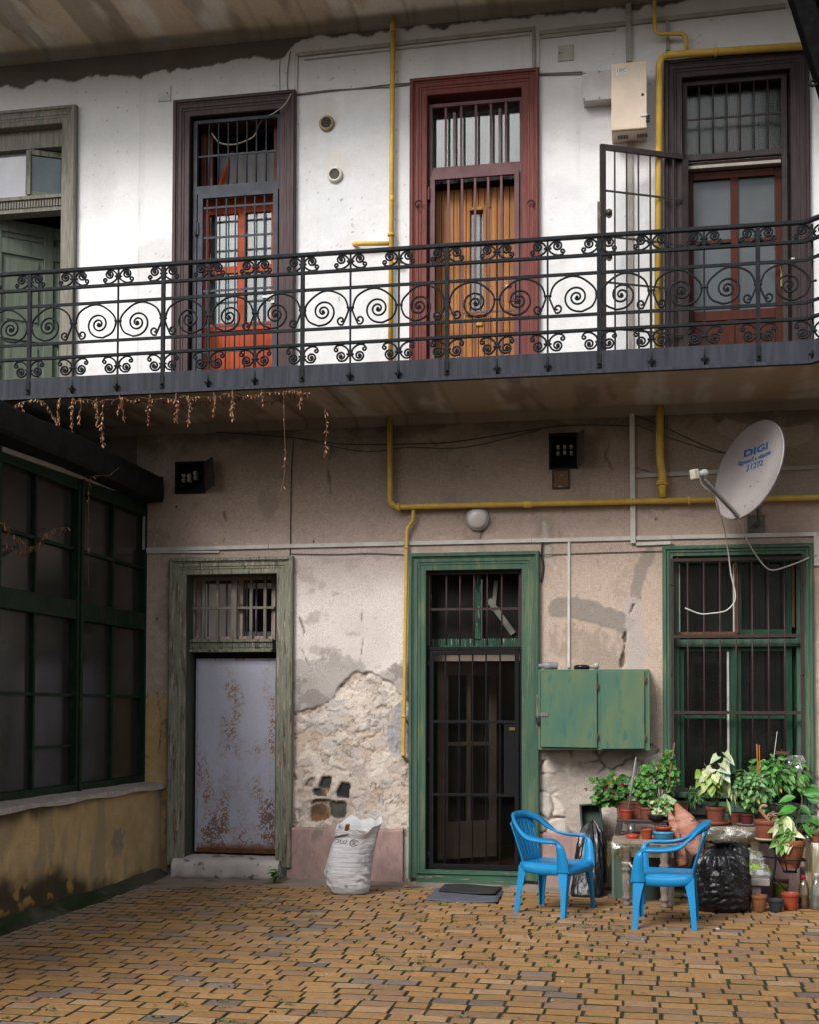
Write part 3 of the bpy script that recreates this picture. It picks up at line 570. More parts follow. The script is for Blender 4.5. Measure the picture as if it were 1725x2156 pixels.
# ---------------------------------------------------------------- glazed veranda on the left
VX, LX = -4.5, -4.29
ver = thing('glazed_veranda', 'dark green glazed veranda with black eave on an ochre parapet along the left side', 'veranda', (-4.6,-2.5,0))
def parapet():
    ys = np.linspace(-7.2, .0, 380); zs = np.linspace(-.02, .80, 70); Y, Z = np.meshgrid(ys, zs)
    n = fbm(Y, Z, 1.4, 5, 80); n2 = fbm(Y, Z, 7, 4, 81); C = np.zeros(Y.shape+(3,)); C[:] = (.45,.315,.155); C *= (.72+.5*n2)[..., None]*(.78+.4*n)[..., None]
    C = mixc(C, (.20,.175,.145), .8*sst(.62, .645, fbm(Y, Z, 3.4, 7, 84, .6))*sst(.2, .4, Z)*sst(-1.6, -1.1, Y)); C = mixc(C, (.27,.21,.14), .6*sst(.55, .62, fbm(Y*4, Z, 1.6, 4, 87)))
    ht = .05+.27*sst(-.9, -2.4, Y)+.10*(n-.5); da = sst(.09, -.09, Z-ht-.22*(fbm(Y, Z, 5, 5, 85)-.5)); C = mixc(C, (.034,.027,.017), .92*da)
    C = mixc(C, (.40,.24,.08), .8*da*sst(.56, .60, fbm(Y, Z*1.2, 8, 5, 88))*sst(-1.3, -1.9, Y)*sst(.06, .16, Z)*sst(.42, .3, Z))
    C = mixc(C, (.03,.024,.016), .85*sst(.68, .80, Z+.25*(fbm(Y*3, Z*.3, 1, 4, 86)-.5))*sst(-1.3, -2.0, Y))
    C = mixc(C, (.12,.09,.05), .5*sst(.75, .8, Z+.06*(n2-.5)))
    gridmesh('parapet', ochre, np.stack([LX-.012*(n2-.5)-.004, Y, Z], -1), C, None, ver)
parapet()
m = MB(); m.box(LX-.35, LX-.03, -7.2, -.0, -.02, .78); m.build('parapet_core', dark_room, ver)
m = MB(); n_ = 40
G = [[(LX+.025, y, .795+.008*math.sin(y*7)) for y in np.linspace(-7.2, .02, n_)], [(LX+.022, y, .822+.006*math.sin(y*9)) for y in np.linspace(-7.2, .02, n_)], [(VX-.05, y, .845) for y in np.linspace(-7.2, .02, n_)]]
m.sheet(G, False); m.build('sill', M('worn_sill', (.36,.31,.28), (.28,.24,.21), s=8, rough=.8, bump=.2, spot=(.13,.11,.09), spa=.6, sps=9, st=(1,1,1)), ver, solid=.03)
vg = M('veranda_green', (.003,.019,.0055), (.003,.013,.005), s=5, rough=.55, bump=.2, spot=(.02,.02,.014), spa=.55, sps=7)
def vy(px, py): return float(onx(px, py, VX)[1])
m = MB(); fr0 = VX-.02; fr1 = VX+.035
ym = vy(158,1200); ye = vy(290,1200); bay = ye-ym
m.box(fr0, VX+.05, vy(296,1200), .0, .84, 3.42)                       # end post at the wall
posts = [ym-k*(bay+.06) for k in range(4)]
for y in posts: m.box(fr0, VX+.055, y-.055, y+.055, .84, 3.35); m.box(VX+.055, VX+.07, y-.02, y+.02, .84, 3.35)
for z, h in ((2.29,.075), (.875,.03), (3.35,.10)): m.box(fr0, VX+.045, -6.8, -.02, z-h, z+h)
fo = m.build('window_frame', vg, ver, bevel=.005)
edges = [ye+.0]+posts
for k in range(4):
    yb = edges[k]-(.06 if k else .0); ya = edges[k+1]+.055
    if k == 0: yb = vy(296,1200)
    yc = ya+(yb-ya)*(.50 if k == 0 else .47)
    m = MB(); m.box(VX-.012, VX+.02, yc-.016, yc+.016, .905, 2.215); m.box(VX-.012, VX+.021, yc-.014, yc+.014, 2.365, 3.25); z = 2.78
    m.box(VX-.011, VX+.018, ya, yb, z-.013, z+.013); m.box(VX-.011, VX+.016, ya, yb, 1.60, 1.625)
    if k == 1: m.box(VX-.011, VX+.016, yc, yb, 1.20, 1.22)
    m.build('glazing_bar', vg, ver)
    for (y0, y1) in ((ya, yc), (yc, yb)):
        for z0, z1 in ((.9,1.61), (1.61,2.22), (2.36,2.78), (2.78,3.26)):
            t = U(-.006, .006); t2 = U(-.006, .006)
            m = MB(); m.add([(VX-.012+t,y0,z0),(VX-.012-t,y1,z0),(VX-.012-t+t2,y1,z1),(VX-.012+t+t2,y0,z1),(VX-.018,y0,z0),(VX-.018,y1,z0),(VX-.018,y1,z1),(VX-.018,y0,z1)], [(0,1,2,3),(4,7,6,5)]); m.build('pane', dusty_pane, ver)
tar = M('black_tar_board', (.007,.0065,.006), (.004,.004,.004), s=7, rough=.75, bump=.5, bs=25, spot=(.035,.028,.022), spa=.66, sps=18)
ys = np.linspace(-7, -.06, 90); wv = [.018*(float(fbm(y, 0, 1.1, 4, 90))-.5)*2 for y in ys]
G = []
for dx, z in ((-.16,3.36), (.0,3.375), (.02,3.40), (.022,3.48), (.012,3.575), (.005,3.595), (-.05,3.605), (-1.4,4.0)):
    G.append([(LX+dx+w__*.6, y, z+(w__*1.2 if z > 3.5 else w__*.4)) for y, w__ in zip(ys, wv)])
m = MB(); m.sheet(G, False); m.box(LX-.2, LX+.005, -.065, -.05, 3.37, 3.60); m.build('eave', tar, ver)
m = MB(); m.box(VX-.6, VX+.05, -6.9, -.01, 3.44, 3.5); m.build('eave_soffit', vg, ver)
m = MB(); m.box(VX-.06, VX-.05, -7, .0, .8, 3.45); m.build('backing', dark_room, ver)

# ---------------------------------------------------------------- unseen opposite wing, added to block low sky behind the camera
def wing(name, label, x0, x1, y0, y1, axis):
    t = thing(name, label, 'house', ((x0+x1)/2, (y0+y1)/2, 0)); m = MB(); m.box(x0, x1, y0, y1, 0, 10.5); m.build('wall', M('wing_plaster', (.34,.31,.28), (.27,.245,.22), s=.6, rough=.95), t)
    for k in range(4):
        for z0 in (.7, 4.9, 8.):
            c = -4.4+3*k; m = MB()
            if axis == 'y': m.box(c-.5, c+.5, y1-.02, y1+.03, z0, z0+1.9)
            else: m.box(x0-.03, x0+.02, -4.5-c-.5-4, -4.5-c+.5-4, z0, z0+1.9)
            m.build('window', dusty_pane, t)
wing('house', 'unseen opposite wing added behind the viewpoint to block low sky, with dark windows', -9, 8, -22, -19, 'y')
# ---------------------------------------------------------------- doors and windows of the house
CAS = [(0,.01),(0,-.055),(.012,-.066),(.030,-.066),(.036,-.05),(.044,-.05),(.05,-.044),(.078,-.044),(.084,-.036),(.10,-.036),(.106,-.03),(.147,-.03),(.152,-.022),(.152,.0)]
def casing(x0, x1, z0, z1, mat, label, reveal=.22, rmat=None, closed=False, prof=CAS, name='door'):
    m = MB(); m.mold(x0, x1, z0, z1, prof, closed)
    if not closed:
        for x in (x0, x1): m.box(x-.001 if x == x1 else x, x+.001 if x == x0 else x, -.05, .0, z0, z0+.001)
    d = m.build(name, mat, house, label)
    m = MB(); e = prof[-1][0]; m.mold(x0+e, x1-e, z0+(e if closed else 0), z1-e, [(0,-.004),(.0,reveal),(.05,reveal+.004)], closed); m.build('reveal', rmat or mat, d); return d
def vbars(m, xs, z0, z1, y, r=.007, sq=False):
    for x in xs:
        if sq: m.box(x-r, x+r, y-r, y+r, z0, z1)
        else: m.tube([(x,y,z0),(x,y,z1)], r, 8)
def hbar(m, x0, x1, z, y, r=.007): m.box(x0, x1, y-r*.6, y+r*.6, z-r, z+r)
def xa(px, py, y=0.): return float(at(px, py, y)[0])
def za(px, py, y=0.): return float(at(px, py, y)[2])
def room(x0, x1, z0, z1, y0, dep, mat, d, floor=None):
    m = MB(); v = [(x0,y0,z0),(x1,y0,z0),(x1,y0,z1),(x0,y0,z1),(x0,y0+dep,z0),(x1,y0+dep,z0),(x1,y0+dep,z1),(x0,y0+dep,z1)]
    m.add(v, [(4,5,6,7),(0,4,7,3),(1,2,6,5),(3,7,6,2)] + ([] if floor else [(0,1,5,4)])); m.build('room', mat, d)
    if floor: m = MB(); m.add([v[0],v[1],v[5],v[4]], [(0,1,2,3)]); m.build('floor', floor, d)
def pane(d, x0, x1, z0, z1, y, mat=None, name='pane', t=.004): return MB().box(x0, x1, y-t/2, y+t/2, z0, z1).build(name, mat or glass_m, d)
# --- the open doorway at far left, upstairs
x0, x1 = W0X; d = casing(x0, x1, 4.2, 7.09, greywood2, 'weathered grey-green doorway with its green panelled leaf standing open, upstairs far left', .30)
xi0, xi1 = x0+.152, x1-.152; zt = 7.09-.152
m = MB(); m.box(xi0, xi1, .07, .25, zt-.17, zt-.002); zr0, zr1 = za(60,440,.1), za(60,420,.1); m.box(xi0, xi1, .06, .2, zr0-.05, zr1); m.box(xi0, xi1, .03, .2, zr1-.03, zr1-.002+.003)
for k in range(34): x = xi1-.02-k*.028; m.box(x-.009, x+.009, .047, .062, zr0-.01, zr1-.034)
xm = xa(63,360,.12); m.box(xm-.022, xm+.022, .08, .16, zr1, zt-.17); m.build('transom', greywood2, d)
pane(d, xa(-200,360,.14), xa(57,360,.14), zr1+.03, za(30,325,.14), .14, skypane); m = MB(); m.box(xi0, xm-.02, .12, .16, za(30,325,.14), zt-.17); m.box(xi0, xm-.02, .12, .16, zr1, zr1+.03); m.build('sash', greywood2, d)
m = MB(); a = Vector((xm+.03, .06, 0)); b = Vector((xi1+.03, .26, 0)); zz0, zz1 = zr1+.02, zt-.2
for p in (a, b): m.obox((p.x, p.y, zz0), (p.x, p.y, zz1), .035, .045, up=(0,1,0))
for z in (zz0+.01, zz1-.01): m.obox((a.x, a.y, z), (b.x, b.y, z), .035, .05)
m.build('sash', greywood, d, 'tilted half-open transom sash')
m = MB(); m.add([(a.x,a.y,zz0),(b.x,b.y,zz0),(b.x,b.y,zz1),(a.x,a.y,zz1)], [(0,1,2,3)]); m.build('pane', M('green_tinted_glass', (.10,.13,.125), (.06,.085,.085), s=3, rough=.15, bump=0, spec=.8), d)
room(xi0-.3, xi1+.12, 4.2, zr0+.6, .28, 1.6, M('dim_room', (.07,.06,.055), (.05,.045,.04), s=2, rough=.95, bump=0), d)
def leaf(d, a, b, z0, z1, mat, cols=2, rows=3, th=.045, name='door_leaf', label=None):
    a = Vector((*a, 0)); b = Vector((*b, 0)); dx = (b-a).normalized(); ny = Vector((dx.y, -dx.x, 0)); L_ = (b-a).length; m = MB()
    def q(u0, u1, w0, w1, t0, t1):
        vs = []
        for t in (t0, t1):
            for (u_, w_) in ((u0,w0),(u1,w0),(u1,w1),(u0,w1)): p = a+dx*u_+ny*t; vs.append((p.x, p.y, z0+w_))
        m.add(vs, [(3,2,1,0),(4,5,6,7),(0,1,5,4),(1,2,6,5),(2,3,7,6),(3,0,4,7)])
    H_ = z1-z0; q(0, L_, 0, H_, -th, 0); st = .09; cw = (L_-st*(cols+1))/cols; hs_ = [.10, .80, .94, 1.62, 1.76, H_-.12][:rows*2] if rows == 3 else [.12, H_-.12]
    for c in range(cols+1): q(c*(cw+st), c*(cw+st)+st, 0, H_, 0, .02)
    zs_ = [0]+hs_+[H_]
    for k in range(0, len(zs_), 2):
        for c in range(cols): q(st+c*(cw+st), (c+1)*(cw+st), zs_[k], zs_[k+1], .0, .019)
    for c in range(cols):
        for k in range(0, len(hs_), 2):
            e = .05; q(st+c*(cw+st)+e, (c+1)*(cw+st)-e, hs_[k]+e, hs_[k+1]-e, 0, .012)
    return m.build(name, mat, d, label, bevel=.004)
ztl = za(0,463,.2); leaf(d, (xi0+.05,.17), (xi1+.02,.86), 4.24, ztl+.02, olddoor, 2, 3)
# --- second upstairs door: purple-brown casing, slate grille, orange-red leaf
x0, x1 = CX[0]; d = casing(x0, x1, 4.2, UZ1, brown_paint, 'purple-brown cased doorway with slate grey grille over an orange-red glazed door', .28, dkbrown_paint)
y = .05; gx0, gx1 = xa(408,400,y), xa(592,400,y); zt = za(500,250,y); zm = za(500,397,y); m = MB(); m.frame(gx0, gx1, 4.2, zt, .035, y-.02, y+.02, wb=.03, wt=.03); m.box(gx0+.035, gx1-.035, y-.02, y+.02, zm-.035, zm+.035)
bx = [xa(v*.5,330,y) for v in (880,919,960,998,1039,1079,1120)]; vbars(m, bx, zm+.03, zt-.03, y, .0075); hbar(m, gx0+.03, gx1-.03, za(500,325,y), y, .009); m.build('grille', slate_steel, d)
m = MB(); g0, g1 = xa(417,500,y-.03), xa(585,500,y-.03); zg = za(500,407,y); m.frame(g0, g1, 4.23, zg, .045, y-.045, y-.01); vbars(m, [v-.004 for v in bx], 4.26, zg-.04, y-.027, .0075)
for p in (437,500,612,687,740): hbar(m, g0+.04, g1-.04, za(500,p,y), y-.027, .009)
m.build('gate', slate_steel, d); m = MB(); m.box(g0-.02, g0+.01, y-.06, y-.045, za(408,500,y), za(408,475,y)); m.tube([(g0-.012,y-.06,za(408,505,y)),(g0-.012,y-.06,za(408,472,y))], .01, 8); m.build('hinge', slate_steel, d)
m = MB(); hx, hz = xa(570,626,y-.06), za(570,626,y-.06); m.box(hx, hx+.03, y-.06, y-.045, hz-.05, hz+.06); m.box(hx-.07, hx+.02, y-.085, y-.07, hz-.01, hz+.012); m.build('handle', M('white_enamel', (.7,.7,.68), s=5, rough=.35), d)
y = .2; m = MB(); l0, l1 = xa(424,500,y), xa(588,500,y); zt2 = za(500,410,y); xm0, xm1 = xa(504,500,y), xa(518,500,y)
za1 = za(500,452,y); zb0, zb1 = za(500,577,y), za(500,563,y); zc = za(500,687,y)
m.box(l0, l0+.08, y-.03, y+.03, 4.2, zt2); m.box(l1-.07, l1, y-.03, y+.03, 4.2, zt2); m.box(l0+.08, l1-.07, y-.03, y+.03, za1, zt2); m.box(xm0, xm1, y-.035, y+.03, zc, za1); m.box(l0+.08, l1-.07, y-.025, y+.03, 4.2, zc)
m.box(l0+.08, l1-.07, y-.033, y-.005, zb0, zb1); m.box(l0+.08, l1-.07, y-.04, y-.026, zc-.05, zc+.02)
for k in range(5): xx = l0+.08+(l1-l0-.15)*(k+1)/6; m.box(xx-.004, xx+.004, y-.029, y-.02, 4.25, zc-.06)
m.box(l0+.02, l1-.02, y-.045, y-.03, zt2-.05, zt2-.02); m.box(l0+.02, l1-.02, y-.05, y-.03, zt2-.12, zt2-.1); lf = m.build('door_leaf', orange_wood, d)
pane(d, l0+.08, xm0, zc, za1, y-.005, glass_bright); pane(d, xm1, l1-.07, zc, za1, y-.004, glass_bright)
m = MB(); n_ = 90; m.sheet([[(xx, y+.07+.012*math.sin(xx*95), z) for xx in np.linspace(l0+.06, l1-.04, n_)] for z in (zc-.05, za1)]); m.build('curtain', curtain, d)
m = MB(); m.frame(l0, l1, zt2+.02, za(500,255,y), .05, y-.03, y+.03); m.box(l0+.05, l0+.10, y+.0, y+.05, zt2, za(500,255,y)); m.build('transom_frame', M('dark_red_wood', (.10,.025,.012), (.07,.02,.01), s=6, rough=.45, bump=.08), d)
m = MB(); zc2 = za(500,318,.3); m.obox((l0+.15,.24,zt2+.07), (l0+.24,.38,zc2+.02), .03, .04); m.build('sash', orange_wood, d, 'tilted red transom sash'); m = MB(); m.sheet([[(xx, .34+.008*math.sin(xx*60), z) for xx in np.linspace(l0+.12, l1, 60)] for z in (zt2, zc2)]); m.build('curtain', M('grey_blind', (.22,.22,.22), (.17,.17,.17), s=4, rough=.9), d)
room(l0-.1, l1+.1, zt2-.1, za(500,250,y)+.05, y+.1, 1.2, M('lamp_lit_room', (.10,.08,.055), (.06,.05,.035), s=2, rough=.95, bump=0), d)
cpts = cat_rom([at(a, b, .16) for a, b in ((445,281),(462,301),(490,305),(520,296),(536,285),(545,262),(556,250))], 5); m = MB(); m.tube(cpts, .007, 6); m.build('cord', M('cream_cord', (.5,.44,.32), s=9, rough=.6), d)
# --- third: oxblood casing, pine leaf
x0, x1 = CX[1]; d = casing(x0, x1, 4.2, UZ1, red_paint, 'oxblood red cased doorway with mauve grille in front of a plank pine door', .28)
y = .06; gx0, gx1 = xa(905,300,y), xa(1103,300,y); zt = za(1004,215,y); zm = za(1004,358,y); m = MB(); m.frame(gx0, gx1, 4.2, zt, .03, y-.02, y+.02, wb=.03, wt=.03); m.box(gx0+.03, gx1-.03, y-.02, y+.02, zm-.05, zm+.012)
bx = [xa(862.5+v*.5,300,y) for v in (155,220,282,345,408)]; vbars(m, bx, zm, zt-.03, y, .010, True); hbar(m, gx0+.03, gx1-.03, zm+.03, y, .012); m.build('grille', mauve_steel, d)
m = MB(); g0, g1 = xa(917,500,y), xa(1092,500,y); zg = za(1004,370,y); m.frame(g0-.035, g1+.012, 4.23, zg, .04, y-.045, y-.01, wt=.03); bx = [xa(862.5+v*.5,500,y) for v in (168,225,280,335,390)]; vbars(m, bx, 4.26, zg-.02, y-.027, .0095, True)
for p in (520,660): hbar(m, g0, g1-.02, za(1004,p,y), y-.027, .009)
m.build('gate', mauve_steel, d); m = MB()
for px, py in ((905,413),): m.box(xa(px-3,py,y), xa(px+3,py,y), y-.07, y-.045, za(px,py+14,y), za(px,py-12,y))
m.box(xa(1072,625,y), xa(1087,625,y), y-.07, y-.045, za(1080,640,y), za(1080,596,y)); m.build('lock_plate', red_paint, d)
m = MB(); m.obox(at(1066,603,y-.08), at(1076,600,y-.08), .012, .015); m.build('handle', M('pale_handle', (.6,.58,.55), s=5, rough=.4), d)
m = MB(); m.tube(arc(at(883,430,-.07), .03, .3, 4.6, 10, (1,0,0), (0,0,1)), .006, 6); m.build('hook', black_iron, d); m = MB(); m.tube(arc(at(1119,430,-.07), .03, -1.2, 2.9, 10, (1,0,0), (0,0,1)), .006, 6); m.build('hook', black_iron, d)
y = .22; l0, l1 = xa(919,500,y), xa(1088,500,y); zt2 = za(1004,399,y); sl = [xa(v,520,y) for v in (985,992,1019,1027)]; zs0, zs1 = za(1004,662,y), za(1004,447,y)
m = MB(); n_ = 13; pw = (l1-l0)/n_
for k in range(n_):
    a, b = l0+k*pw+.003, l0+(k+1)*pw-.003
    if b < sl[0] or a > sl[3]: m.box(a, b, y-.02, y, 4.2, zt2)
    else:
        m.box(a, b, y-.02, y, 4.2, zs0-.02); m.box(a, b, y-.02, y, zs1+.03, zt2)
m.box(l0, sl[1], y, y+.03, 4.2, zt2); m.box(sl[2], l1, y, y+.03, 4.2, zt2); m.box(sl[1], sl[2], y, y+.03, 4.2, zs0); m.box(sl[1], sl[2], y, y+.03, zs1, zt2); m.frame(sl[0], sl[3], zs0-.02, zs1+.03, sl[1]-sl[0], y-.045, y-.005); lf = m.build('door_leaf', pine, d, bevel=.004)
pane(d, sl[1], sl[2], zs0, zs1, y+.01, glass_m); m = MB(); m.sheet([[(xx, y+.04+.006*math.sin(xx*140), z) for xx in np.linspace(sl[1]-.02, sl[2]+.02, 40)] for z in (zs0-.02, zs1+.02)]); m.build('curtain', M('lace', (.55,.56,.6), (.33,.34,.37), s=60, rough=.9), d)
m = MB(); m.box(xa(1000,683,y), xa(1018,683,y), y-.035, y-.02, za(1009,688,y), za(1009,678,y)); m.build('letter_slot', brass, d)
m = MB(); m.box(l0-.03, l1+.04, y-.01, y+.06, zt2+.012, zt2+.05); m.tube([(l0-.02,y-.03,zt2+.035),(l1+.03,y-.03,zt2+.035)], .02, 10); m.build('head_rail', brown_wood, d); m = MB(); m.box(l0-.06, l1+.08, y+.03, y+.05, zt2+.05, zm); m.build('head_panel', dark_room, d)
pane(d, gx0+.02, gx1-.02, zm, zt, .16, glass_bright); m = MB(); n_ = 120
m.sheet([[(xx, .24+.010*math.sin(xx*34)+.004*math.sin(xx*81+1), z) for xx in np.linspace(gx0, gx1, n_)] for z in (zm-.05, zt)]); m.build('curtain', M('grey_net_curtain', (.20,.195,.19), (.12,.117,.113), s=2.2, rough=.9, st=(6,6,.5)), d)
zz = (zm+.03, zt-.06); gmv = M('grey_mauve', (.2,.15,.155), s=5, rough=.5); [MB().box(xa(v,300,.12)-.012, xa(v,300,.12)+.012, .10, .125, *zz).build('perforated_strip', gmv, d) for v in (958.5,1054)]
# --- fourth: dark brown casing, mahogany leaf, grille gate swung open
x0, x1 = CX[2]; d = casing(x0, x1, 4.2, UZ1-.04, dkbrown_paint, 'dark brown cased doorway with frosted mahogany door and its barred gate swung open', .26)
y = .05; gx0, gx1 = xa(1437,300,y), xa(1657,300,y); zt = za(1546,166,y); zm = za(1546,327,y); m = MB(); m.frame(gx0, gx1, 4.2, zt, .042, y-.02, y+.02, wb=0, wt=.04); m.box(gx0+.042, gx1-.042, y-.02, y+.02, zm-.028, zm+.022)
bx = [xa(862.5+v*.5,250,y) for v in (1222,1280,1337,1393,1452,1510)]; vbars(m, bx, zm+.02, zt-.02, y, .0065); hbar(m, gx0+.04, gx1-.04, za(1546,246,y), y, .008); m.build('grille', dkbrown_steel, d)
pane(d, gx0+.02, gx1-.02, zm, zt, .15, glass('dull_transom_glass', refl=.03, rough=.25, dirt=.12, dirtc=(.08,.075,.07))); m = MB(); m.sheet([[(xx, .22+.012*math.sin(xx*50), z) for xx in np.linspace(gx0, gx1, 80)] for z in (zm, zt)]); m.build('curtain', mesh_dark, d); m = MB(); m.box(xa(1539,270,.19), xa(1554,270,.19), .17, .2, zm, zt); m.build('mullion', brown_wood, d)
y = .18; q = lambda px: xa(px,500,y); w_ = lambda py: za(1546,py,y); m = MB()
m.box(q(1448), q(1461), y-.03, y+.03, 4.2, w_(341)); m.box(q(1632), q(1652), y-.03, y+.03, 4.2, w_(341)); m.box(q(1461), q(1632), y-.03, y+.03, w_(378), w_(341)); m.box(q(1539), q(1555), y-.032, y+.03, w_(655), w_(378)); m.box(q(1461), q(1632), y-.032, y+.03, w_(676), w_(655))
m.box(q(1461), q(1632), y-.01, y+.02, 4.2, w_(676)); m.box(q(1530), q(1546), y-.03, y-.011, 4.2, w_(676)); m.box(q(1461), q(1539), y-.026, y+.02, w_(513), w_(505)); m.box(q(1555), q(1632), y-.026, y+.02, w_(513), w_(505)); m.box(q(1448), q(1652), y-.045, y-.031, w_(362), w_(352)); lf = m.build('door_leaf', brown_wood, d, bevel=.004)
for a, b in ((1461,1539), (1555,1632)):
    for c, e in ((505,378), (655,513)): pane(d, q(a), q(b), w_(c), w_(e), y, frost)
m = MB(); hx, hz0, hz1 = q(1645), w_(612), w_(560); m.box(hx-.011, hx+.011, y-.042, y-.03, hz0, hz1); m.tube(bend([(hx,y-.03,hz1-.05),(hx,y-.085,hz1-.05),(hx-.1,y-.085,hz1-.055)], .02, 4), .009, 8); m.build('handle', brass, d)
m = MB(); m.box(xa(1666,549,-.05), xa(1673,549,-.05), -.072, -.066, za(1670,553,-.05), za(1670,545,-.05)); m.build('sticker', pvc, d); m = MB(); m.box(gx0+.05, gx1-.05, .03, .06, zm-.10, zm-.075); m.build('weather_strip', pvc_old, d)
Hh, Ee = Vector((gx0+.02,-.035,0)), Vector((-.335,-.36,0)); dd = (Ee-Hh); m = MB(); z0, z1 = 4.27, 6.185
for t in (0, 1): p = Hh+dd*t; m.obox((p.x,p.y,z0), (p.x,p.y,z1), .045, .03, up=(dd.y,-dd.x,0))
for z in (z0+.02, z1-.02): m.obox((Hh.x,Hh.y,z), (Ee.x,Ee.y,z), .03, .042)
for k in range(1, 7): p = Hh+dd*(k/7.); m.tube([(p.x,p.y,z0+.02),(p.x,p.y,z1-.02)], .0075, 8)
for f in (.80,.60,.40,.20): z = z0+(z1-z0)*f; m.obox((Hh.x,Hh.y,z), (Ee.x,Ee.y,z), .008, .016)
gt = m.build('gate', dkbrown_steel, d); m = MB(); ez = za(1275,450,-.36)
for z in (ez, za(1275,541,-.36)): m.obox((Ee.x+.02,Ee.y-.01,z), (Ee.x+.07,Ee.y+.01,z), .04, .045); m.tube([(Ee.x+.05,Ee.y-.04,z),(Ee.x+.05,Ee.y+.05,z)], .024, 10)
m.box(Ee.x-.045, Ee.x-.02, Ee.y-.012, Ee.y+.012, ez-.2, ez+.1); m.build('lock', M('worn_lock', (.10,.08,.065), (.05,.04,.035), s=20, rough=.5, metal=.6), d)
# --- ground floor, lilac metal door
x0, x1 = CX[0]; d = casing(x0, x1, .12, LZ1, greywood, 'peeling grey-green cased doorway with rusty lilac sheet metal door and barred transom', .3, M('dark_grey_green', (.075,.085,.06), (.045,.055,.04), s=6, rough=.8, bump=.4, bs=40, spot=(.16,.14,.11), spa=.62, sps=10, st=(6,6,.7)))
y = .2; a0, a1 = xa(404,1280,y), xa(581,1280,y); zt, zb = za(490,1213,y), za(490,1348,y); xm0, xm1 = xa(492,1280,y), xa(503,1280,y); pw_ = M('peeling_pinkish_wood', (.36,.29,.25), (.25,.2,.17), s=6, rough=.85, bump=.4, bs=40, spot=(.12,.09,.07), spa=.58, sps=9, st=(6,6,.8))
m = MB(); m.frame(a0, a1, zb, zt, .035, y-.03, y+.03); m.box(a0+.035, a0+.075, y+.03, y+.07, zb+.03, zt-.03); m.box(xm1, xm1+.04, y-.02, y+.06, zb+.03, zt-.03); m.build('transom_frame', pw_, d)
m = MB(); m.box(xm0, xm1, y-.075, y-.035, zb, zt); vbars(m, [xa(376+v*.1454,1280,y) for v in (390,590,1075,1275)], zb+.005, zt, y-.05, .013, True); zc = za(490,1281,y); m.box(a0+.0, xm0, y-.066, y-.04, zc-.011, zc+.011); m.box(xm1, a1, y-.066, y-.04, zc-.011, zc+.011); m.build('grille', greywood2, d)
m = MB(); vbars(m, [xa(376+v*.1454,1280,.3) for v in (425,555,695,985,1122,1390)], zb, zt, .3, .009); m.build('inner_grille', M('pale_lilac_bar', (.3,.3,.34), s=8, rough=.5), d)
m = MB(); zd = za(490,1373,.15); m.box(a0-.01, a1, .10, .26, zd, zb); m.box(a0-.02, a1, .08, .1, zb-.02, zb+.004); m.box(a0-.02, a1, .07, .1, zd+.0, zd+.025)
for k in range(40): xx = a0+.03+k*.0195; m.box(xx-.006, xx+.006, .092, .1, zd+.04, zb-.03)
m.build('transom_rail', greywood, d)
room(a0-.4, a1+.5, zd-.05, zt+.15, y+.05, .45, pale_room, d); m = MB(); m.box(xa(506,1280,.69), xa(590,1280,.69), .685, .70, za(500,1330,.69), za(500,1240,.69)); m.build('inner_opening', dark_room, d)
m = MB(); y = .17; b0, b1 = xa(411,1600,y), xa(580,1600,y); zt2, zb2 = za(490,1386,y), .215; m.box(b0, b1, y, y+.02, zb2, zt2); lf = m.build('door_leaf', lilac_metal, d, bevel=.002)
X, Z = np.meshgrid(np.linspace(b0+.025, b1-.004, 150), np.linspace(zb2+.01, zt2-.02, 330)); C = np.zeros(X.shape+(3,)); C[:] = (.43,.44,.53); C *= (.9+.2*fbm(X, Z, 3, 4, 400))[..., None]
big = fbm(X*2.4, Z*1.1, 2.3, 4, 401)+.22*(fbm(X*11, Z*.9, 1, 4, 405)-.5)+.10*sst(1.1, .25, Z)-.05*sst(1.4, 1.75, Z); fine = vn(X*150, Z*110, 402)*.5+fbm(X, Z, 32, 3, 403)*.5; bl = sst(.46, .78, big)
rs_ = .85*sst(-.03, .04, fine-(.83-.40*bl)); C = mixc(C, (.33,.265,.21), .6*sst(.44, .60, big)*sst(.40, .58, fine)); rc_ = mixc(np.zeros_like(C)+np.array((.27,.155,.08)), (.16,.068,.03), sst(.64, .80, big)); C = C*(1-rs_[..., None])+rc_*rs_[..., None]
eb = sst(.09, .02, Z-zb2-.05*(fbm(X*3, Z, 5, 3, 404)-.2)); C = mixc(C, (.14,.055,.025), .9*eb); C = mixc(C, (.40,.40,.46), .4*sst(.012, .004, abs(X-b0-.05)))
gridmesh('sheet', M('rusty_sheet', (.3,.3,.4), attr='Col', s=160, rough=.5, rv=.12, bump=.12, bs=120, spec=.4), np.stack([X, 0*X+y-.006, Z], -1), C, None, d)
m = MB(); m.frame(b0+.024, b1-.003, zb2+.009, zt2-.019, .004, y-.007, y-.001); m.build('sheet_edge', lilac_metal, d)
m = MB(); m.box(b0+.02, b1, y-.008, y+.001, zb2-.005, zb2+.035); lf = m.build('kick_strip', rust, d)
m = MB(); m.box(b0-.06, b1+.03, y+.03, y+.06, .15, zd); m.build('door_back', dark_room, d)
m = MB(); n_ = 22; pts = []
for i in range(n_):
    for_ = i/(n_-1); pts.append((-4.15+.985*for_, .01*math.sin(i*1.7)+.012*math.sin(i*.6)))
prof = [(.02,.0),(-.118,.0),(-.128,.05),(-.122,.13),(-.10,.168),(-.03,.182),(.2,.19)]
G = [[(x, py+jy*(1 if py < 0 else 0)+.012*(float(fbm(x,pz_,9,3,101))-.5), pz_+.014*(float(fbm(x,py,8,3,102))-.5)) for x, jy in pts] for py, pz_ in prof]
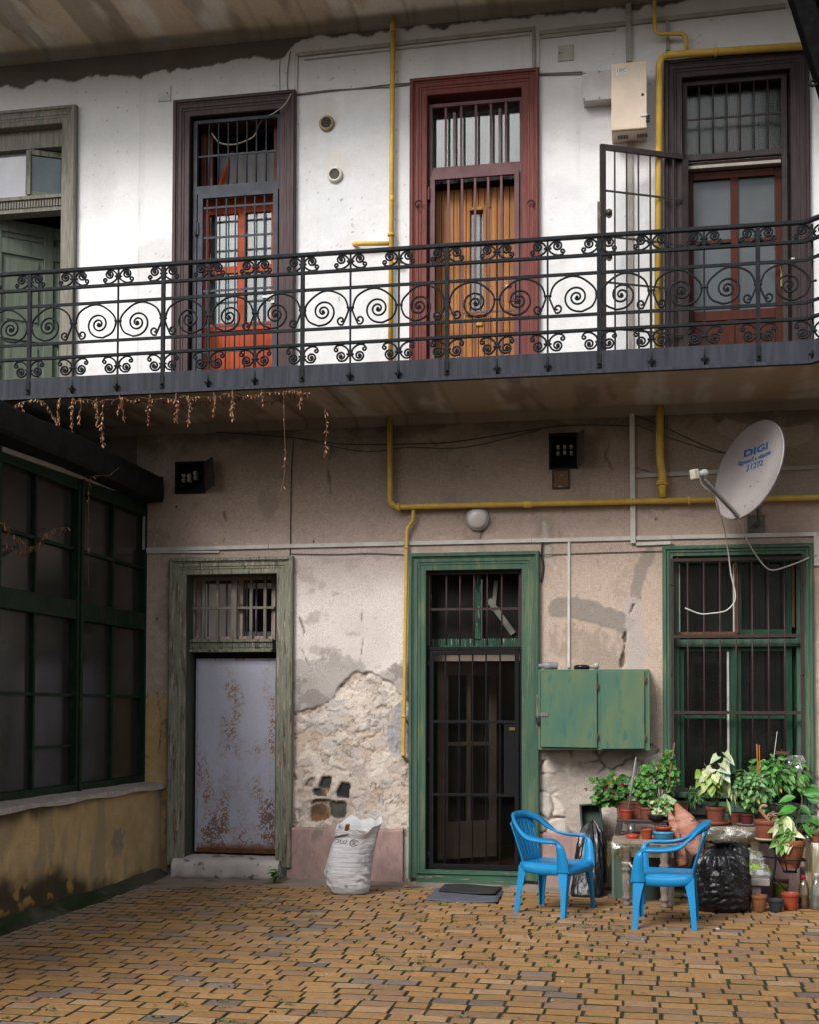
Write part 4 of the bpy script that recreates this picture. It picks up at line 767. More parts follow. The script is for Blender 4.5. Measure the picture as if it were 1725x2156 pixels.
m.sheet(G, True); m.poly([(.02,0),(-.12,0),(-.125,.1),(-.10,.16),(.2,.185),(.2,0)], 'yz', -4.149, -4.14); m.poly([(.02,0),(-.12,0),(-.125,.1),(-.10,.16),(.2,.185),(.2,0)], 'yz', -3.175, -3.166)
m.build('doorstep', M('cracked_step', (.50,.45,.42), (.42,.375,.35), s=5, rough=.9, bump=.3, bs=50, spot=(.2,.18,.16), spa=.56, sps=6, spw=.03), d)
# --- ground floor, green door with black gate
x0, x1 = CX[1]; d = casing(x0, x1, .06, LZ1, green_paint, 'green painted doorway with black barred gate and a dark threshold between sack and cabinet', .3, green_dark)
y = .05; a0, a1 = xa(901,1280,y), xa(1101,1280,y); zt, zm = za(1000,1202,y), za(1000,1359,y); m = MB(); m.frame(a0, a1, zm, zt, .028, y-.018, y+.018, wb=.0); bx = [xa(588+v*.3819,1280,y) for v in (925,1000,1077,1150,1230)]; vbars(m, bx, zm, zt-.02, y, .0075); hbar(m, a0+.02, a1-.02, za(1000,1282,y), y, .010); m.build('grille', brown_steel, d)
m = MB(); m.frame(a0, a1, .10, zm-.01, .022, y-.02, y+.02, wt=.03, wb=.01); g0, g1 = a0+.027, a1-.027; zg = zm-.045; m.frame(g0, g1, .135, zg, .036, y-.035, y+.0, wb=.04, wt=.036); bx = [xa(588+v*.3819,1600,y) for v in (920,997,1070,1145,1222)]; vbars(m, bx, .16, zg-.02, y-.017, .0075)
for p in (1519.5,1673): z = za(1000,p,y); m.box(g0+.03, g1-.03, y-.034, y-.004, z-.012, z+.012)
m.build('gate', black_steel, d, bevel=.002)
m = MB(); m.box(xa(1063,1600,y), g1-.034, y-.03, y+.0, za(1075,1676,y), za(1075,1524,y)); lk = m.build('lock_plate', black_steel, d); m = MB(); m.box(xa(1074,1534,y), xa(1086,1534,y), y-.036, y-.03, za(1080,1537,y), za(1080,1531,y)); m.build('keyhole', brass, d)
for p in (1400,1600,1800): m = MB(); m.tube([(g0-.008,y-.03,za(905,p+8,y)),(g0-.008,y-.03,za(905,p-8,y))], .011, 8); m.build('hinge', black_steel, d)
y = .2; m = MB(); m.frame(xa(904,1280,y), xa(1100,1280,y), za(1000,1352,y)-.04, za(1000,1200,y), .03, y-.02, y+.02, wb=.07); m.box(xa(998,1280,y), xa(1015,1280,y), y-.03, y+.02, za(1000,1345,y), za(1000,1205,y)); m.build('transom_frame', M('peeling_green', (.018,.07,.04), (.014,.05,.03), s=6, rough=.6, bump=.3, spot=(.35,.33,.28), spa=.56, sps=11, st=(6,6,.7)), d)
pane(d, xa(906,1280,y), xa(998,1280,y), za(1000,1345,y), za(1000,1205,y), y, mesh_dark); pane(d, xa(1015,1280,y), xa(1098,1280,y), za(1000,1345,y), za(1000,1205,y), y+.03, mesh_dark)
m = MB(); m.obox(at(1030,1262,.21), at(1082,1334,.21), .012, .05); m.obox(at(1040,1285,.205), at(1046,1222,.205), .012, .035); m.build('broken_slat', M('dirty_white_slat', (.17,.165,.15), (.13,.125,.11), s=10, rough=.7), d)
room(a0-.05, a1+.02, .12, za(1000,1350,y), .3, 1.8, M('brownish_dark_room', (.09,.072,.06), (.065,.053,.046), s=2, rough=.95, bump=0), d, M('terracotta_floor', (.16,.075,.045), (.12,.055,.035), s=6, rough=.6, bump=.1))
lw = M('taupe_inner_door', (.34,.265,.22), (.27,.21,.175), s=5, rough=.55, bump=.06); A = Vector((xa(908,1600,.34),.34,0)); B = Vector((xa(1044,1600,.78),.78,0)); dv = B-A; m = MB(); zz1 = za(920,1392,.34)
def seg(t0, t1, z0, z1, mm, th=.04): p, q_ = A+dv*t0, A+dv*t1; mm.obox((p.x,p.y,(z0+z1)/2), (q_.x,q_.y,(z0+z1)/2), th, z1-z0)
seg(0, .25, .17, zz1, m); seg(.90, 1., .17, zz1, m); seg(.25, .90, .17, .50, m); seg(.25, .90, zz1-.12, zz1, m); seg(.55, .60, .50, zz1-.12, m, .03); seg(.25, .90, 1.18, 1.215, m, .03); m.build('inner_leaf', lw, d); m = MB(); seg(.25, .90, .5, zz1-.12, m, .006); m.build('pane', glass_m, d)
m = MB(); m.box(a0-.02, a1, .26, .32, za(1000,1392,.3), za(1000,1366,.3)); m.build('head_rail', lw, d)
pane(d, a0+.02, a1-.02, .15, zm-.05, .10, glass('fly_screen', tint=(.88,.87,.85), refl=.0, rough=.4, dirt=.10, dirtc=(.06,.05,.043)), 'fly_screen')
m = MB(); m.box(a0-.075, a1+.02, -.05, .03, .0, .098); m.box(a0-.075, a1+.02, -.062, .06, .1, .128); m.build('threshold', M('worn_green_board', (.05,.12,.075), (.035,.085,.055), s=5, rough=.75, bump=.4, bs=40, spot=(.22,.2,.165), spa=.56, sps=8, st=(.8,6,6)), d)
# --- ground floor window
x0, x1 = CX[2][0]-.03, CX[2][1]; wz0 = .66; d = casing(x0, x1, wz0, LZ1+.02, green_paint, 'green window with seven-bar brown grille behind the potted plants', .2, green_paint, True, [(0,.01),(0,-.05),(.012,-.06),(.03,-.06),(.036,-.045),(.055,-.045),(.06,-.035),(.085,-.035),(.085,0)], 'window')
y = -.03; a0, a1 = xa(1413,1400,y), xa(1694,1400,y); zt, zb = za(1550,1174,y), za(1550,1668,y); m = MB(); m.frame(a0, a1, zb, zt, .026, y-.015, y+.015); bx = [xa(1395.5+v*.1909,1400,y) for v in (282,460,637,815,993,1173,1352)]; vbars(m, bx, zb, zt, y, .0075)
for p in (1339,1500): z = za(1550,p,y); m.box(a0+.026, a1-.026, y-.014, y+.012, z-.013, z+.013)
m.build('grille', brown_steel, d)
for px in (1415,1692):
    for py in (1232,1421,1640): m = MB(); m.lathe([(.007,-.001),(.007,.003)], at(px,py,y-.016), 10, axis=(0,-1,0)); m.build('bolt', black_steel, d)
y = .11; X_ = lambda px: xa(px,1400,y); Z_ = lambda py: za(1550,py,y); m = MB(); m.frame(X_(1412), X_(1697), Z_(1680), Z_(1172), .075, y-.04, y+.04, wt=.05); m.box(X_(1424), X_(1682), y-.045, y+.03, Z_(1362), Z_(1346)); m.box(X_(1424), X_(1682), y-.06, y-.046, Z_(1362), Z_(1356)); fr = m.build('window_frame', green_paint, d, bevel=.003)
m = MB(); m.box(X_(1429.5), X_(1433), y-.035, y+.0, Z_(1330), Z_(1187)); m.box(X_(1544.5), X_(1547), y-.03, y, Z_(1330), Z_(1187)); m.box(X_(1531), X_(1535), y-.03, y+.01, Z_(1660), Z_(1372)); m.build('stripped_bead', M('chipped_white', (.5,.47,.45), (.4,.37,.35), s=20, rough=.7, bump=.2, spot=(.1,.08,.07), spa=.64, sps=40), d)
m = MB(); m.box(X_(1547), X_(1555), y-.04, y+.01, Z_(1333), Z_(1180)); m.box(X_(1429), X_(1547), y-.03, y+.01, Z_(1336), Z_(1330)); m.box(X_(1668), X_(1673), y-.041, y+.0, Z_(1322), Z_(1184)); m.build('bare_wood_bead', M('bare_brown_wood', (.15,.065,.035), (.1,.045,.025), s=6, rough=.8, bump=.3, st=(7,7,.6)), d)
m = MB(); s_ = y; gz = lambda t, b: (Z_(b), Z_(t))
m.box(X_(1555), X_(1562), s_-.02, s_+.02, *gz(1180,1337)); m.box(X_(1657), X_(1668), s_-.02, s_+.02, *gz(1180,1337)); m.box(X_(1562), X_(1657), s_-.02, s_+.02, *gz(1326,1336)); m.box(X_(1432), X_(1441), s_-.02, s_+.02, *gz(1363,1676)); m.box(X_(1535), X_(1561), s_-.02, s_+.02, *gz(1363,1676)); m.box(X_(1541), X_(1553), s_-.035, s_-.02, *gz(1363,1676)); m.box(X_(1653), X_(1668), s_-.02, s_+.02, *gz(1363,1676)); m.box(X_(1441), X_(1653), s_-.019, s_+.019, *gz(1363,1371)); m.box(X_(1441), X_(1653), s_-.019, s_+.019, *gz(1506,1513)); m.box(X_(1441), X_(1653), s_-.019, s_+.019, *gz(1660,1676)); m.build('sash', green_dark, d, bevel=.002)
dark_glass = glass('dark_window_glass', refl=.05, dirt=.10, dirtc=(.10,.095,.085))
for a, b, c, e in ((1433,1545,1187,1330), (1562,1657,1182,1326), (1441,1531,1371,1506), (1441,1531,1513,1660), (1561,1653,1371,1506), (1561,1653,1513,1660)): pane(d, X_(a), X_(b), Z_(e), Z_(c), y+.005, dark_glass)
m = MB(); m.sheet([[(xx, .24+.012*math.sin(xx*26)+.008*math.sin(xx*61), z) for xx in np.linspace(X_(1420), X_(1690), 90)] for z in (Z_(1690), Z_(1175))]); m.build('curtain', mesh_dark, d); room(X_(1400), X_(1700), Z_(1700), Z_(1160), .3, .4, dark_room, d)
m = MB(); m.box(x0-.02, x1+.02, -.11, .0, wz0-.065, wz0-.03); m.box(x0, x1, -.09, .0, wz0-.03, wz0-.001); m.box(x0+.01, x1-.01, -.045, .0, wz0-.16, wz0-.067); m.build('sill', green_paint, d, bevel=.004)
# ---------------------------------------------------------------- things fixed to the walls
# gas pipes
def pipe(name, label, pts, r, y=-.06, br_=.07, extra=()):
    t = thing(name, label, 'gas pipe', at(*pts[0], y)); P = [at(a, b, y if len(q) == 0 else q[0]) for a, b, *q in pts]
    m = MB(); m.tube(bend(P, br_), r, 12); m.build('pipe', yellow, t)
    for k in extra: k(t)
    return t
def collar(px, py, r, h=.05, y=-.06, axis=(0,0,1), nm='fitting', mt=None):
    def f(t): m = MB(); c = Vector(at(px, py, y)); m.lathe([(r*.8,-h/2),(r,-h/2+.004),(r,h/2-.004),(r*.8,h/2)], c, 14, axis=axis); m.build(nm, mt or yellow, t)
    return f
def branch(pts, r, y=-.06, br_=.05, nm='branch'):
    def f(t): m = MB(); m.tube(bend([at(a, b, y if not q else q[0]) for a, b, *q in pts], br_), r, 10); m.build(nm, yellow, t)
    return f
def bracket(px, py, y=-.06):
    def f(t): c = at(px, py, y); m = MB(); m.box(c[0]-.012, c[0]+.012, y+.0, .005, c[2]-.03, c[2]-.02); m.build('clip', yellow, t)
    return f
pipe('gas_pipe', 'thin yellow gas riser between the purple-brown and oxblood doorways', [(827,30),(824.5,300),(821.5,770)], .0225, extra=[collar(823,495,.034,.03), branch([(821,513),(748,514),(744,514,.02)], .0195, br_=.04), branch([(821,551),(846,553)], .013), collar(824,420,.025,.06), collar(826,60,.026,.08)])
pipe('gas_pipe', 'thick yellow gas pipe along the top right that turns down past the cream meter box', [(1720,95.5),(1389,118),(1386,770)], .031, y=-.09, br_=.10, extra=[branch([(1378,-25),(1380,72),(1444,72),(1447,108)], .0175, y=-.09, br_=.05), collar(1508,110,.042,.022, -.09, (1,0,-.0)), collar(1386,325,.040,.02,-.09), bracket(1386,325,-.09)])
pipe('gas_pipe', 'long yellow gas pipe under the gallery running right from a bent drop', [(820,868),(820,1068),(1740,1046.5)], .024, y=-.07, br_=.09, extra=[collar(838,1068,.040,.035,-.07,(1,0,0)), collar(829,1062,.03,.03,-.07,(.7,0,.7)), collar(1113,1062,.031,.075,-.07,(1,0,0)), collar(1452,1054,.036,.02,-.07,(1,0,0)), collar(900,1066,.03,.02,-.07,(1,0,0))])
pipe('gas_pipe', 'thick stained yellow gas riser with a flange left of the satellite dish', [(1389.5,845),(1390,968),(1396,1000),(1395,1048)], .033, y=-.07, br_=.10, extra=[collar(1395,1019,.055,.02,-.07), collar(1395,1014,.044,.03,-.07), collar(1395,1026,.036,.02,-.07)])
pipe('gas_pipe', 'narrow yellow gas drop pipe with a jog beside the green doorway', [(872,1068),(871,1098),(856,1112),(848.5,1590),(848.5,1592,.0)], .0165, y=-.055, br_=.045, extra=[collar(855,1153,.026,.014,-.055), collar(850,1508,.026,.014,-.055), collar(848.5,1588,.020,.03,-.055), bracket(855,1153,-.055), bracket(850,1508,-.055)])
# cable ducts: flat strips on the wall
def duct(label, a, b, w_=.03, d_=.022, mt=None, y=0.):
    p, q = Vector(at(*a, y-d_/2)), Vector(at(*b, y-d_/2)); m = MB(); m.obox(p, q, d_ if abs((q-p).x) < abs((q-p).z) else w_, w_ if abs((q-p).x) < abs((q-p).z) else d_, up=(0,1,0))
    m = MB(); dr = (q-p).normalized(); n_ = max(1, int((q-p).length/1.1)); sx = dr.cross(Vector((0,1,0))).normalized()*(w_/2)
    for k in range(n_):
        s, e = p.lerp(q, k/n_), p.lerp(q, (k+1)/n_)-dr*.003; s = s+Vector((0,0,U(-.003,.003))); yy = Vector((0, d_/2, 0))
        m.add([s-sx+yy, s-sx-yy, s+sx-yy, s+sx+yy, e-sx+yy, e-sx-yy, e+sx-yy, e+sx+yy], [(0,3,2,1),(4,5,6,7),(0,1,5,4),(1,2,6,5),(2,3,7,6),(3,0,4,7)])
    o = m.build('cable_duct', mt or pvc, None, bevel=.002); return tag(o, label, 'cable duct')
duct('long white cable duct across the ground floor wall above the doors', (304,1157), (1722,1124.5), .034, .022)
duct('short white strip under the long duct, above the lilac metal door', (308,1163.5), (462,1162), .02, .018)
duct('white vertical duct crossing the yellow pipe left of the satellite dish', (1331.5,872), (1334,1145), .042, .034)
duct('short white duct stub at the foot of the vertical duct above the green cabinet', (1340,1146), (1414,1143), .028, .025)
duct('grey duct behind the yellow flange and the satellite dish', (1339,1002), (1740,982), .036, .022, pvc_old)
duct('narrow white conduit dropping to the top of the green cabinet', (1199,1134), (1198.5,1406), .023, .02)
duct('short white duct at the right edge beside the green window', (1719.5,1128), (1719.5,1192), .045, .025)
duct('grey stepped duct under the top gallery, left length', (622,116.5), (1121,62), .034, .025, pvc_old)
duct('grey lower duct under the top gallery running beside its twin', (640,128), (1118,74), .012, .012, pvc_old)
duct('grey duct along the top right of the white wall', (1137,70), (1655,13), .038, .03, pvc_old)
duct('grey duct over the cover plate, right of the oxblood door', (1140,80), (1298,62), .03, .02, pvc_old)
duct('short vertical duct over the right corner of the purple-brown doorway', (624,118), (622.5,197), .028, .02, pvc)
duct('left one of two vertical ducts over the oxblood doorway', (1124,57), (1125,150), .026, .022, pvc_old)
duct('right one of two vertical ducts over the oxblood doorway', (1134,80), (1134.5,146), .024, .02, pvc)
duct('tall grey duct that rises behind the cream meter box', (1324,8), (1325.5,132), .048, .035, pvc_old)
duct('tall grey duct that drops from the cream meter box to the gallery floor', (1327,285), (1330,760), .046, .03, pvc_old)
duct('short grey duct between the yellow jog and the top right duct', (1406,40), (1407,108), .028, .02, pvc_old)
# white duct along the head of the veranda glazing
def vduct(label, p, q, w_=.035): m = MB(); m.obox(p, q, .02, w_); return tag(m.build('cable_duct', pvc_old, None), label, 'cable duct')
VDX = VX+.057
p0, p1 = Vector(onx(0,944,VDX)), Vector(onx(299,1049,VDX)); p0 = p1+(p0-p1)*2.2
vduct('grey duct sloping along the top of the dark veranda windows', p0, p1); duct('grey duct in the corner between the veranda and the house wall', (303.5,1048), (302,1158), .022, .02, pvc_old, y=-.02)
# cables
wire_d = M('dark_wire', (.035,.032,.03), s=9, rough=.6, bump=0); wire_g = M('grey_wire', (.18,.17,.16), s=9, rough=.6, bump=0); wire_w = M('white_coax', (.55,.53,.49), (.45,.43,.39), s=9, rough=.5, bump=0)
def wire(label, pts, r=.004, mt=None, y=-.012, n=6):
    P = [at(a, b, q[0] if q else y) for a, b, *q in pts]; m = MB(); m.tube(cat_rom(P, n), r, 6); return tag(m.build('cable', mt or wire_d), label, 'cable')
wire('grey cable strung from the purple-brown doorway to the meter boxes', [(625,201),(700,192),(760,186),(830,178),(980,168),(1100,160),(1180,158),(1228,157)], .005, wire_g)
wire('thin grey cable just under the strung cable on the white wall', [(625,199),(700,190),(830,183),(960,165),(1140,156),(1228,152)], .004, wire_g)
wire('looped dark cable at the left corner of the short vertical duct', [(611,108),(606,140),(604,180),(612,205)], .004, wire_g)
wire('second looped dark cable beside the short vertical duct', [(590,112),(588,150),(589,196)], .003, wire_g)
wire('pale cable entering the purple-brown grille', [(612,198,-.07),(600,220,-.075),(578,238,-.07),(566,244,.02)], .006, M('pale_cable', (.4,.36,.28), s=5, rough=.5))
wire('thin dark cable along the wall below the gallery', [(455,910),(620,922),(720,935),(850,935),(960,930),(1120,905),(1210,895),(1330,897)], .004)
wire('second thin dark cable below the gallery, sagging left of the right fuse box', [(620,922),(760,950),(860,942),(980,942),(1140,905)], .003)
wire('dark cable dropping from the gallery to the corner of the lilac doorway', [(618,925),(613,1000),(611,1140),(609,1178)], .004)
wire('thin dark cable crossing under the long duct to the drop pipe', [(609,1166),(700,1167),(780,1165),(850,1168)], .0035)
wire('dark cable above the cabinet between the green doorway and the window', [(1128,1170),(1150,1168),(1230,1165),(1330,1162),(1412,1160)], .0035)
wire('brown cable looping into the corner of the green window', [(1412,1144),(1424,1150),(1428,1165),(1426,1180)], .005, M('brown_wire', (.2,.14,.1), s=5, rough=.6))
wire('dark cable slanting from the vertical duct behind the satellite dish', [(1338,875),(1400,900),(1500,945),(1560,960)], .0035)
wire('second dark slanting cable behind the satellite dish', [(1340,895),(1420,925),(1500,950),(1550,955)], .003)
wire('grey cable running right from behind the satellite dish', [(1630,978),(1670,985),(1740,975)], .004, wire_g)
wire('stiff dark pipe stub at the top right corner of the green doorway', [(1143,1140),(1142,1165),(1145,1195),(1141,1225)], .009)
wire('slack grey cable coil beside the flange', [(1340,985),(1360,990),(1380,998),(1400,1000)], .006, wire_g)
wire('dark hair-thin cable over the dark brown doorway edge', [(1694,205),(1700,250),(1699,300),(1690,335)], .003)
# small wall fittings
def plate(label, l, t, r, b, mt, dot=True):
    x0, x1, z0, z1 = rect(l, t, r, b); th = thing('cover_plate', label, 'cover plate', ((x0+x1)/2, 0, z0)); m = MB(); m.box(x0, x1, -.014, .004, z0, z1); m.build('cover', mt, th, bevel=.003)
    m = MB(); m.lathe([(.006,0),(.006,.004)], ((x0+x1)/2+(.03 if dot else -.05), -.014, (z0+z1)/2), 8, axis=(0,-1,0)); m.build('screw', black_steel, th)
plate('small square cover plate over the white wall, left of the purple-brown doorway', 333, 183, 360, 215, M('plate_white', (.55,.53,.51), s=5, rough=.7, bump=.1)); plate('yellowed square cover plate over the white wall, right of the oxblood doorway', 1176, 97, 1209, 130, M('plate_cream', (.45,.42,.37), s=5, rough=.7, bump=.1), False)
def vent(label, px, py, rr, ring, n=9):
    c = Vector(at(px, py)); th = thing('vent', label, 'vent', c); R0 = rr*.00413; m = MB(); m.lathe([(R0*.66,.02),(R0*.66,.032),(R0*.8,.038),(R0,.022),(R0,-.005)], c, 32, cap=False, axis=(0,-1,0)); m.build('ring', ring, th)
    m = MB(); m.lathe([(R0*.7,.004),(R0*.7,.008)], c, 28, axis=(0,-1,0)); m.build('back', bpy.data.materials.get('vent_dark') or M('vent_dark', (.008,.008,.008), s=9, bump=0), th); m = MB(); q = R0*.68
    for k in range(n): z = -q+(k+.5)*2*q/n; hw = math.sqrt(max(0, q*q-z*z)); m.obox(c+Vector((-hw,-.018,z)), c+Vector((hw,-.018,z)), .012, .0045)
    m.build('slats', M('vent_slat', (.16,.14,.11), s=9, rough=.6) if 'vent_slat' not in bpy.data.materials else bpy.data.materials['vent_slat'], th)
vent('upper round vent with a tan ring on the white wall', 688, 262, 17, M('tan_plastic', (.36,.27,.18), s=9, rough=.5), 7); vent('lower round vent with a white ring on the white wall', 705.5, 370, 17, M('vent_white', (.62,.6,.56), s=9, rough=.5), 10)
# meter boxes
x0, x1, z0, z1 = rect(1228, 149, 1299, 211, -.13); th = thing('electric_box', 'pale grey screwed box left of the cream meter box', 'electric box', ((x0+x1)/2,0,z0)); gm = M('grey_box_paint', (.46,.45,.44), (.4,.39,.38), s=5, rough=.5, bump=.05); m = MB(); m.box(x0+.004, x1-.004, -.12, .0, z0+.004, z1-.004); m.build('body', gm, th, bevel=.006); m = MB(); m.box(x0, x1, -.135, -.121, z0, z1); m.build('lid', gm, th, bevel=.006)
for sx in (.04, .5, .96):
    for sz in (.06, .94):
        m = MB(); m.lathe([(.006,0),(.006,.003)], (x0+(x1-x0)*sx, -.135, z0+(z1-z0)*sz), 8, axis=(0,-1,0)); m.build('screw', black_steel, th)
x0, x1, z0, z1 = rect(1288, 132, 1363, 274, -.24); th = thing('meter_box', 'tall cream metal meter box with padlock and label beside the yellow pipe', 'meter box', ((x0+x1)/2,0,z0)); cm = M('cream_box_paint', (.58,.47,.37), (.52,.42,.33), s=5, rough=.45, bump=.04); m = MB(); m.box(x0, x1, -.222, .0, z0, z1); m.build('body', cm, th, bevel=.006); m = MB(); m.box(x0, x1, -.245, -.225, z0+.003, z1); m.build('door', cm, th, bevel=.008)
m = MB(); m.box(x1-.055, x1+.004, -.252, -.246, z0+.10, z0+.12); m.build('hasp', dust_steel, th); m = MB(); m.box(x1-.008, x1+.022, -.27, -.25, z0+.045, z0+.09); m.tube(arc((x1+.007,-.26,z0+.09), .012, 0, math.pi, 8, (1,0,0), (0,0,1)), .004, 6); m.build('padlock', black_steel, th)
m = MB(); m.lathe([(.012,0),(.01,.006)], (x1-.035, -.245, z0+(z1-z0)*.5), 12, axis=(0,-1,0)); m.build('keyhole', black_steel, th); m = MB(); m.box(x0+.04, x0+.13, -.2465, -.2455, z1-.115, z1-.055); m.build('paper_label', M('label_paper', (.62,.6,.55), s=9, rough=.8), th)
m = MB()
for k in range(2):
    for i in range(7): m.box(x0+.05+.16*k+i*.013, x0+.058+.16*k+i*.013, -.15, -.08, z0-.0025, z0-.001)
m.build('vent_slots', black_steel, th)
def text(s, size, mt, name, parent, fn, ext=0., flip=False, res=3, bold=0.):    # fn maps flat (u,v) to a point
    cu = bpy.data.curves.new('t', 'FONT'); cu.body = s; cu.size = size; cu.align_x = 'CENTER'; cu.resolution_u = res; cu.offset = bold
    to = bpy.data.objects.new('t', cu); COL.objects.link(to); bpy.context.view_layer.update(); me = bpy.data.meshes.new_from_object(to.evaluated_get(bpy.context.evaluated_depsgraph_get())); bpy.data.objects.remove(to); me.name = name
    for v in me.vertices: v.co = fn(-v.co.x if flip else v.co.x, v.co.y)
    me.materials.clear(); me.materials.append(mt); o = bpy.data.objects.new(name, me); COL.objects.link(o); link(o, parent); return o
ink = M('grey_print', (.14,.14,.15), s=5, rough=.7); text('UPC', .04, ink, 'label_print', th, lambda u, v: Vector((x0+.085+u, -.2475, z1-.08+v)))
# fuse boxes (recessed, lids open)
def fusebox(e, label, side, fuses, lidmat, flap):
    x0, x1, z0, z1 = e; th = thing('fuse_box', label, 'fuse box', ((x0+x1)/2,0,z0)); bk = M('black_recess', (.008,.008,.008), s=5, rough=.8, bump=0) if 'black_recess' not in bpy.data.materials else bpy.data.materials['black_recess']; m = MB(); v = [(x0,-.012,z0),(x1,-.012,z0),(x1,-.012,z1),(x0,-.012,z1),(x0,.16,z0),(x1,.16,z0),(x1,.16,z1),(x0,.16,z1)]; m.add(v, [(4,5,6,7),(0,4,7,3),(1,2,6,5),(3,7,6,2),(0,1,5,4)]); m.frame(x0-.012, x1+.012, z0-.012, z1+.012, .014, -.018, .01); m.build('case', bk, th)
    pc = bpy.data.materials.get('porcelain') or M('porcelain', (.42,.40,.36), s=9, rough=.35)
    for px, py in fuses:
        c = at(px, py, .08); m = MB(); m.box(c[0]-.012, c[0]+.012, .07, .12, c[2]-.016, c[2]+.016); m.lathe([(.008,0),(.01,.02)], (c[0],.07,c[2]), 10, axis=(0,-1,0)); m.build('fuse', pc, th)
    m = MB(); m.obox((x1+.004,-.012,(z0+z1)/2), (x1+flap[0],flap[1],(z0+z1)/2+flap[2]), .008, z1-z0-.004); m.build('lid', lidmat, th)
fusebox(EB[0], 'dark recessed fuse box with its lid open above the lilac metal door', 1, [(386,1002),(398,1002),(411,996),(386,1012),(398,1011),(411,1006)], M('rusty_lid', (.05,.035,.028), (.035,.025,.02), s=9, rough=.8), (.13,-.13,.03))
fusebox(EB[1], 'dark recessed fuse box with three fuses above the bulkhead lamp', 1, [(1176,942),(1190,941),(1204,941),(1176,955),(1190,953),(1204,954)], M('grey_lid', (.07,.06,.05), (.05,.042,.035), s=9, rough=.8), (.075,-.16,.01))
x0, x1, z0, z1 = rect(1167, 992, 1198, 1027); th = thing('rusty_plate', 'small rusty plate below the fuse box with three fuses', 'plate', ((x0+x1)/2,0,z0)); m = MB(); m.frame(x0-.012, x1+.012, z0-.012, z1+.012, .014, -.016, .002); m.build('rim', M('sooty_rim', (.05,.042,.035), s=9, rough=.8), th); m = MB(); m.box(x0, x1, -.012, .0, z0, z1); m.build('cover', M('rusty_cover', (.12,.085,.06), (.13,.06,.02), s=9, rough=.8, spot=(.25,.23,.2), spa=.55, sps=14), th)
# bulkhead lamp
c = Vector(at(1007,1093,0)); th = thing('wall_lamp', 'round frosted bulkhead lamp above the green doorway', 'lamp', c); m = MB(); m.lathe([(.104,-.005),(.106,.02),(.10,.035),(.085,.04)], c, 36, axis=(0,-1,0)); m.build('base', M('lamp_rim', (.33,.31,.28), s=9, rough=.5), th)
m = MB(); m.lathe([(.088,.035),(.086,.046),(.074,.056),(.05,.063),(.02,.066),(.004,.067)], c, 36, axis=(0,-1,0), wob=lambda a, z: .012*math.cos(a*14)); m.build('shade', M('lamp_glass', (.48,.45,.42), (.42,.40,.37), s=6, rough=.25, bump=.1, bs=90, spec=.6), th)
# green wall cabinet
yc = -.24; x0, x1, z0, z1 = rect(1134, 1409, 1369, 1579, yc); th = thing('wall_cabinet', 'green two-door wooden cabinet hung on the wall between door and window', 'cabinet', ((x0+x1)/2,0,z0)); m = MB()
m.box(x0, x1, yc+.005, .0, z1-.02, z1); m.box(x0, x1, yc+.005, .0, z0, z0+.02); m.box(x0, x0+.02, yc+.004, .0, z0+.02, z1-.02); m.box(x1-.02, x1, yc+.004, .0, z0+.02, z1-.02); m.box(x0+.02, x1-.02, -.02, -.0, z0+.02, z1-.02); m.box(xa(1258,1490,yc), xa(1266,1490,yc), yc+.004, -.02, z0+.02, z1-.02); m.box(x1-.04, x1-.0201, yc+.004, yc+.02, z0+.02, z1-.02); m.build('carcass', green_cab, th, bevel=.003)
def door_(l, r, t, b, dz=0.):
    a, e = xa(l,1490,yc), xa(r,1490,yc); c, f = za(1250,t,yc), za(1250,b,yc); m = MB(); m.poly([(a,f+dz),(e,f),(e,c),(a,c-dz*.3)], 'xz', yc-.018, yc+.002); return m.build('door', green_cab, th, bevel=.003)
door_(1140, 1258, 1414, 1574, .004); door_(1266, 1358, 1413, 1575, -.004)
for px, py in ((1258.5,1445), (1258.5,1550), (1359,1430), (1359,1552)):
    m = MB(); c = at(px, py, yc-.02); m.box(c[0]-.006, c[0]+.006, yc-.024, yc-.0, c[2]-.022, c[2]+.022); m.build('hinge', rust, th)
m = MB(); c = at(1148,1504,yc-.02); m.box(c[0]-.035, c[0]+.03, yc-.026, yc-.018, c[2]-.016, c[2]+.016); m.build('hasp', dust_steel, th); m = MB(); c = at(1133,1514,yc-.02); m.box(c[0]-.018, c[0]+.018, yc-.035, yc-.012, c[2]-.03, c[2]+.012); m.tube(arc((c[0]+.004,yc-.024,c[2]+.012), .014, 0, math.pi, 8, (1,0,0), (0,0,1)), .005, 6); m.build('padlock', M('dark_lock', (.07,.07,.075), s=9, rough=.35, metal=.7), th)
m = MB(); m.box(x0-.012, x0+.0, yc-.0, yc+.03, za(1130,1530,yc), za(1130,1462,yc)); m.build('batten', greywood, th)
ctop = z1
yy = -.13
def onshelf(px, y, z): return Vector((xa(px,1403,y), y, z))
c = onshelf(1150, yy, ctop+.034); m = MB(); m.lathe([(.018,-.06),(.018,-.02),(.034,-.015),(.036,.02),(.036,.045),(.033,.047),(.033,.09),(.026,.1)], c, 20, axis=(1,0,0)); tag(m.build('light_fitting', [M('grey_clear_plastic', (.22,.22,.23), (.16,.16,.17), s=9, rough=.3)]), 'old grey lamp fitting lying at the left on top of the green cabinet', 'lamp fitting')
c = onshelf(1226, yy, ctop); m = MB(); m.lathe([(.05,.0),(.066,.006),(.068,.025),(.06,.038),(.035,.042),(.01,.04)], c, 24); tag(m.build('lid', M('black_gloss', (.012,.012,.013), s=9, rough=.15, bump=0)), 'black domed lid on top of the green cabinet', 'lid')
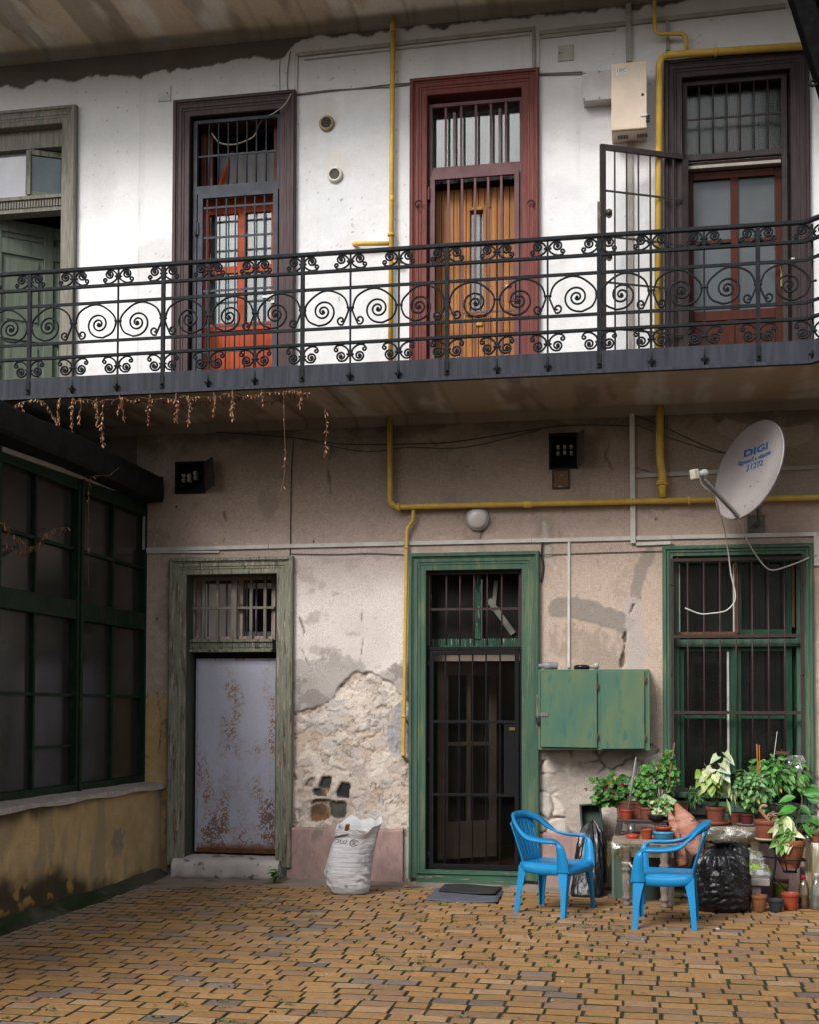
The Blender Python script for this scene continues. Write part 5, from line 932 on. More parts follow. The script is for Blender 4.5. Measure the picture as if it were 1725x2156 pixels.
c = onshelf(1255, yy, ctop+.031); m = MB(); m.lathe([(.006,-.06),(.013,-.058),(.013,-.03),(.02,-.018),(.03,.0),(.03,.015),(.018,.028),(.003,.031)], c, 18, axis=(1,0,.15)); tag(m.build('light_bulb', M('bulb_glass', (.34,.3,.26), s=9, rough=.15, bump=0, spec=.8)), 'clear light bulb lying beside the black lid on the cabinet', 'light bulb')
# satellite dish
dc = Vector(at(1576,989,-.62)); tow = (Vector(CAM)-dc).normalized(); rt = Vector(CR); rt = (rt-tow*rt.dot(tow)).normalized(); up = tow.cross(rt)
nv = (rt*(-.92*.85)+up*(.385*.85)+tow*.527).normalized(); mv = (rt*.385+up*.923); mv = (mv-nv*mv.dot(nv)).normalized(); bv = mv.cross(nv).normalized()
if bv.dot(rt) < 0: bv = -bv
ca, sa = math.cos(rad(26)), math.sin(rad(26)); du = bv*ca+mv*sa; dv_ = mv*ca-bv*sa
th = thing('satellite_dish', 'pale grey satellite dish with blue lettering on the wall above the green window', 'satellite dish', dc); RD = .400; dm = M('dish_paint', (.27,.245,.24), (.225,.20,.195), s=3, rough=.4, bump=.06, bs=120, spot=(.18,.15,.14), spa=.66, sps=9, spw=.12)
def dish_p(u, v, off=0.): return dc + du*u + dv_*v - nv*(.055*(1-(u*u+v*v)/(RD*RD))-off)
m = MB(); rows = []
for i in range(13):
    r_ = RD*i/12; rows.append([dish_p(max(r_, 1e-4)*math.cos(a), max(r_, 1e-4)*math.sin(a)) for a in np.linspace(0, 2*math.pi, 65)[:-1]])
rows += [[dish_p((RD+.006)*math.cos(a), (RD+.006)*math.sin(a), o) for a in np.linspace(0, 2*math.pi, 65)[:-1]] for o in (.004, -.018)]
rows += [[dish_p((RD*i/6+1e-4)*math.cos(a), (RD*i/6+1e-4)*math.sin(a), -.012) for a in np.linspace(0, 2*math.pi, 65)[:-1]] for i in (6, 4, 2, 0)]
m.sheet(np.array([[tuple(p) for p in r] for r in rows]), True, True); dsh = m.build('reflector', dm, th)
blue = M('blue_print', (.015,.09,.27), s=9, rough=.5, bump=0); tcu, tcv = .0, .125
def tfn(cu, cv): return lambda u, v: dish_p(cu+u, cv+v, .0025)
text('DIGI', .150, blue, 'lettering', dsh, lambda u, v: dish_p(u*1.02, .155+v*.52, .0025), bold=.004); text('Egyszerű a választás', .050, blue, 'lettering', dsh, tfn(.0, .098), bold=.0012); text('1272', .085, blue, 'lettering', dsh, lambda u, v: dish_p(.025+u, .032+v*.8, .0025), bold=.0015)
m = MB(); hs_ = [Vector((-.085+.015*math.sin(a), .052+.028*math.cos(a))) for a in np.linspace(-.3, 3.4, 9)]; m.tube([dish_p(-p.x*1-.13 if 0 else p.x, p.y, .003) for p in hs_], .007, 6, flat=.3); m.build('handset_mark', blue, dsh)
for u_, v_ in ((-.0,-.12), (.085,-.10), (.02,-.30), (.10,-.28)):
    m = MB(); m.lathe([(.008,0),(.006,.005)], dish_p(u_, v_, 0), 8, axis=nv); m.build('bolt', dust_steel, th)
arm0 = Vector(at(1552,1084,-.70)); lnb = Vector(at(1472,998,-.98)); m = MB(); m.obox(arm0+(arm0-lnb).normalized()*.03, lnb+(arm0-lnb).normalized()*.06, .032, .022); m.build('arm', M('grey_arm', (.24,.235,.23), s=8, rough=.4, metal=.5), th, bevel=.003)
m = MB(); ld = (Vector(dc)-lnb).normalized(); m.lathe([(.022,-.02),(.022,.035),(.03,.04),(.033,.07),(.03,.075)], lnb, 18, axis=ld); lb = m.build('feed_horn', M('lnb_grey', (.3,.3,.3), s=8, rough=.4), th); m = MB(); q_ = lnb-ld*.045; m.obox(q_-ld*.025, q_+ld*.025, .055, .075); m.build('receiver', M('lnb_cream', (.5,.46,.38), s=8, rough=.5), th, bevel=.006)
m = MB(); bk_ = dc-nv*.10; m.obox(dc-nv*.06, bk_, .1, .12); m.tube(bend([bk_+Vector((0,.0,-.04)), Vector((bk_.x,-.35,bk_.z-.09)), Vector((bk_.x+.03,-.35,bk_.z-.33)), Vector((bk_.x+.03,.0,bk_.z-.33))], .08), .021, 10); m.build('mount', M('galvanised', (.13,.125,.12), s=8, rough=.5, metal=.5), th)
m = MB(); m.box(bk_.x-.04, bk_.x+.10, -.012, .0, bk_.z-.42, bk_.z-.24); m.build('wall_plate', bpy.data.materials['galvanised'], th)
wire('white coax cable hanging in a hook shape in front of the green window', [(1474,1005,-.97),(1480,1022,-.95),(1505,1045,-.8),(1515,1075,-.6),(1527,1120,-.3),(1535,1170,-.14),(1540,1210,-.13),(1549,1250,-.13),(1545,1270,-.13),(1528,1286,-.13),(1500,1291,-.13),(1475,1292,-.13),(1443,1280,-.13)], .0055, wire_w)
wire('white coax cable looping from the satellite dish to the right wall', [(1545,1083,-.68),(1560,1100,-.6),(1570,1130,-.4),(1590,1165,-.16),(1612,1193,-.12),(1630,1200,-.10),(1665,1190,-.09),(1700,1176,-.06),(1720,1166,-.03)], .0055, wire_w)
# ---------------------------------------------------------------- things standing in the yard
# --- blue plastic chairs
blue_pl = M('blue_plastic', (.009,.205,.445), (.007,.175,.39), s=5, rough=.38, rv=.12, bump=.03, bs=60, spec=.4, spot=(.04,.25,.47), spa=.62, sps=24, spot2=(.02,.15,.29), sp2a=.60, sp2s=9)
def band(m, ctrl, th=.014, n=6, off=0.):     # lofted flat band through (centre, width vector)
    C = cat_rom([c for c, w_ in ctrl], n); W = cat_rom([w_ for c, w_ in ctrl], n); rows = []
    for i, c in enumerate(C):
        t = (C[min(i+1, len(C)-1)]-C[max(i-1, 0)]).normalized(); w_ = W[i]; w_ = w_-t*w_.dot(t); nn = t.cross(w_).normalized()*th/2; e = w_*.5
        rows.append([c-e*.94-nn, c+e*.94-nn, c+e, c+e*.94+nn, c-e*.94+nn, c-e])
    k = len(rows); b = 6; o = []; [o.extend(r) for r in rows]
    fs = [(i*b+j, i*b+(j+1) % b, (i+1)*b+(j+1) % b, (i+1)*b+j) for i in range(k-1) for j in range(b)] + [tuple(range(b-1, -1, -1)), tuple((k-1)*b+j for j in range(b))]
    m.add(o, fs, True)
V = Vector
def make_chair(label):
    t = thing('plastic_chair', label, 'chair'); 
    m = MB(); rows = []
    for v in np.linspace(0, 1, 22):
        hw = .232-.042*v; r = []
        for u in np.linspace(-1, 1, 25): z = .372-.014*(1-u*u)*(1-.3*v)-.045*max(0, (.14-v)/.14)**2-.03*max(0, (abs(u)-.88)/.12)**2; r.append((u*hw, -.225+.395*v-.018*(1-u*u)*(1-v), z))
        rows.append(r)
    m.sheet(rows); ap = [(-.236,-.215),(-.228,-.232),(-.1,-.243),(0,-.246),(.1,-.243),(.228,-.232),(.236,-.215)]
    m.sheet([[(x*.985, y+.008, .352-.0*x) for x, y in ap], [(x, y, .33) for x, y in ap], [(x*.99, y+.004, .298) for x, y in ap]])
    for s in (-1, 1): m.sheet([[(s*(.236-.044*v), -.215+.385*v, z-.015*math.sin(v*3.1)) for v in np.linspace(0, 1, 9)] for z in (.372, .34, .305)])
    m.sheet([[(x, .172+.0*x, z) for x in (-.19,-.1,0,.1,.19)] for z in (.37,.31)])
    m.build('seat', blue_pl, t, solid=.011)
    rows = []; m = MB(); nu, nv_ = 48, 26
    for v in np.linspace(0, 1, nv_+1):
        hw = .165+.028*v; r = []
        for u in np.linspace(-1, 1, nu+1): r.append((u*hw, .168+.085*v**1.15+.028*(1-u*u)*(.35+.65*v), .368+(.315-.03*u*u)*v))
        rows.append(r)
    G = np.array(rows); vs = G.reshape(-1, 3); fs = []
    for i in range(nv_):
        for j in range(nu):
            u = -1+2*(j+.5)/nu; v = (i+.5)/nv_; slot = any(abs(abs(u)-c) < .032 for c in (.17, .50)) and .16 < v < .88
            side = abs(abs(u)-.80) < .07 and .25 < v < .80
            if not (slot or side): fs.append((i*(nu+1)+j, i*(nu+1)+j+1, (i+1)*(nu+1)+j+1, (i+1)*(nu+1)+j))
    m.add(vs, fs, True); m.build('backrest', blue_pl, t, solid=.010)
    for s in (-1, 1):
        m = MB(); W = lambda *a: V((a[0]*s, a[1], a[2]))
        band(m, [(W(.236,-.19,.315), V((0,.105,0))), (W(.252,-.19,.40), V((0,.082,.0))), (W(.265,-.182,.48), V((0,.066,.0))), (W(.270,-.165,.526), V((.03*s,.055,.03))), (W(.272,-.12,.545), V((.068*s,.01,-.012))), (W(.270,-.02,.548), V((.070*s,.01,-.016))), (W(.262,.08,.566), V((.066*s,.015,-.012))), (W(.240,.155,.615), V((.056*s,.012,.02))), (W(.203,.212,.668), V((.028*s,.02,.042))), (W(.11,.268,.702), V((.006*s,.012,.05))), (W(.0,.286,.708), V((0,.01,.052)))], .019)
        m.build('arm', blue_pl, t)
        for y0, yf, xf, x_, wt in ((-.19,-.225,.292,.238,.10), (.15,.205,.235,.196,.085)):
            sy = -1 if y0 < 0 else 1; m = MB(); rows = []
            for q_ in np.linspace(0, 1, 9):
                k = (1-q_)**2.2; wx = .038+(wt-.038)*k; wy = .036+(wt*.9-.036)*k; th_ = .009; X = s*(x_+(xf-x_)*q_); Y = y0+sy*.035+(yf-y0-sy*.035)*q_; z = .352*(1-q_); a = -s; b = -sy
                rows.append([(X,Y,z),(X+a*wx,Y,z),(X+a*wx,Y+b*th_,z),(X+a*th_,Y+b*th_,z),(X+a*th_,Y+b*wy,z),(X,Y+b*wy,z)])
            m.sheet(rows, False, True); m.add(rows[-1], [(0,1,2,3),(0,3,4,5)]); m.build('leg', blue_pl, t, bevel=.003)
    return t
ch1 = make_chair('blue plastic armchair beside the green doorway, its back to the left'); ch2 = copy_tree(ch1); ch2['label'] = 'blue plastic armchair in front of the black rubbish bag, facing left'
ch1.location = (-.69,-1.26,0.004); ch1.rotation_euler = (0,0,rad(-20+90)); ch2.location = (.15,-1.70,0.004); ch2.rotation_euler = (0,0,rad(176+90))
for c in (ch1, ch2): c['group'] = 'blue plastic chairs in the yard'
# --- white woven sack with a mirrored print
sk = thing('rubble_sack', 'white woven sack with faded mirrored print, open at the top, by the pink plinth', 'sack', (-2.39,-.72,0)); sm_ = M('woven_plastic', (.53,.525,.535), (.45,.445,.455), s=4, rough=.55, bump=.6, bs=7, bst=(.55,.55,4.5), dist=.014, spot=(.42,.39,.36), spa=.62, sps=7, spw=.12)
def sackr(a, z):
    H_ = .57; t = z/H_; r = np.interp(t, [0,.04,.12,.3,.6,.85,1], [.118,.150,.172,.186,.176,.166,.190]); fold = .0042*math.sin(z*85+1.5*a+16*float(fbm(a*1.4, z*5, 1, 4, 140)))*float(sst(.8, .2, t))*float(sst(.35, .7, vn(a*2.4, z*9, 141)))*1.6
    return r*(1+.06*math.cos(2*a+.7))+fold+.016*(float(fbm(a*1.6, z*6, 1.5, 4, 142))-.5)+.010*math.sin(a*5+z*4)*t
def sackp(a, z, d=0.): r = sackr(a, z)+d; t = z/.57; return (-2.385+r*math.cos(a)*1.0+.05*t*t-.02*math.sin(t*5), -.72+r*math.sin(a)*.78, z + max(0, t-.72)*(.20*math.sin(a)+.13*math.cos(a+.35)**3+.07*math.sin(a*3+1)+.05*math.sin(a*7)))
AA = np.linspace(0, 2*math.pi, 97)[:-1]; rows = [[sackp(a, z) for a in AA] for z in np.linspace(.0, .57, 74)]
rows += [[sackp(a, z, -.012-.02*(1-z/.57)) for a in AA] for z in (.565, .52, .47)]; m = MB(); m.sheet(rows, True, True); b_ = m.build('bag', sm_, sk)
m = MB(); m.sheet([[(-2.365+.17*k*math.cos(a), -.72+.13*k*math.sin(a), .485+.03*(1-k)+.015*math.sin(a*3)) for a in AA[::4]] for k in (1, .6, .2, .01)], True, True); m.build('debris', dust_m, sk); m = MB(); m.obox((-2.41,-.74,.50), (-2.385,-.78,.575), .035, .012); m.obox((-2.36,-.74,.50), (-2.40,-.75,.56), .03, .01); m.build('wood_chip', M('orange_wood_chip', (.4,.19,.06), s=9, rough=.7), sk)
def sfn(u, v): a = -math.pi/2-.52+u/.17; return Vector(sackp(a, v, .0035))
text('LUCI', .062, M('sack_print', (.10,.09,.085), s=60, rough=.8), 'print', b_, lambda u, v: sfn(u-.02, .425+v-.0*u), flip=True, res=2)
m = MB(); P = [sfn(.115+.034*math.cos(a), .44+.034*math.sin(a)) for a in np.linspace(.4, 5.9, 22)]; m.tube(P, .0045, 5, flat=.5)
for dz in (-.014, 0, .014): m.tube([sfn(.098, .44+dz), sfn(.125, .44+dz)], .004, 5, flat=.5)
m.build('print_emblem', bpy.data.materials['sack_print'], b_)
# --- doormats
def mat_(label, corners, h, mt):
    P = [gnd(*c, .012) for c in corners]; n_ = 10; m = MB(); G = []
    for i in range(n_+1):
        for_ = []
        for j in range(n_+1):
            u, v = j/n_, i/n_; p = (np.array(P[0])*(1-u)+np.array(P[1])*u)*(1-v)+(np.array(P[3])*(1-u)+np.array(P[2])*u)*v; for_.append((p[0]+U(-.003,.003), p[1]+U(-.003,.003), h+.006*math.sin(u*5+v*2)))
        G.append(for_)
    m.sheet(G); o = m.build('doormat', mt, None, solid=.008); return tag(o, label, 'doormat')
mat_('blue-grey flat doormat on the pavers in front of the green doorway', [(920,1871),(1062,1875),(1048,1900),(897,1896)], .014, M('blue_grey_mat', (.10,.105,.13), (.08,.085,.105), s=9, rough=.95, bump=.3, bs=200))
mat_('smaller black doormat lying on the blue-grey one', [(938,1866),(1057,1870),(1044,1886),(924,1881)], .030, M('black_mat', (.035,.035,.036), (.025,.025,.026), s=9, rough=.95, bump=.4, bs=220))
# --- pots and plants
terra = M('terracotta_plastic', (.20,.066,.04), (.165,.053,.033), s=6, rough=.5, bump=.05, spot=(.29,.13,.085), spa=.66, sps=9); terra_o = M('orange_pot', (.29,.055,.025), (.24,.045,.022), s=6, rough=.42, bump=.04, spot=(.33,.13,.08), spa=.68, sps=9)
terra_c = M('old_clay', (.24,.095,.04), (.19,.07,.032), s=5, rough=.85, bump=.2, spot=(.3,.17,.11), spa=.6, sps=7); soil = M('potting_soil', (.045,.03,.02), (.025,.018,.013), s=30, rough=1, bump=.6, bs=60)
leaf_m = M('leaf', (.1,.2,.05), attr='Col', s=25, rough=.45, rv=.18, bump=.1, bs=40, spec=.4); stem_m = M('green_stem', (.09,.13,.04), (.07,.10,.03), s=9, rough=.6)
twig_m = M('dry_twig', (.16,.09,.05), (.11,.065,.04), s=12, rough=.8, bump=.2)
def pot_mesh(c, r, h, rim=.012, tp=.76, n=28):
    m = MB(); m.lathe([(r*tp*.96,0),(r*tp,.004),(r*(tp+(1-tp)*.72),h*.72),(r*.945,h-.24*h if 0 else h*.76),(r*1.0,h*.78),(r*1.01,h-.004),(r*.985,h),(r*.93,h-.003),(r*.90,h*.86)], c, n, cap=False); m.lathe([(.001,.002),(r*tp*.96,.0)], c, n, cap=False); return m
def potted(label, c, r, h, mt, name='potted_plant', cat='potted plant', tp=.76, empty=False):
    t = thing(name, label, cat, c); pot_mesh(c, r, h, tp=tp).build('pot', mt, t); m = MB(); m.lathe([(r*.92,h*.86),(r*.5,h*.89),(.002,h*.88)], c, 20, cap=False); m.build('soil', soil, t); return t
def leaf_shape(m, base, d, L_, W_, col, kind='oval', droop=.3, roll=None, nrm=None):
    base = Vector(base); d = Vector(d).normalized(); up_ = Vector((0,0,1)); sd_ = d.cross(up_)
    if sd_.length < .05: sd_ = Vector((1,0,0))
    sd_.normalize(); nn = sd_.cross(d).normalized()
    if roll is None: roll = U(-.6, .6)
    sd_, nn = sd_*math.cos(roll)+nn*math.sin(roll), nn*math.cos(roll)-sd_*math.sin(roll); m.c = col
    if nrm is not None: nn = Vector(nrm).normalized(); d = (d-nn*d.dot(nn)).normalized(); sd_ = d.cross(nn)
    if kind == 'round':     # lobed geranium leaf
        vs = [base+d*(L_*.42)-nn*L_*.08]; n_ = 15
        for i in range(n_):
            a = 2*math.pi*i/n_; rr = L_*.5*(1+.10*math.cos(a*7)+(-.35 if i == 0 else 0)); vs.append(base+d*(L_*.42)-d*(rr*math.cos(a))+sd_*(rr*math.sin(a))+nn*(L_*.09*math.cos(a*3.5)))
        m.add(vs, [(0, 1+i, 1+(i+1) % n_) for i in range(n_)], True)
    else:
        prof = {'oval':[.05,.62,.95,1,.82,.45,.0],'heart':[.55,1,1,.86,.62,.32,.0],'arrow':[.85,1,.80,.66,.48,.25,.0],'lance':[.05,.5,.8,.9,.75,.45,.0],'grass':[.6,.9,1,.9,.7,.4,.0]}[kind]; n_ = len(prof); rows = []
        for i, w_ in enumerate(prof):
            t = i/(n_-1); p = base+d*(L_*t)-Vector((0,0,1))*(droop*L_*t*t)
            if kind in ('heart', 'arrow') and i == 0: pass
            e = sd_*(W_*.5*w_); lift = nn*(W_*.14*w_); back = d*(-L_*.16 if kind in ('heart','arrow') and i == 0 else 0)
            rows.append([p-e+lift+back, p-e*.5+lift*.25+back*.4, p, p+e*.5+lift*.25+back*.4, p+e+lift+back])
        m.sheet(np.array([[tuple(q) for q in r] for r in rows]))
def tint(c, k=.25): q = U(1-k, 1+k); return (c[0]*q*U(.85,1.15), c[1]*q, c[2]*q*U(.8,1.2))
def bush(t, c, rx, ry, rz, n, size, cols, kind='round', stems=None, name='foliage', wr=.6, base=None, droop=.25):
    m = MB(); st = MB()
    c = Vector(c); tips = []
    for i in range(int(n*1.5)):
        while True:
            p = Vector((U(-1,1), U(-1,1), U(-1,1)))
            if .25 < p.length < 1: break
        k = .35+.95*float(fbm(p.x*2.2+c.x*9, p.z*2.2+p.y, 1.3, 3, 150)); p = Vector((p.x*rx*k*1.2, p.y*ry*k*1.2, p.z*rz*k*1.2)); d = (p.normalized()*.9+Vector((0,-.2,-.25))+Vector((U(-.7,.7),U(-.3,.3),U(-.6,.6)))).normalized()
        leaf_shape(m, c+p, d, size*U(.5,1.15), size*wr*U(.8,1.15), tint(random.choice(cols) if R() > .035 else (.26,.2,.05), .35), kind, droop, None, (U(-.8,.8)+p.x/rx*.5, -.8+U(-.4,.4), U(-.1,1.2))); tips.append(c+p)
    m.c = None; m.build(name, leaf_m, t)
    if base is not None:
        for p in tips[::max(1, n//(stems or 14))]: b = Vector(base)+Vector((U(-.02,.02),U(-.02,.02),0)); st.tube(cat_rom([b, b.lerp(p, .5)+Vector((U(-.02,.02),U(-.02,.02),.02)), p], 3), .0022, 5)
        st.build('stem', stem_m, t)
def stick(t, a, b, r=.006, mt=None, nm='stake'): m = MB(); m.tube([a, b], [r, r*.85], 6); m.build(nm, mt or twig_m, t)
G1 = [(.035,.12,.02),(.055,.16,.028),(.022,.08,.014),(.075,.19,.038)]; G2 = [(.055,.17,.03),(.08,.22,.042),(.035,.115,.02),(.11,.25,.055)]
# plant table with plastic sheet
tx0, tx1 = -.255, .235; ty0, ty1 = -.95, -.17; tz = .507
tb = thing('plant_table', 'small old table with turned legs and plastic sheeting under the potted plants', 'table', ((tx0+tx1)/2,(ty0+ty1)/2,0)); oldw = M('grey_old_wood', (.2,.165,.14), (.14,.115,.1), s=6, rough=.85, bump=.35, bs=40, spot=(.27,.23,.2), spa=.6, sps=14, st=(4,4,1)); m = MB(); m.box(tx0, tx1, ty0, ty1, tz-.03, tz); m.build('tabletop', M('chipped_board', (.3,.235,.19), (.22,.165,.13), s=7, rough=.85, bump=.3, spot=(.12,.09,.07), spa=.6, sps=12), tb, bevel=.004); m = MB(); m.box(tx0+.05, tx1-.03, ty0+.05, ty1-.05, tz-.13, tz-.032); m.build('apron', oldw, tb)
lp = [(.028,0),(.03,.03),(.024,.035),(.026,.05),(.036,.06),(.036,.075),(.024,.085),(.03,.12),(.036,.18),(.033,.24),(.024,.265),(.037,.275),(.037,.295),(.025,.30),(.038,.315),(.038,.33),(.025,.345),(.032,.37),(.033,.41),(.028,.48)]
m = MB(); m.lathe(lp, (-.15,-.90,0), 18); m.build('leg', oldw, tb); m = MB(); m.lathe(lp, (.135,-.96,0), 18); m.build('leg', oldw, tb); m = MB(); m.obox((.185,-.78,0), (.17,-.74,.48), .05, .045); m.build('leg', oldw, tb); m = MB(); m.lathe(lp, (-.15,-.5,0), 12); m.build('leg', oldw, tb)
plastic = bpy.data.materials.new('clear_plastic_sheet'); plastic.use_nodes = True; N = plastic.node_tree.nodes; L = plastic.node_tree.links; [N.remove(n) for n in list(N)]
o_ = N.new("ShaderNodeOutputMaterial"); a_ = N.new("ShaderNodeBsdfTransparent"); a_.inputs[0].default_value = (.86,.82,.62,1); d_ = N.new("ShaderNodeBsdfTranslucent"); d_.inputs[0].default_value = (.55,.50,.34,1); e_ = N.new("ShaderNodeBsdfDiffuse"); e_.inputs[0].default_value = (.20,.175,.10,1); g_ = N.new("ShaderNodeBsdfGlossy"); g_.inputs['Roughness'].default_value = .18; x1_ = N.new("ShaderNodeMixShader"); x1_.inputs[0].default_value = .24; L.new(a_.outputs[0], x1_.inputs[1]); L.new(e_.outputs[0], x1_.inputs[2]); x2_ = N.new("ShaderNodeMixShader"); x2_.inputs[0].default_value = .10; L.new(x1_.outputs[0], x2_.inputs[1]); L.new(g_.outputs[0], x2_.inputs[2]); L.new(x2_.outputs[0], o_.inputs[0])
nb_ = N.new("ShaderNodeTexNoise"); nb_.inputs['Scale'].default_value = 22; bb_ = N.new("ShaderNodeBump"); bb_.inputs['Strength'].default_value = .5; bb_.inputs['Distance'].default_value = .01; L.new(nb_.outputs[0], bb_.inputs['Height']); L.new(bb_.outputs[0], g_.inputs['Normal'])
def drape(parent, name, top, drop, amp=.018, seed=0, nz=14):     # sheet hanging from a 3-D polyline; drop(t) -> length
    P = cat_rom(top, 14); rows = []
    for k in range(nz):
        v = k/(nz-1); r = []
        for i, p in enumerate(P):
            t = i/(len(P)-1); n_ = float(fbm(t*9, v*2, 1, 4, 160+seed))-.5; r.append((p.x+.03*n_*v, p.y-.012-amp*2*n_*(.3+v)-.03*math.sin(v*3), p.z-drop(t)*v))
        rows.append(r)
    m = MB(); m.sheet(rows); return m.build(name, plastic, parent)
drape(tb, 'plastic_sheet', [V((tx0-.03,-.55,tz-.0)), V((tx0-.035,-.85,tz+.003)), V((tx0-.01,ty0-.012,tz-.006)), V((0,ty0-.014,tz-.022)), V((tx1,ty0-.012,tz-.022))], lambda t: .16*math.exp(-((t-.42)/.13)**2)+.05+.05*(t > .4)*(1-t)+.02*math.sin(t*9), seed=1)
m = MB(); m.tube([(-.15+.034*math.cos(a), -.90+.034*math.sin(a), .335) for a in np.linspace(0, 6.28, 14)], .006, 5); m.tube([(-.13,-.935,.335),(-.10,-.94,.30),(-.085,-.945,.275)], [.008,.01,.006], 6); m.build('knot', M('cream_plastic', (.5,.46,.34), s=9, rough=.4), tb)
# stool on the table and the plants on it
sz0 = tz; sx0, sx1 = xa(1296,1720,-.56), xa(1408,1720,-.56); st_ = thing('step_stool', 'brown plastic step stool standing on the plant table', 'stool', ((sx0+sx1)/2,-.40,tz)); stm = M('brown_plastic', (.05,.038,.034), (.04,.03,.027), s=6, rough=.5, bump=.04); stz = tz+.128; m = MB(); m.box(sx0+.01, sx1, -.56, -.20, stz-.022, stz); m.build('top', stm, st_, bevel=.006)
for x, s in ((sx0, 1), (sx1, -1)):
    for y0, y1 in ((-.56,-.49), (-.26,-.20)): m = MB(); m.poly([(x-.006*s,tz),(x+.045*s,tz),(x+.06*s,stz-.022),(x+.012*s,stz-.022)], 'xz', y0, y1); m.build('leg', stm, st_, bevel=.004)
m = MB(); m.poly([(sx0+.07,stz-.022),(sx1-.07,stz-.022),(sx1-.07,stz-.04),((sx0+sx1)/2,stz-.03),(sx0+.07,stz-.04)], 'xz', -.56, -.545); m.build('rail', stm, st_)
def on(px, y, z): return V((xa(px,1715,y), y, z))
px0, px1 = xa(1299,1705,-.40), xa(1380,1705,-.40); t = thing('potted_plant', 'leafy geranium with red flowers in a long terracotta trough, left on the stool', 'potted plant', ((px0+px1)/2,-.36,stz)); m = MB(); m.poly([(px0+.012,stz),(px1-.012,stz),(px1,stz+.13),(px0,stz+.13)], 'xz', -.43, -.26); [m.box(px0+.002, px1-.002, -.433, -.43, stz+.02+.012*k, stz+.026+.012*k) for k in range(8)]; m.box(px0-.006, px1+.006, -.438, -.264, stz+.115, stz+.132); m.build('trough', terra, t, bevel=.004)
gc = V(at(1287,1663,-.40)); bush(t, gc, .145, .10, .135, 230, .048, G1, base=(gc.x+.08,-.38,stz+.12), stems=16)
for px, py, dy in ((1276,1659,-.53), (1311,1651,-.52), (1234,1661,-.45), (1293,1672,-.53)):
    m = MB(); c = V(at(px, py, dy)); [leaf_shape(m, c, (math.cos(a), -.5, math.sin(a)), .02, .017, tint((.36,.012,.035), .2), 'oval', .1) for a in np.linspace(0, 5, 6)]; m.c = None; m.build('flower', leaf_m, t)
m = MB(); m.tube(cat_rom([gc+V((-.08,-.02,.02)), V(at(1245,1664,-.45)), V(at(1234,1662,-.45))], 4), .0015, 5); m.build('flower_stalk', stem_m, t)
c = on(1320.5,-.50,stz); t = potted('small orange pot with bare twigs tied to a grey slat, front left of the stool', (c.x,c.y,c.z), .052, .075, terra_o); stick(t, c+V((.01,0,.06)), V(at(1340,1594,-.49)), .009, M('lichen_slat', (.21,.235,.2), (.16,.17,.15), s=30, rough=.9, bump=.3)); m = MB(); [m.tube(cat_rom([c+V((0,0,.06)), c+V((U(-.02,.02),0,.12)), c+V((U(-.05,.05),U(-.03,.03),U(.13,.22)))], 4), .0022, 5) for _ in range(5)]; m.build('twig', twig_m, t)
c = on(1364,-.47,stz); t = potted('terracotta pot with a pale green bushy geranium, mid stool', (c.x,c.y,c.z), .062, .095, terra); bush(t, V(at(1358,1660,-.45)), .095, .08, .115, 170, .042, G2, base=(c.x,c.y,c.z+.08), stems=14); bush(t, V(at(1366,1622,-.43)), .06, .05, .05, 40, .036, G2, name='top_foliage', base=(c.x,c.y,c.z+.15), stems=6)
c = on(1392,-.43,stz); t = potted('tall climbing geranium tied to two dark stakes, right on the stool', (c.x,c.y,c.z), .058, .07, M('dark_pot', (.03,.028,.028), (.022,.02,.02), s=6, rough=.5)); stick(t, c+V((.03,0,.05)), V(at(1421,1563,-.42)), .0085); stick(t, c+V((-.05,0,.05)), V(at(1392,1602,-.38)), .008, M('red_brown_stake', (.16,.06,.035), s=9, rough=.8)); bush(t, V(at(1404,1632,-.38)), .085, .07, .135, 200, .038, G1+G2, base=(c.x,c.y,c.z+.06), stems=14); bush(t, V(at(1409,1592,-.40)), .035, .03, .05, 34, .034, G2, name='top_foliage')
c = on(1384,-.53,stz-.0); t = thing('potted_plant', 'low dark bowl with a trailing cream-edged geranium at the stool front', 'potted plant', c); m = MB(); m.lathe([(.06,-.035),(.072,-.0),(.076,.012),(.07,.012),(.066,.0)], c+V((0,-.0,.036)), 24); m.build('bowl', bpy.data.materials['dark_pot'], t); m = MB(); m.lathe([(.067,.04),(.002,.046)], c, 18, cap=False); m.build('soil', soil, t)
bush(t, V(at(1400,1694,-.54)), .105, .05, .06, 60, .05, [(.12,.24,.06),(.25,.34,.14),(.08,.19,.04),(.3,.37,.2)], base=(c.x,c.y,c.z+.04), stems=12)
# small things on the table top
def onT(px, y, z=tz): return V((xa(px, 1755, y), y, z))
c = onT(1363,-.80); t = potted('small plain orange-brown pot on the table beside the blue bowl', c, .048, .078, terra_o, 'flower_pot', 'flower pot')
c = onT(1397.5,-.81); t = thing('bowl', 'light blue plastic tub near the right end of the table', 'tub', c); m = MB(); m.lathe([(.064,0),(.068,.004),(.074,.045),(.080,.048),(.081,.064),(.077,.065),(.074,.05),(.07,.012),(.002,.01)], c, 30, cap=False); m.build('tub', M('light_blue_plastic', (.05,.29,.47), (.045,.26,.43), s=6, rough=.35, bump=.03), t)
c2 = c+V((0,0,.05)); t = thing('flower_pot', 'shallow orange pot of soil sitting in the light blue tub', 'flower pot', c2); m = MB(); m.lathe([(.05,0),(.06,.03),(.068,.034),(.069,.052),(.064,.053),(.06,.045)], c2, 28, cap=False); m.build('pot', terra_o, t); m = MB(); m.lathe([(.062,.045),(.03,.052),(.002,.05)], c2, 18, cap=False); m.build('soil', soil, t)
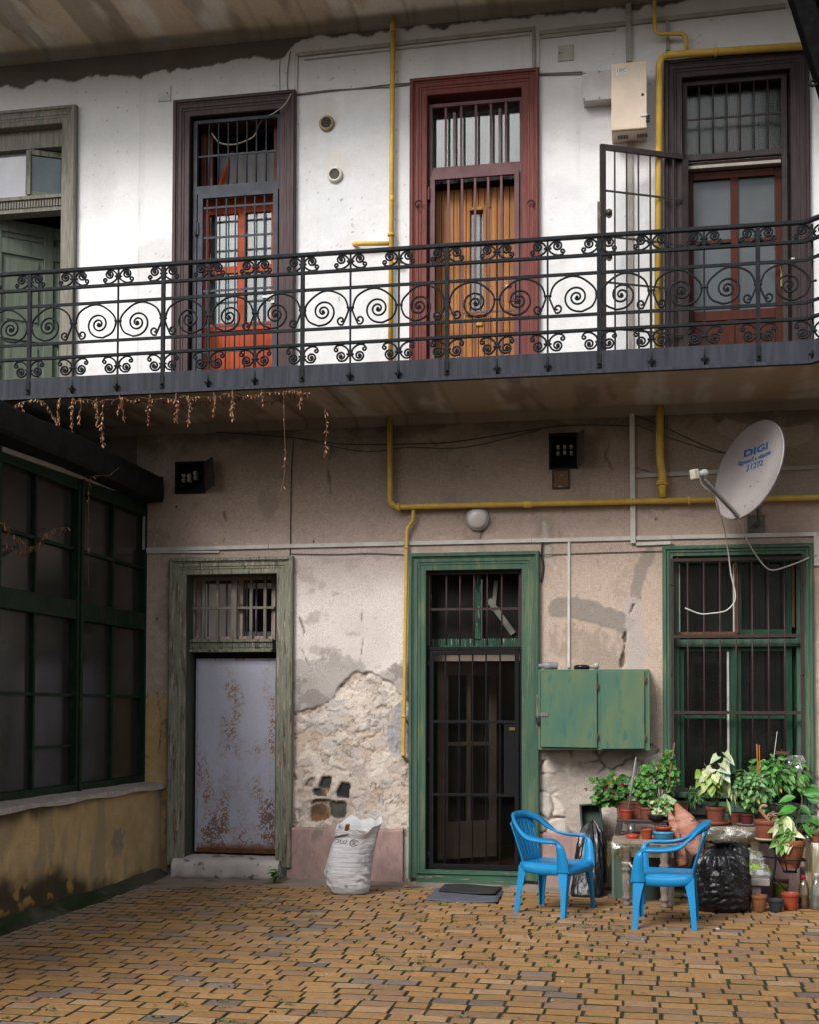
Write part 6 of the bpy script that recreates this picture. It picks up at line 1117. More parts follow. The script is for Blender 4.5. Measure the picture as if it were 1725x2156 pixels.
c = onT(1333,-.76); t = thing('dish', 'translucent red dish on the table front', 'dish', c); m = MB(); m.lathe([(.044,0),(.05,.004),(.052,.03),(.049,.031),(.046,.008),(.002,.006)], c, 26, cap=False); tag(m.build('dish', M('red_translucent', (.36,.045,.02), (.3,.035,.016), s=5, rough=.25), t))
c = onT(1330,-.68); t = thing('cup', 'clear plastic cup standing behind the red dish', 'cup', c); m = MB(); m.lathe([(.024,0),(.026,.004),(.034,.105),(.032,.105),(.025,.006),(.001,.005)], c+V((0,.01,0)), 22, cap=False); m.build('cup', glass('cup_plastic', tint=(.93,.92,.9), refl=.10, rough=.1, dirt=.35, dirtc=(.4,.38,.35)), t)
c = onT(1357,-.66); t = thing('jar', 'small glass jar with pale label and dark lid on the table', 'jar', c); m = MB(); m.lathe([(.025,0),(.027,.004),(.027,.05),(.02,.06)], c, 20); m.build('jar', M('jar_label', (.3,.24,.16), (.12,.08,.05), s=16, rough=.4), t); m = MB(); m.lathe([(.023,.058),(.024,.06),(.024,.075),(.022,.076)], c, 20); m.build('lid', black_steel, t)
# green barrel, trough on end, folded black bag
c = V((-.075,-.45,0)); m = MB(); t = thing('barrel', 'grey-green plastic barrel under the left end of the plant table', 'barrel', c); m.lathe([(.178,0),(.182,.01),(.182,.47),(.186,.475),(.186,.49),(.176,.49),(.176,.02)], c, 44, cap=False); gb = M('grey_green_plastic', (.105,.155,.125), (.09,.135,.11), s=3, rough=.55, bump=.06, bs=90); m.build('body', gb, t); m = MB(); m.obox(c+V((-.187,-.03,.0)), c+V((-.187,-.03,.485)), .02, .012); m.build('seam', gb, t)
tr = M('dark_green_plastic', (.035,.06,.045), (.028,.048,.037), s=4, rough=.5, bump=.06, spot=(.12,.12,.1), spa=.68, sps=14); t = thing('planter_trough', 'empty dark green window box stood on end against the wall', 'planter', (-.45,-.2,0)); a = V((-.40,-.24,.08)); b = V((-.455,-.10,.70)); ax = (b-a).normalized(); sx_ = V((1,0,0))-ax*ax.x; sx_.normalize(); ny = sx_.cross(ax).normalized()
if ny.y > 0: ny = -ny
def tq(u, v, w_): return a+ax*(v*(b-a).length)+sx_*u+ny*w_
def trb(m, u0, u1, v0, v1, w0, w1): m.add([tq(u0,v0,w0),tq(u1,v0,w0),tq(u1,v0,w1),tq(u0,v0,w1),tq(u0,v1,w0),tq(u1,v1,w0),tq(u1,v1,w1),tq(u0,v1,w1)], [(0,1,2,3),(7,6,5,4),(0,4,5,1),(1,5,6,2),(2,6,7,3),(3,7,4,0)])
m = MB(); trb(m, -.075,.075,0,1,0,.006); trb(m, -.082,-.074,0,1,0,.11); trb(m, .074,.082,0,1,0,.11); trb(m, -.074,.074,.99,1,0,.11); trb(m, -.074,.074,0,.01,0,.11); m.build('box', tr, t); m = MB(); trb(m, -.09,-.075,-.01,1.01,.10,.112); trb(m, .075,.09,-.01,1.01,.10,.112); trb(m, -.075,.075,.99,1.012,.10,.112); m.build('rim', tr, t, bevel=.003)
blk = M('black_bag_plastic', (.007,.007,.008), (.005,.005,.006), s=6, rough=.27, rv=.1, bump=.4, bs=6, bst=(2.6,2.6,.8), spec=.5, dist=.016); blk2 = M('dull_black_foil', (.010,.011,.013), (.007,.008,.0095), s=6, rough=.34, bump=.22, bs=9, spec=.5, dist=.012)
def bagmesh(m, c, prof, pleat, seed, n=120, nz=70, rx=1., ry=1., lean=(0,0), pz_=1.):
    H_ = prof[-1][1]; rows = []
    for k in range(nz):
        z = H_*k/(nz-1); r0 = np.interp(z, [p[1] for p in prof], [p[0] for p in prof]); row = []
        for a in np.linspace(0, 2*math.pi, n+1)[:-1]:
            ca_, sa_ = math.cos(a), math.sin(a); w1 = float(fbm(ca_*2.2+5, sa_*2.2+z*5, 1.6, 4, seed))-.5; w2 = abs(float(fbm(ca_*3+2, sa_*3+z*11+7, 2.2, 3, seed+1))-.5)*2; t = z/H_
            pl = pleat*math.sin(a*11+4*w1)*float(sst(.45, .95, t))+pleat*.8*math.sin(a*19+3)*float(sst(.6, 1, t)); r = r0*(1+.22*w1-.055*(1-w2)**4+pl+.016*math.sin(z*120+5*math.sin(a*2+seed)+8*w1)*float(sst(.3, .7, vn(a*1.7+seed, z*6)))*float(sst(.7, .4, t))); row.append((c[0]+r*rx*ca_+lean[0]*t, c[1]+r*ry*sa_+lean[1]*t, c[2]+z+.02*w1*t))
        rows.append(row)
    m.sheet(rows, True, True); m.add([rows[0][i] for i in range(0, n, 4)], [tuple(range(n//4-1, -1, -1))]); m.add([rows[-1][i] for i in range(0, n, 4)], [tuple(range(n//4))])
t = thing('rubbish_bag', 'full glossy black rubbish bag tied at the top behind the right blue chair', 'bag', (.57,-1.02,0)); m = MB(); bagmesh(m, (.545,-1.0,0), [(.17,0),(.215,.04),(.228,.16),(.222,.28),(.205,.36),(.165,.42),(.10,.46),(.045,.485)], .13, 170, rx=1.0, ry=.8, lean=(-.0,0)); m.build('bag', blk, t); m = MB(); bagmesh(m, (.545,-1.0,.475), [(.035,0),(.03,.01),(.06,.03),(.085,.045)], .3, 175, 60, 14); m.build('tied_neck', blk, t); m = MB(); bagmesh(m, (.65,-.93,.28), [(.05,0),(.11,.05),(.12,.14),(.09,.2),(.03,.235)], .1, 178, 70, 30); m.build('bulge', blk, t)
t = thing('folded_bag', 'limp black plastic bag slumped against the wall behind the left blue chair', 'bag', (-.45,-.55,0)); m = MB(); bagmesh(m, (-.47,-.50,0), [(.10,0),(.125,.02),(.125,.12),(.118,.28),(.105,.42),(.085,.50),(.045,.56),(.012,.60)], .10, 180, rx=1.05, ry=.55, lean=(.035,.24)); m.build('bag', blk2, t)
# mottled pink stuffed rolls
pk = M('mottled_pink_cloth', (.40,.215,.16), (.30,.115,.075), s=7, rough=.7, bump=.35, bs=18, spot=(.24,.075,.045), spa=.50, sps=8, spw=.14, st=(1,1,2.2), spot2=(.22,.15,.13), sp2a=.64, sp2s=6)
def roll(label, a, b, rs, seed):
    a, b = V(a), V(b); P = cat_rom([a, a.lerp(b, .33)+V((.01,-.012,0)), a.lerp(b, .66)+V((.008,-.014,0)), b], 8); n_ = len(P); R_ = [float(np.interp(i/(n_-1), np.linspace(0, 1, len(rs)), rs)) for i in range(n_)]; m = MB(); m.tube(P, R_, 26)
    vs = []
    for p in m.v: n1 = float(fbm(p[0]*14, p[2]*12+p[1]*9, 1, 3, seed))-.5; vs.append((p[0]+.016*n1, p[1]+.016*n1, p[2]))
    m.v = vs; o = m.build('stuffed_roll', pk, None); tag(o, label, 'stuffed roll', 'mottled pink stuffed rolls'); return o
    tag(o, label, 'stuffed roll', 'mottled pink stuffed rolls')
roll('slim mottled pink stuffed roll leaning on the right end of the table', at(1410,1707,-.62), at(1437,1823,-.80), [.012,.032,.036,.034,.04,.045,.036], 190); fat = roll('fat mottled pink stuffed roll next to the slim one', at(1424,1692,-.60), at(1470,1800,-.74), [.012,.045,.08,.092,.088,.075,.05], 191)
m = MB(); c0 = V(at(1456,1727,-.72)); m.lathe([(.03,-.02),(.022,.012),(.012,.02),(.002,.022)], c0, 14, axis=(.1,-1,.1)); m.build('knob', pk, fat)
# bench with plastic, right of the table
bz = .60; bx0, bx1 = xa(1463,1712,-.62), xa(1600,1712,-.62); bn = thing('plant_bench', 'low bench board wrapped in clear plastic under the window', 'bench', ((bx0+bx1)/2,-.45,0)); m = MB(); m.box(bx0, bx1, -.66, -.16, bz-.03, bz); m.build('board', oldw, bn, bevel=.004); m = MB(); m.box(bx0+.08, bx0+.27, -.60, -.2, 0, bz-.032); m.build('support_block', M('grey_block', (.17,.145,.125), (.13,.11,.095), s=6, rough=.9, bump=.3), bn); m = MB(); m.box(bx1-.06, bx1, -.55, -.2, 0, bz-.032); m.build('support_block', bpy.data.materials['grey_block'], bn)
drape(bn, 'plastic_sheet', [V((bx0-.02,-.4,bz-.0)), V((bx0-.015,-.62,bz+.002)), V((bx0+.06,-.675,bz+.0)), V(((bx0+bx1)/2,-.68,bz)), V((bx1-.02,-.675,bz)), V((bx1+.02,-.62,bz))], lambda t: .11+.05*math.sin(t*3.14)+.025*math.sin(t*14), .03, 7)
c = V((xa(1505,1705,-.52),-.50,bz)); t = thing('saucer', 'terracotta saucer full of white grit under the cream-leaved plant', 'saucer', c); m = MB(); m.lathe([(.09,0),(.115,.008),(.128,.032),(.122,.034),(.108,.014),(.002,.012)], c, 34, cap=False); m.build('saucer', terra, t); m = MB(); m.lathe([(.108,.018),(.002,.02)], c, 24, cap=False); m.build('grit', M('white_grit', (.5,.45,.44), (.3,.2,.17), s=60, rough=.9, bump=.4), t)
c = c+V((.012,0,.02)); t = potted('cream and lime arrowhead plant in a terracotta pot on a wide saucer', c, .078, .125, terra); m = MB(); fc = V(at(1500,1640,-.55))
LG = [(.22,.33,.07),(.30,.40,.13),(.14,.25,.04),(.36,.43,.2)]; WH = [(.42,.46,.32),(.46,.48,.36),(.36,.42,.25)]
for i in range(46):
    a = U(0, 6.28); e = U(-.5, 1); p = fc+V((.11*math.cos(a)*U(.4,1), .09*math.sin(a)-.02, .10*e-.02)); leaf_shape(m, p, (math.cos(a)*.7, math.sin(a)*.3-.35, .35*e-.75), U(.055,.082), U(.055,.08), tint(random.choice(LG), .15), 'heart', U(.1,.4), None, (U(-.6,.6), -.9, U(0,.9)))
for px, py, dx, dz, L_ in ((1500,1618,-.8,-.55,.11), (1510,1628,.4,-.9,.12), (1492,1640,-.4,-.9,.10), (1520,1606,.8,-.5,.12), (1516,1618,.9,-.35,.12), (1512,1592,-.8,-.4,.10), (1530,1594,.9,-.5,.10), (1527,1584,.6,-.5,.09), (1486,1634,-.8,-.6,.1), (1525,1632,.6,-.8,.1)): p = V(at(px, py, -.62)); leaf_shape(m, p, (dx,-.5,dz), L_*.82, L_*.74, tint(random.choice(WH), .1), 'arrow', .2, None, (U(-.4,.4), -.7, U(.4,1)))
leaf_shape(m, V(at(1543,1588,-.55)), (.15,-.1,1), .10, .055, (.08,.19,.03), 'heart', 0); m.c = None; m.build('foliage', leaf_m, t); m = MB(); [m.tube(cat_rom([c+V((U(-.03,.03),U(-.03,.03),.10)), fc+V((U(-.06,.06),U(-.04,.04),.02)), fc+V((U(-.08,.12),U(-.06,.02),U(.05,.16)))], 4), .003, 5) for _ in range(14)]; m.build('stem', stem_m, t)
def pottedn(label, px, y, z, r, h, mt, **k): c = V((xa(px,1690,y), y, z)); return c, potted(label, c, r, h, mt, **k)
c, t = pottedn('bushy soft green herb in a small dark red pot, mid bench', 1573, -.50, bz+.012, .05, .08, M('dark_red_pot', (.10,.02,.02), (.075,.016,.016), s=6, rough=.5)); bush(t, V(at(1580,1664,-.52)), .165, .10, .135, 230, .052, [(.11,.23,.07),(.14,.28,.10),(.07,.17,.05)], 'oval', base=c+V((0,0,.07)), stems=14, wr=.6); bush(t, V(at(1566,1640,-.50)), .07, .05, .05, 60, .02, [(.12,.22,.07),(.16,.26,.1)], 'lance', name='tip_foliage', wr=.4); bush(t, V(at(1585,1650,-.52)), .09, .05, .06, 80, .018, [(.15,.26,.09),(.17,.28,.11)], 'lance', name='seed_foliage', wr=.4)
c2 = V((c.x+.0,-.52,bz)); m = MB(); m.lathe([(.06,0),(.078,.006),(.085,.018),(.08,.019),(.002,.01)], c2, 26, cap=False); tag(m.build('saucer', M('grey_saucer', (.14,.13,.12), (.1,.09,.085), s=8, rough=.6)), 'grey plastic saucer under the bushy herb', 'saucer')
c, t = pottedn('long-leaved strap plant beside the bushy herb', 1603, -.40, bz, .055, .1, terra); m = MB()
for i in range(22): a = U(-.4, 3.5); leaf_shape(m, c+V((0,0,.10)), (math.cos(a), -.45*R(), U(.5,1.6)), U(.22,.36), .022, tint((.12,.24,.05), .2), 'grass', U(.3,.8))
m.c = None; m.build('foliage', leaf_m, t); stick(t, c+V((-.01,0,.08)), V(at(1594,1566,-.40)), .006, M('orange_cane', (.34,.13,.03), s=9, rough=.6)); stick(t, c+V((0,.0,.08)), V(at(1599,1568,-.38)), .005, bpy.data.materials['orange_cane'])
c, t = pottedn('creeper with long drooping pale leaves right of the arrowhead plant', 1548, -.42, bz, .05, .09, terra); m = MB(); [leaf_shape(m, V(at(px, py, -.56)), (U(-.3,.3),-.5,-1), U(.07,.14), .03, tint((.28,.34,.16), .2), 'lance', .2) for px, py in ((1537,1640),(1541,1660),(1534,1652),(1546,1648),(1530,1680))]; [leaf_shape(m, V(at(1549+U(-12,12), 1640+U(-18,30), -.5)), (U(-1,1),-.6,U(-.3,.8)), U(.05,.08), .045, tint((.12,.22,.07), .2), 'oval', .3) for _ in range(60)]; m.c = None; m.build('foliage', leaf_m, t); stick(t, c+V((0,0,.05)), V(at(1547,1618,-.42)), .005, bpy.data.materials['red_brown_stake'])
# plants on the window sill
sy = -.09; sxx0, sxx1 = xa(1618,1690,sy), xa(1678,1690,sy); t = thing('potted_plant', 'pepper plants in a dark box on the window sill, right side', 'potted plant', ((sxx0+sxx1)/2,sy,.66)); m = MB(); m.poly([(sxx0+.01,.655),(sxx1-.01,.655),(sxx1,.755),(sxx0,.755)], 'xz', sy-.07, sy+.05); m.box(sxx0-.005, sxx1+.005, sy-.075, sy+.055, .742, .757); m.build('box', bpy.data.materials['dark_pot'], t)
bush(t, V(at(1636,1630,-.14)), .24, .10, .135, 190, .075, [(.06,.19,.03),(.085,.235,.045),(.045,.14,.025)], 'oval', base=((sxx0+sxx1)/2,sy,.76), stems=16, wr=.5, droop=.4); stick(t, V(at(1616,1700,-.12)), V(at(1637,1540,-.10)), .003, wire_w, 'rod'); m = MB(); [m.tube(cat_rom([V(at(px, 1676, -.13)), V(at(px+U(-4,4), 1690, -.16)), V(at(px+U(-8,8), 1708, -.17))], 4), .002, 5) for px in (1622,1640,1655,1668)]; m.build('tendril', stem_m, t)
pb = bpy.data.materials.new('crumpled_clear_film'); pb = glass('crumpled_film', tint=(.85,.86,.88), refl=.25, rough=.2, dirt=.35, dirtc=(.45,.45,.46)); m = MB(); rows = []
for k in range(22):
    v = k/21; c = V(at(1674+4*math.sin(v*4), 1590+70*v, -.13)); rr = (.055+.02*math.sin(v*7))*(1-.35*v); rows.append([(c.x+rr*math.cos(a)*(1+.5*(float(vn(a*2, v*7, 201))-.5)), c.y+.03*math.sin(a)*(1+.7*(float(vn(a*3, v*9, 202))-.5)), c.z) for a in np.linspace(0, 6.28, 33)[:-1]])
m.sheet(rows, False, True); tag(m.build('plastic_bag', pb), 'crumpled clear plastic bag hanging at the right of the window grille', 'plastic bag'); m = MB(); c = V(at(1655,1588,-.13)); [m.tube(cat_rom([c, c+V((U(-.03,.03),U(-.02,.02),U(-.01,.02))), c+V((U(-.09,.05),U(-.04,.03),U(-.015,.05)))], 3), .0016, 4) for _ in range(34)]; tag(m.build('root_clump', twig_m), 'dry brown root clump on top of the clear plastic bag', 'roots')
t = thing('potted_plant', 'small narrow-leaved plant in a dark box at the left of the window sill', 'potted plant', at(1466,1690,-.1)); a, b = xa(1452,1690,-.12), xa(1486,1690,-.12); m = MB(); m.box(a, b, -.17, -.05, .655, .735); m.build('box', bpy.data.materials['dark_pot'], t); bush(t, V(at(1468,1674,-.16)), .075, .05, .06, 90, .05, [(.05,.14,.03),(.07,.18,.045)], 'lance', base=((a+b)/2,-.11,.73), stems=10, wr=.25)
c = V((xa(1440,1690,-.12),-.12,.655)); t = thing('flower_pot', 'small square terracotta pot at the left end of the window sill', 'flower pot', c); m = MB(); m.poly([(c.x-.03,c.z),(c.x+.03,c.z),(c.x+.042,c.z+.085),(c.x-.042,c.z+.085)], 'xz', c.y-.04, c.y+.04); m.build('pot', terra, t, bevel=.004); m = MB(); m.box(c.x-.036, c.x+.036, c.y-.034, c.y+.034, c.z+.084, c.z+.087); m.build('soil', soil, t)
# iron plant stand with its two pots
sy = -.72; t = thing('plant_stand', 'black wrought iron plant stand right of the rubbish bag', 'plant stand', (1.0,sy,0)); W3 = lambda px, py, y=sy: V(at(px, py, y)); m = MB(); m.tube(cat_rom([W3(1632,1772), W3(1634,1800), W3(1632,1830), W3(1624,1862), W3(1616,1885), W3(1612,1900)], 6), .0085, 8); m.tube([W3(1606,1803), W3(1700,1812)], .0075, 8); m.tube([W3(1616,1771), W3(1634,1790)], .008, 8); m.build('post', black_iron, t)
rc = W3(1665,1808); m = MB(); m.tube([rc+V((.105*math.cos(a), .105*math.sin(a), 0)) for a in np.linspace(0, 6.283, 30)], .006, 8); m.build('upper_ring', black_iron, t); rb = W3(1664,1835); m = MB(); m.tube([rb+V((.048*math.cos(a), .048*math.sin(a), 0)) for a in np.linspace(0, 6.283, 24)], .006, 8)
for a in (.5, 2.6, 4.2, 5.4): m.tube([rc+V((.105*math.cos(a), .105*math.sin(a), 0)), rb+V((.048*math.cos(a), .048*math.sin(a), 0))], .005, 6)
m.build('basket', black_iron, t); m = MB(); b = W3(1616,1771); m.lathe([(.06,-.012),(.062,-.006)], b, 20); m.build('shelf', black_iron, t); m = MB(); m.tube([W3(1612,1900), V((W3(1612,1900).x-.02,sy,.0))], .008, 8); m.tube([W3(1628,1845), V((W3(1640,1845).x+.18,sy+.18,.0))], .007, 8); m.build('foot', black_iron, t)
c = W3(1616,1769)+V((0,0,.0)); m = MB(); m.lathe([(.07,0),(.088,.006),(.095,.02),(.09,.021),(.002,.01)], c, 28, cap=False); tag(m.build('saucer', M('cream_saucer', (.42,.33,.26), (.35,.27,.21), s=8, rough=.6)), 'cream saucer under the pot of withered stalks', 'saucer')
c = c+V((0,0,.012)); t = potted('terracotta pot with a withered curled stalk on the iron stand', c, .098, .145, terra, tp=.78); m = MB(); dm_ = M('withered_straw', (.33,.24,.14), (.22,.15,.08), s=9, rough=.9); q = c+V((0,0,.13)); m.tube(cat_rom([q+V((.02,0,0)), q+V((-.02,0,.05)), q+V((-.05,-.01,.09)), q+V((-.035,-.02,.125)), q+V((.0,-.02,.12))], 5), [.012]*20+[.008], 7); [m.tube(cat_rom([q+V((U(.0,.05),U(-.03,.03),0)), q+V((U(.0,.06),U(-.04,.03),.05)), q+V((U(-.02,.12),U(-.06,.04),U(.0,.09)))], 4), .0045, 5) for _ in range(10)]; m.build('stalk', dm_, t)
c = W3(1665,1826); t = thing('potted_plant', 'large old clay pot with cream-splashed pothos in the iron ring', 'potted plant', c); pot_mesh(c, .113, .215, tp=.60).build('pot', terra_c, t); m = MB(); m.lathe([(.10,.19),(.002,.195)], c, 20, cap=False); m.build('soil', soil, t); m = MB()
for i in range(46): p = V(at(1652+U(-15,19), 1748+U(-28,28), -.80)); leaf_shape(m, p, (U(-1,1),-.55,U(-1.2,.1)), U(.07,.11), U(.045,.07), tint(random.choice([(.10,.23,.04),(.13,.27,.05),(.42,.46,.28),(.2,.32,.1)]), .2), 'heart', U(.1,.4), None, (U(-.6,.6), -.9, U(0,.9)))
m.c = None; m.build('foliage', leaf_m, t)
c = W3(1677,1772, -.68); t = potted('tall plant with big glossy leaves in a dark red pot set in the clay pot', c, .058, .085, bpy.data.materials['dark_red_pot']); m = MB(); BG = [(.04,.17,.02),(.05,.20,.027),(.04,.14,.02)]
for px, py, dx, dz, L_ in ((1676,1678,-.8,.35,.13),(1692,1672,.9,.35,.15),(1700,1680,1,-.1,.13),(1678,1700,-.9,-.05,.16),(1686,1695,.6,-.5,.10),(1700,1720,.9,-.25,.15),(1672,1720,-.7,-.1,.09),(1690,1735,.6,-.4,.11),(1684,1668,.1,1,.06),(1675,1745,-.6,-.3,.09),(1700,1745,.7,-.1,.09),(1665,1745,-.8,.2,.08)): leaf_shape(m, V(at(px, py, -.72)), (dx,-.45,dz), L_, L_*.52, tint(random.choice(BG), .15), 'oval', .2, None, (U(-.5,.5), -.8, U(.2,1)))
m.c = None; m.build('foliage', leaf_m, t); m = MB(); m.tube(cat_rom([c+V((0,0,.07)), W3(1680,1720,-.7), W3(1690,1690,-.7), W3(1686,1668,-.7)], 5), .004, 6); m.tube(cat_rom([c+V((.01,0,.07)), W3(1692,1730,-.7), W3(1698,1700,-.7)], 5), .003, 6); m.build('stem', stem_m, t); stick(t, c+V((.02,.0,.06)), W3(1692,1645,-.68), .004, bpy.data.materials['red_brown_stake'])
# right edge: white box with plastic and little pots
wx0 = xa(1711,1830,-.75); t = thing('white_box', 'dirty white box cut by the right edge with plastic film on top', 'box', (wx0+.3,-.5,0)); m = MB(); wm = M('dirty_white_paint', (.42,.40,.39), (.34,.32,.31), s=4, rough=.6, bump=.1, spot=(.22,.2,.18), spa=.62, sps=8); m.box(wx0, wx0+.6, -.78, -.3, .0, .50); m.build('box', wm, t, bevel=.004); m = MB(); m.box(wx0-.045, wx0-.003, -.74, -.32, 0, .27); m.build('side_board', wm, t)
drape(t, 'plastic_film', [V((wx0-.05,-.45,.50)), V((wx0-.06,-.70,.505)), V((wx0-.015,-.80,.505)), V((wx0+.05,-.81,.505))], lambda t: .12+.28*math.exp(-((t-.62)/.22)**2), .03, 11)
c = V((xa(1704,1750,-.66),-.64,.505)); t = potted('dark red pot inside a clear cup at the right edge', c, .045, .09, bpy.data.materials['dark_red_pot'], 'flower_pot', 'flower pot'); m = MB(); m.lathe([(.04,0),(.052,.05),(.05,.05),(.038,.004)], c, 20, cap=False); m.build('cup', bpy.data.materials['cup_plastic'], t)
c = V((xa(1719,1750,-.70),-.70,.505)); t = potted('little terracotta pot with a succulent at the far right edge', c, .05, .085, terra); bush(t, c+V((0,0,.13)), .055, .05, .05, 60, .04, [(.08,.15,.05),(.1,.18,.07)], 'lance', base=c+V((0,0,.07)), stems=8, wr=.35)
# pedestal with printed plastic bag
c = gnd(1594,1893); yy = -.62; p0, p1, p2, p3 = rect(1580, 1850, 1622, 1865, yy); t = thing('stone_pedestal', 'small pale stone pedestal between the rubbish bag and the row of pots', 'pedestal', ((p0+p1)/2,yy,0)); pm = M('pale_stone', (.38,.34,.31), (.3,.265,.24), s=7, rough=.9, bump=.3); m = MB(); m.box(p0, p1, yy, yy+.22, p2, p3); m.build('slab', pm, t, bevel=.006); m = MB(); m.box(p0+.015, p0+.085, yy+.03, yy+.15, 0, p2); m.build('column', pm, t, bevel=.006)
t = thing('soil_bag', 'crumpled silver bag with green leaf print on the stone pedestal', 'bag', ((p0+p1)/2,yy+.1,p3)); fm = M('silver_green_film', (.42,.42,.43), (.35,.35,.36), s=6, rough=.25, bump=.5, bs=20, spot=(.2,.3,.06), spa=.50, sps=6, spw=.03, spot2=(.06,.10,.03), sp2a=.58, sp2s=12, dist=.012); m = MB(); bagmesh(m, ((p0+p1)/2-.0,yy+.08,p3), [(.09,0),(.115,.03),(.10,.09),(.075,.11),(.095,.15),(.075,.20),(.02,.225)], .10, 210, 70, 40, rx=1.0, ry=.7, lean=(-.05,.02)); m.build('bag', fm, t)
# row of pots and bottles on the ground
def gpot(label, px, py, r, h, mt, tilt=0, tp=.74):
    p = gnd(px, py); c = V((p[0], p[1]+r*.7, .008)); t = potted(label, c, r, h, mt, 'flower_pot', 'flower pot', tp); t.rotation_euler = (0, rad(tilt), 0); return t
gpot('dull brown clay pot on the ground beside the rubbish bag', 1600, 1922, .060, .122, terra_c); gpot('dark grey pot on the ground, second in the row of pots', 1636, 1923, .060, .094, M('slate_pot', (.03,.036,.04), (.024,.028,.032), s=6, rough=.6)); gpot('bright orange-red pot of soil next to the bottle with the red cap', 1666, 1919, .066, .128, terra_o)
t = gpot('yellow-green ribbed pot tilted behind the row of pots', 1643, 1896, .062, .115, M('yellow_green_pot', (.25,.26,.06), (.2,.21,.05), s=6, rough=.6, bump=.1), 9); t.location.y += .07; t = gpot('dark red pot standing behind the yellow-green ribbed pot', 1648, 1890, .066, .13, terra); t.location.y += .12; t.location.z += .0
pr = t
def bottle(label, px, py, mt, liq, capm, h=.245, r=.040):
    p = gnd(px, py); c = V((p[0], p[1]+r, .008)); t = thing('bottle', label, 'bottle', c); m = MB(); k = h/.245; m.lathe([(.001,.003),(r*.9,0),(r,.01),(r,.05),(r*.93,.06),(r,.07),(r*.94,.09),(r,.105),(r*.98,.15*k),(r*.7,.19*k),(r*.36,.215*k),(r*.34,.23*k)], c, 26, cap=False); m.build('body', mt, t); m = MB(); m.lathe([(r*.9,.004),(r*.92,.05),(r*.9,.10*k),(.002,.10*k)], c, 20); m.build('liquid', liq, t); m = MB(); m.lathe([(r*.42,.222*k),(r*.43,h),(r*.40,h+.003)], c, 16); m.build('cap', capm, t); return t
bglass = glass('bottle_plastic', tint=(.92,.88,.8), refl=.09, rough=.06, dirt=.22, dirtc=(.35,.25,.15)); bottle('clear bottle of brownish liquid with a red cap beside the row of pots', 1694.5, 1916, bglass, M('brown_liquid', (.20,.12,.05), s=5, rough=.2, bump=0), M('red_cap', (.42,.02,.02), s=5, rough=.4)); bottle('clear bottle half cut off at the right edge', 1722, 1919, glass('bottle_plastic_clear', tint=(.9,.92,.88), refl=.09, rough=.06, dirt=.3, dirtc=(.4,.42,.38)), M('pale_liquid', (.2,.2,.15), s=5, rough=.2, bump=0), M('white_cap', (.5,.5,.48), s=5, rough=.5), .27, .042)
p = gnd(1430,1893); c = V((p[0], p[1]+.03, .034)); t = thing('bottle', 'small greenish bottle with a white cap lying under the plant table', 'bottle', c); ax = (1,-.25,0); m = MB(); m.lathe([(.001,-.062),(.026,-.06),(.031,-.05),(.031,.02),(.018,.042),(.012,.05)], c, 20, axis=ax, cap=False); m.build('body', M('murky_green_plastic', (.16,.17,.08), (.12,.13,.06), s=6, rough=.2, bump=0), t); m = MB(); m.lathe([(.017,.045),(.017,.068),(.015,.07)], c, 16, axis=ax); m.build('cap', bpy.data.materials['white_cap'], t)
# --- dry vines under the gallery
dryleaf = M('dry_leaf', (.3,.15,.08), attr='Col', s=40, rough=.8, rv=.25, bump=.1); DC = [(.28,.14,.08),(.21,.095,.05),(.34,.20,.125),(.15,.065,.036)]
def vine(label, pts, dens=1., y=BY-.035, size=.024, grp='dried vine strands under the gallery', world=None, r=.0018):
    P = cat_rom(world or [V(at(a, b, y)) for a, b in pts], 8); m = MB(); m.tube(P, r, 4); m.m = 1; Ltot = sum((P[i+1]-P[i]).length for i in range(len(P)-1)); n_ = int(Ltot*150*dens)
    for i in range(n_): p = P[min(len(P)-1, int(R()*len(P)))]; leaf_shape(m, p+V((U(-.008,.008),U(-.01,.01),U(-.01,.01))), (U(-.7,.7),U(-.7,.3),U(-1.6,-.3)), size*U(.6,1.4), size*.42, tint(random.choice(DC)), 'lance', .2, U(-1.5,1.5))
    m.c = None; o = m.build('dried_vine', [twig_m, dryleaf]); return tag(o, label, 'dried vine', grp)
vine('arched dry vine strand at the far left under the gallery', [(25,870),(34,852),(68,843),(91,846),(107,868),(120,893),(133,912)], 1.2)
for lab, x, a, b, dn in (('short dry strand left of the arched vine',48,850,880,1.), ('thick dry strand just right of the arched vine',124,841,905,1.6), ('long dry strand hanging above the black eave',152,839,919,1.4), ('thin dry strand right of the long one above the eave',167,839,889,.7), ('dry strand hanging midway between the arch and the lilac doorway',203,837,897,1.3), ('longest dry strand, reaching below the black eave top',217,850,941,1.1), ('short forked dry strand above the left fuse box',250,834,868,1.), ('stubby dry strand with a broad leaf tip',259,842,883,1.), ('bare dry strand left of the left fuse box',313,828,898,.6), ('leafy dry strand above the left fuse box',371,828,886,1.6), ('leafy dry strand right of the left fuse box',397,832,891,1.5), ('dry strand with curled leaves above the dark cable',450,826,872,1.4), ('long curled dry strand in the middle of the gallery edge',490,821,881,1.3), ('small dry tuft right of the middle strand',550,820,851,1.), ('pale dry tuft near the hanging thread',631,818,856,1.)):
    vine(lab, [(x+U(-2,2),a),(x+U(-4,4),(a*2+b)/3),(x+U(-3,3),(a+2*b)/3),(x+U(-2,2),b)], dn)
vine('long thin pale thread hanging below the gallery left of the yellow pipe', [(597,822),(598,900),(600,950),(598,1000),(590,1042)], .12, r=.0022); vine('short pale thread with dry leaves nearer the yellow pipe', [(684,860),(687,900),(685,935),(682,965)], .45, r=.0022)
vine('dry creeper running along the underside edge of the gallery', None, .5, world=[V(at(x, 849-.0445*x+U(-1,9), BY-.03)) for x in range(150, 660, 18)])
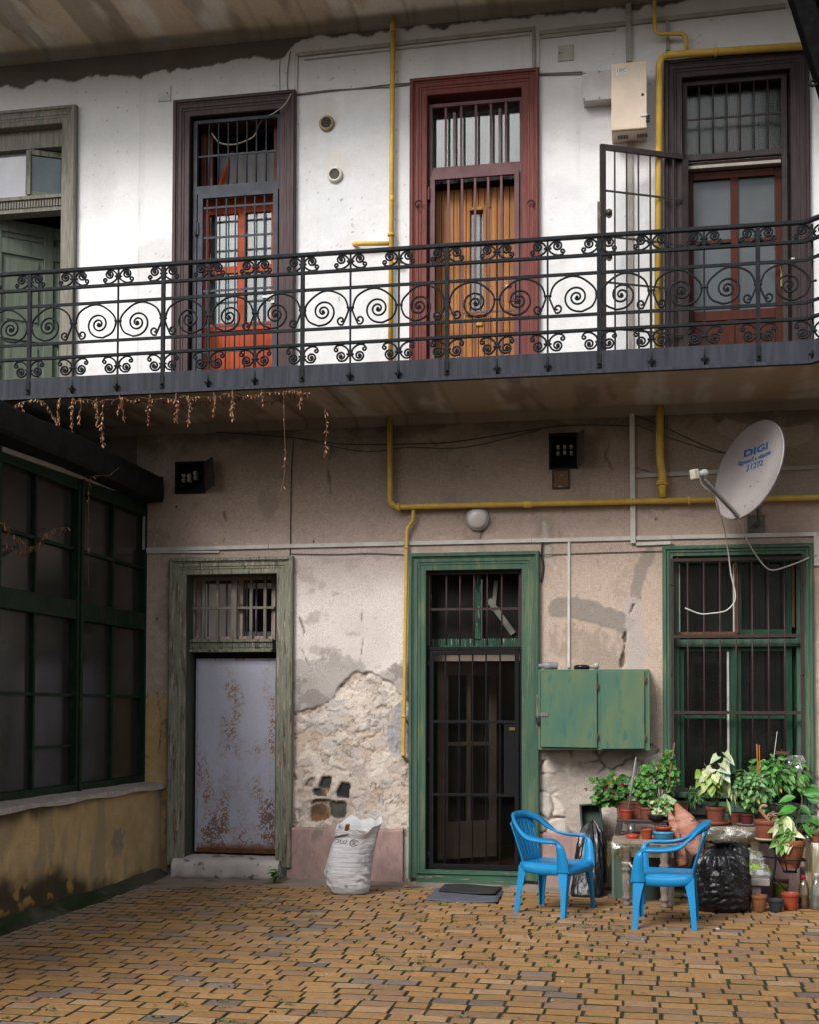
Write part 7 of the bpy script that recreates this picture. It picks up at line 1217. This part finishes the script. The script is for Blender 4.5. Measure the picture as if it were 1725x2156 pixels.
vine('second dry creeper deeper under the gallery', None, .55, world=[V((x, -1.0+U(-.12,.15), BZ0-.006-U(0,.02))) for x in np.linspace(-4.6, -2.7, 16)])
m = None; vine('dry garland sagging across the veranda windows', None, .6, world=[V(onx(a, b, VX+.075)) for a, b in ((-30,1075),(4,1099),(28,1124),(55,1147),(74,1151),(92,1131),(112,1115),(142,1110))], size=.03, grp='dried garlands on the veranda'); vine('lower dry garland on the veranda windows', None, .45, world=[V(onx(a, b, VX+.075)) for a, b in ((-20,1115),(10,1138),(30,1156),(52,1162),(72,1152))], size=.03, grp='dried garlands on the veranda')
vine('bare twig hanging over the black eave', None, .08, world=[V(onx(a, b, LX+.05)) for a, b in ((250,985),(230,1000),(200,1002),(188,1015),(186,1080),(185,1150),(187,1240))], grp='dried garlands on the veranda')
# --- weeds, leaves and litter
p = gnd(577,1862); t = thing('weed', 'broad-leaved green weed growing at the right end of the doorstep', 'weed', p); m = MB(); 
for i in range(13): a = U(0, 6.28); leaf_shape(m, V(p)+V((U(-.02,.03),U(-.01,.03),U(.03,.12))), (math.cos(a), -abs(math.sin(a)), .5), U(.05,.085), U(.035,.055), tint((.09,.24,.04)), 'heart', .3)
m.c = None; m.build('foliage', leaf_m, t); m = MB(); [m.tube([V(p), V(p)+V((U(-.03,.04),U(-.02,.02),U(.05,.12)))], .002, 5) for _ in range(9)]; [m.tube([V(p)+V((U(-.02,.02),-.02,.005)), V(p)+V((U(-.07,.05),U(-.06,-.01),.012))], .003, 5) for _ in range(8)]; m.build('stem', twig_m, t)
def leaf_litter(label, px, py, col, L_=.05): p = gnd(px, py, .012); m = MB(); leaf_shape(m, (p[0],p[1],.02), (U(-1,1),U(-.6,.6),.15), L_, L_*.6, col, 'oval', .1, .3); m.c = None; tag(m.build('fallen_leaf', dryleaf), label, 'leaf', 'fallen dry leaves')
leaf_litter('orange dry leaf at the foot of the pink plinth left of the green doorway', 861, 1868, (.42,.2,.08), .07); leaf_litter('brown dry leaf left of the white sack', 676, 1868, (.3,.13,.06)); leaf_litter('dark dry leaf in front of the doorstep', 497, 1869, (.12,.07,.05)); leaf_litter('yellowish crumpled leaf in front of the slate pot', 1638, 1930, (.5,.33,.16), .045); leaf_litter('pale scrap of leaf on the pavers near the right blue chair', 1517, 1958, (.5,.42,.3), .04)
m = MB(); rs = random.Random(5)
for i in range(520):
    x = rs.uniform(-4.1, 1.6); y = rs.uniform(-5.6, -1.2)
    if float(fbm(x, y, 1.1, 3, 220)) < (.52 if x < -.8 else .6): continue
    for j in range(rs.randint(3, 9)):
        a = rs.uniform(0, 6.28); k = rs.random(); L_ = rs.uniform(.010, .034)
        leaf_shape(m, (x+rs.uniform(-.03,.03), y+rs.uniform(-.012,.012), .008), (math.cos(a), math.sin(a), rs.uniform(.4,1.6)), L_, L_*(.16 if k < .35 else .5), (.065*rs.uniform(.6,1.3), .125*rs.uniform(.6,1.2), .03), 'grass' if k < .35 else 'oval', .3)
m.c = None; tag(m.build('weeds_in_joints', leaf_m), 'tiny green weeds and grass tufts growing in the paver joints', 'weeds', kind='stuff')
m = MB()
for i in range(240):
    x, y = rs.uniform(-4.1, 1.9), rs.uniform(-5.4, -.2); s = rs.uniform(.003, .010); z = .010; m.add([(x-s,y,z),(x,y-s*.8,z),(x+s,y+s*.2,z),(x,y+s,z),(x,y,z+s*.7)], [(0,1,4),(1,2,4),(2,3,4),(3,0,4)])
tag(m.build('grit', M('pale_grit', (.4,.36,.32), (.2,.17,.14), s=3, rough=.9)), 'pale crumbs and grit scattered over the pavers', 'grit', kind='stuff')
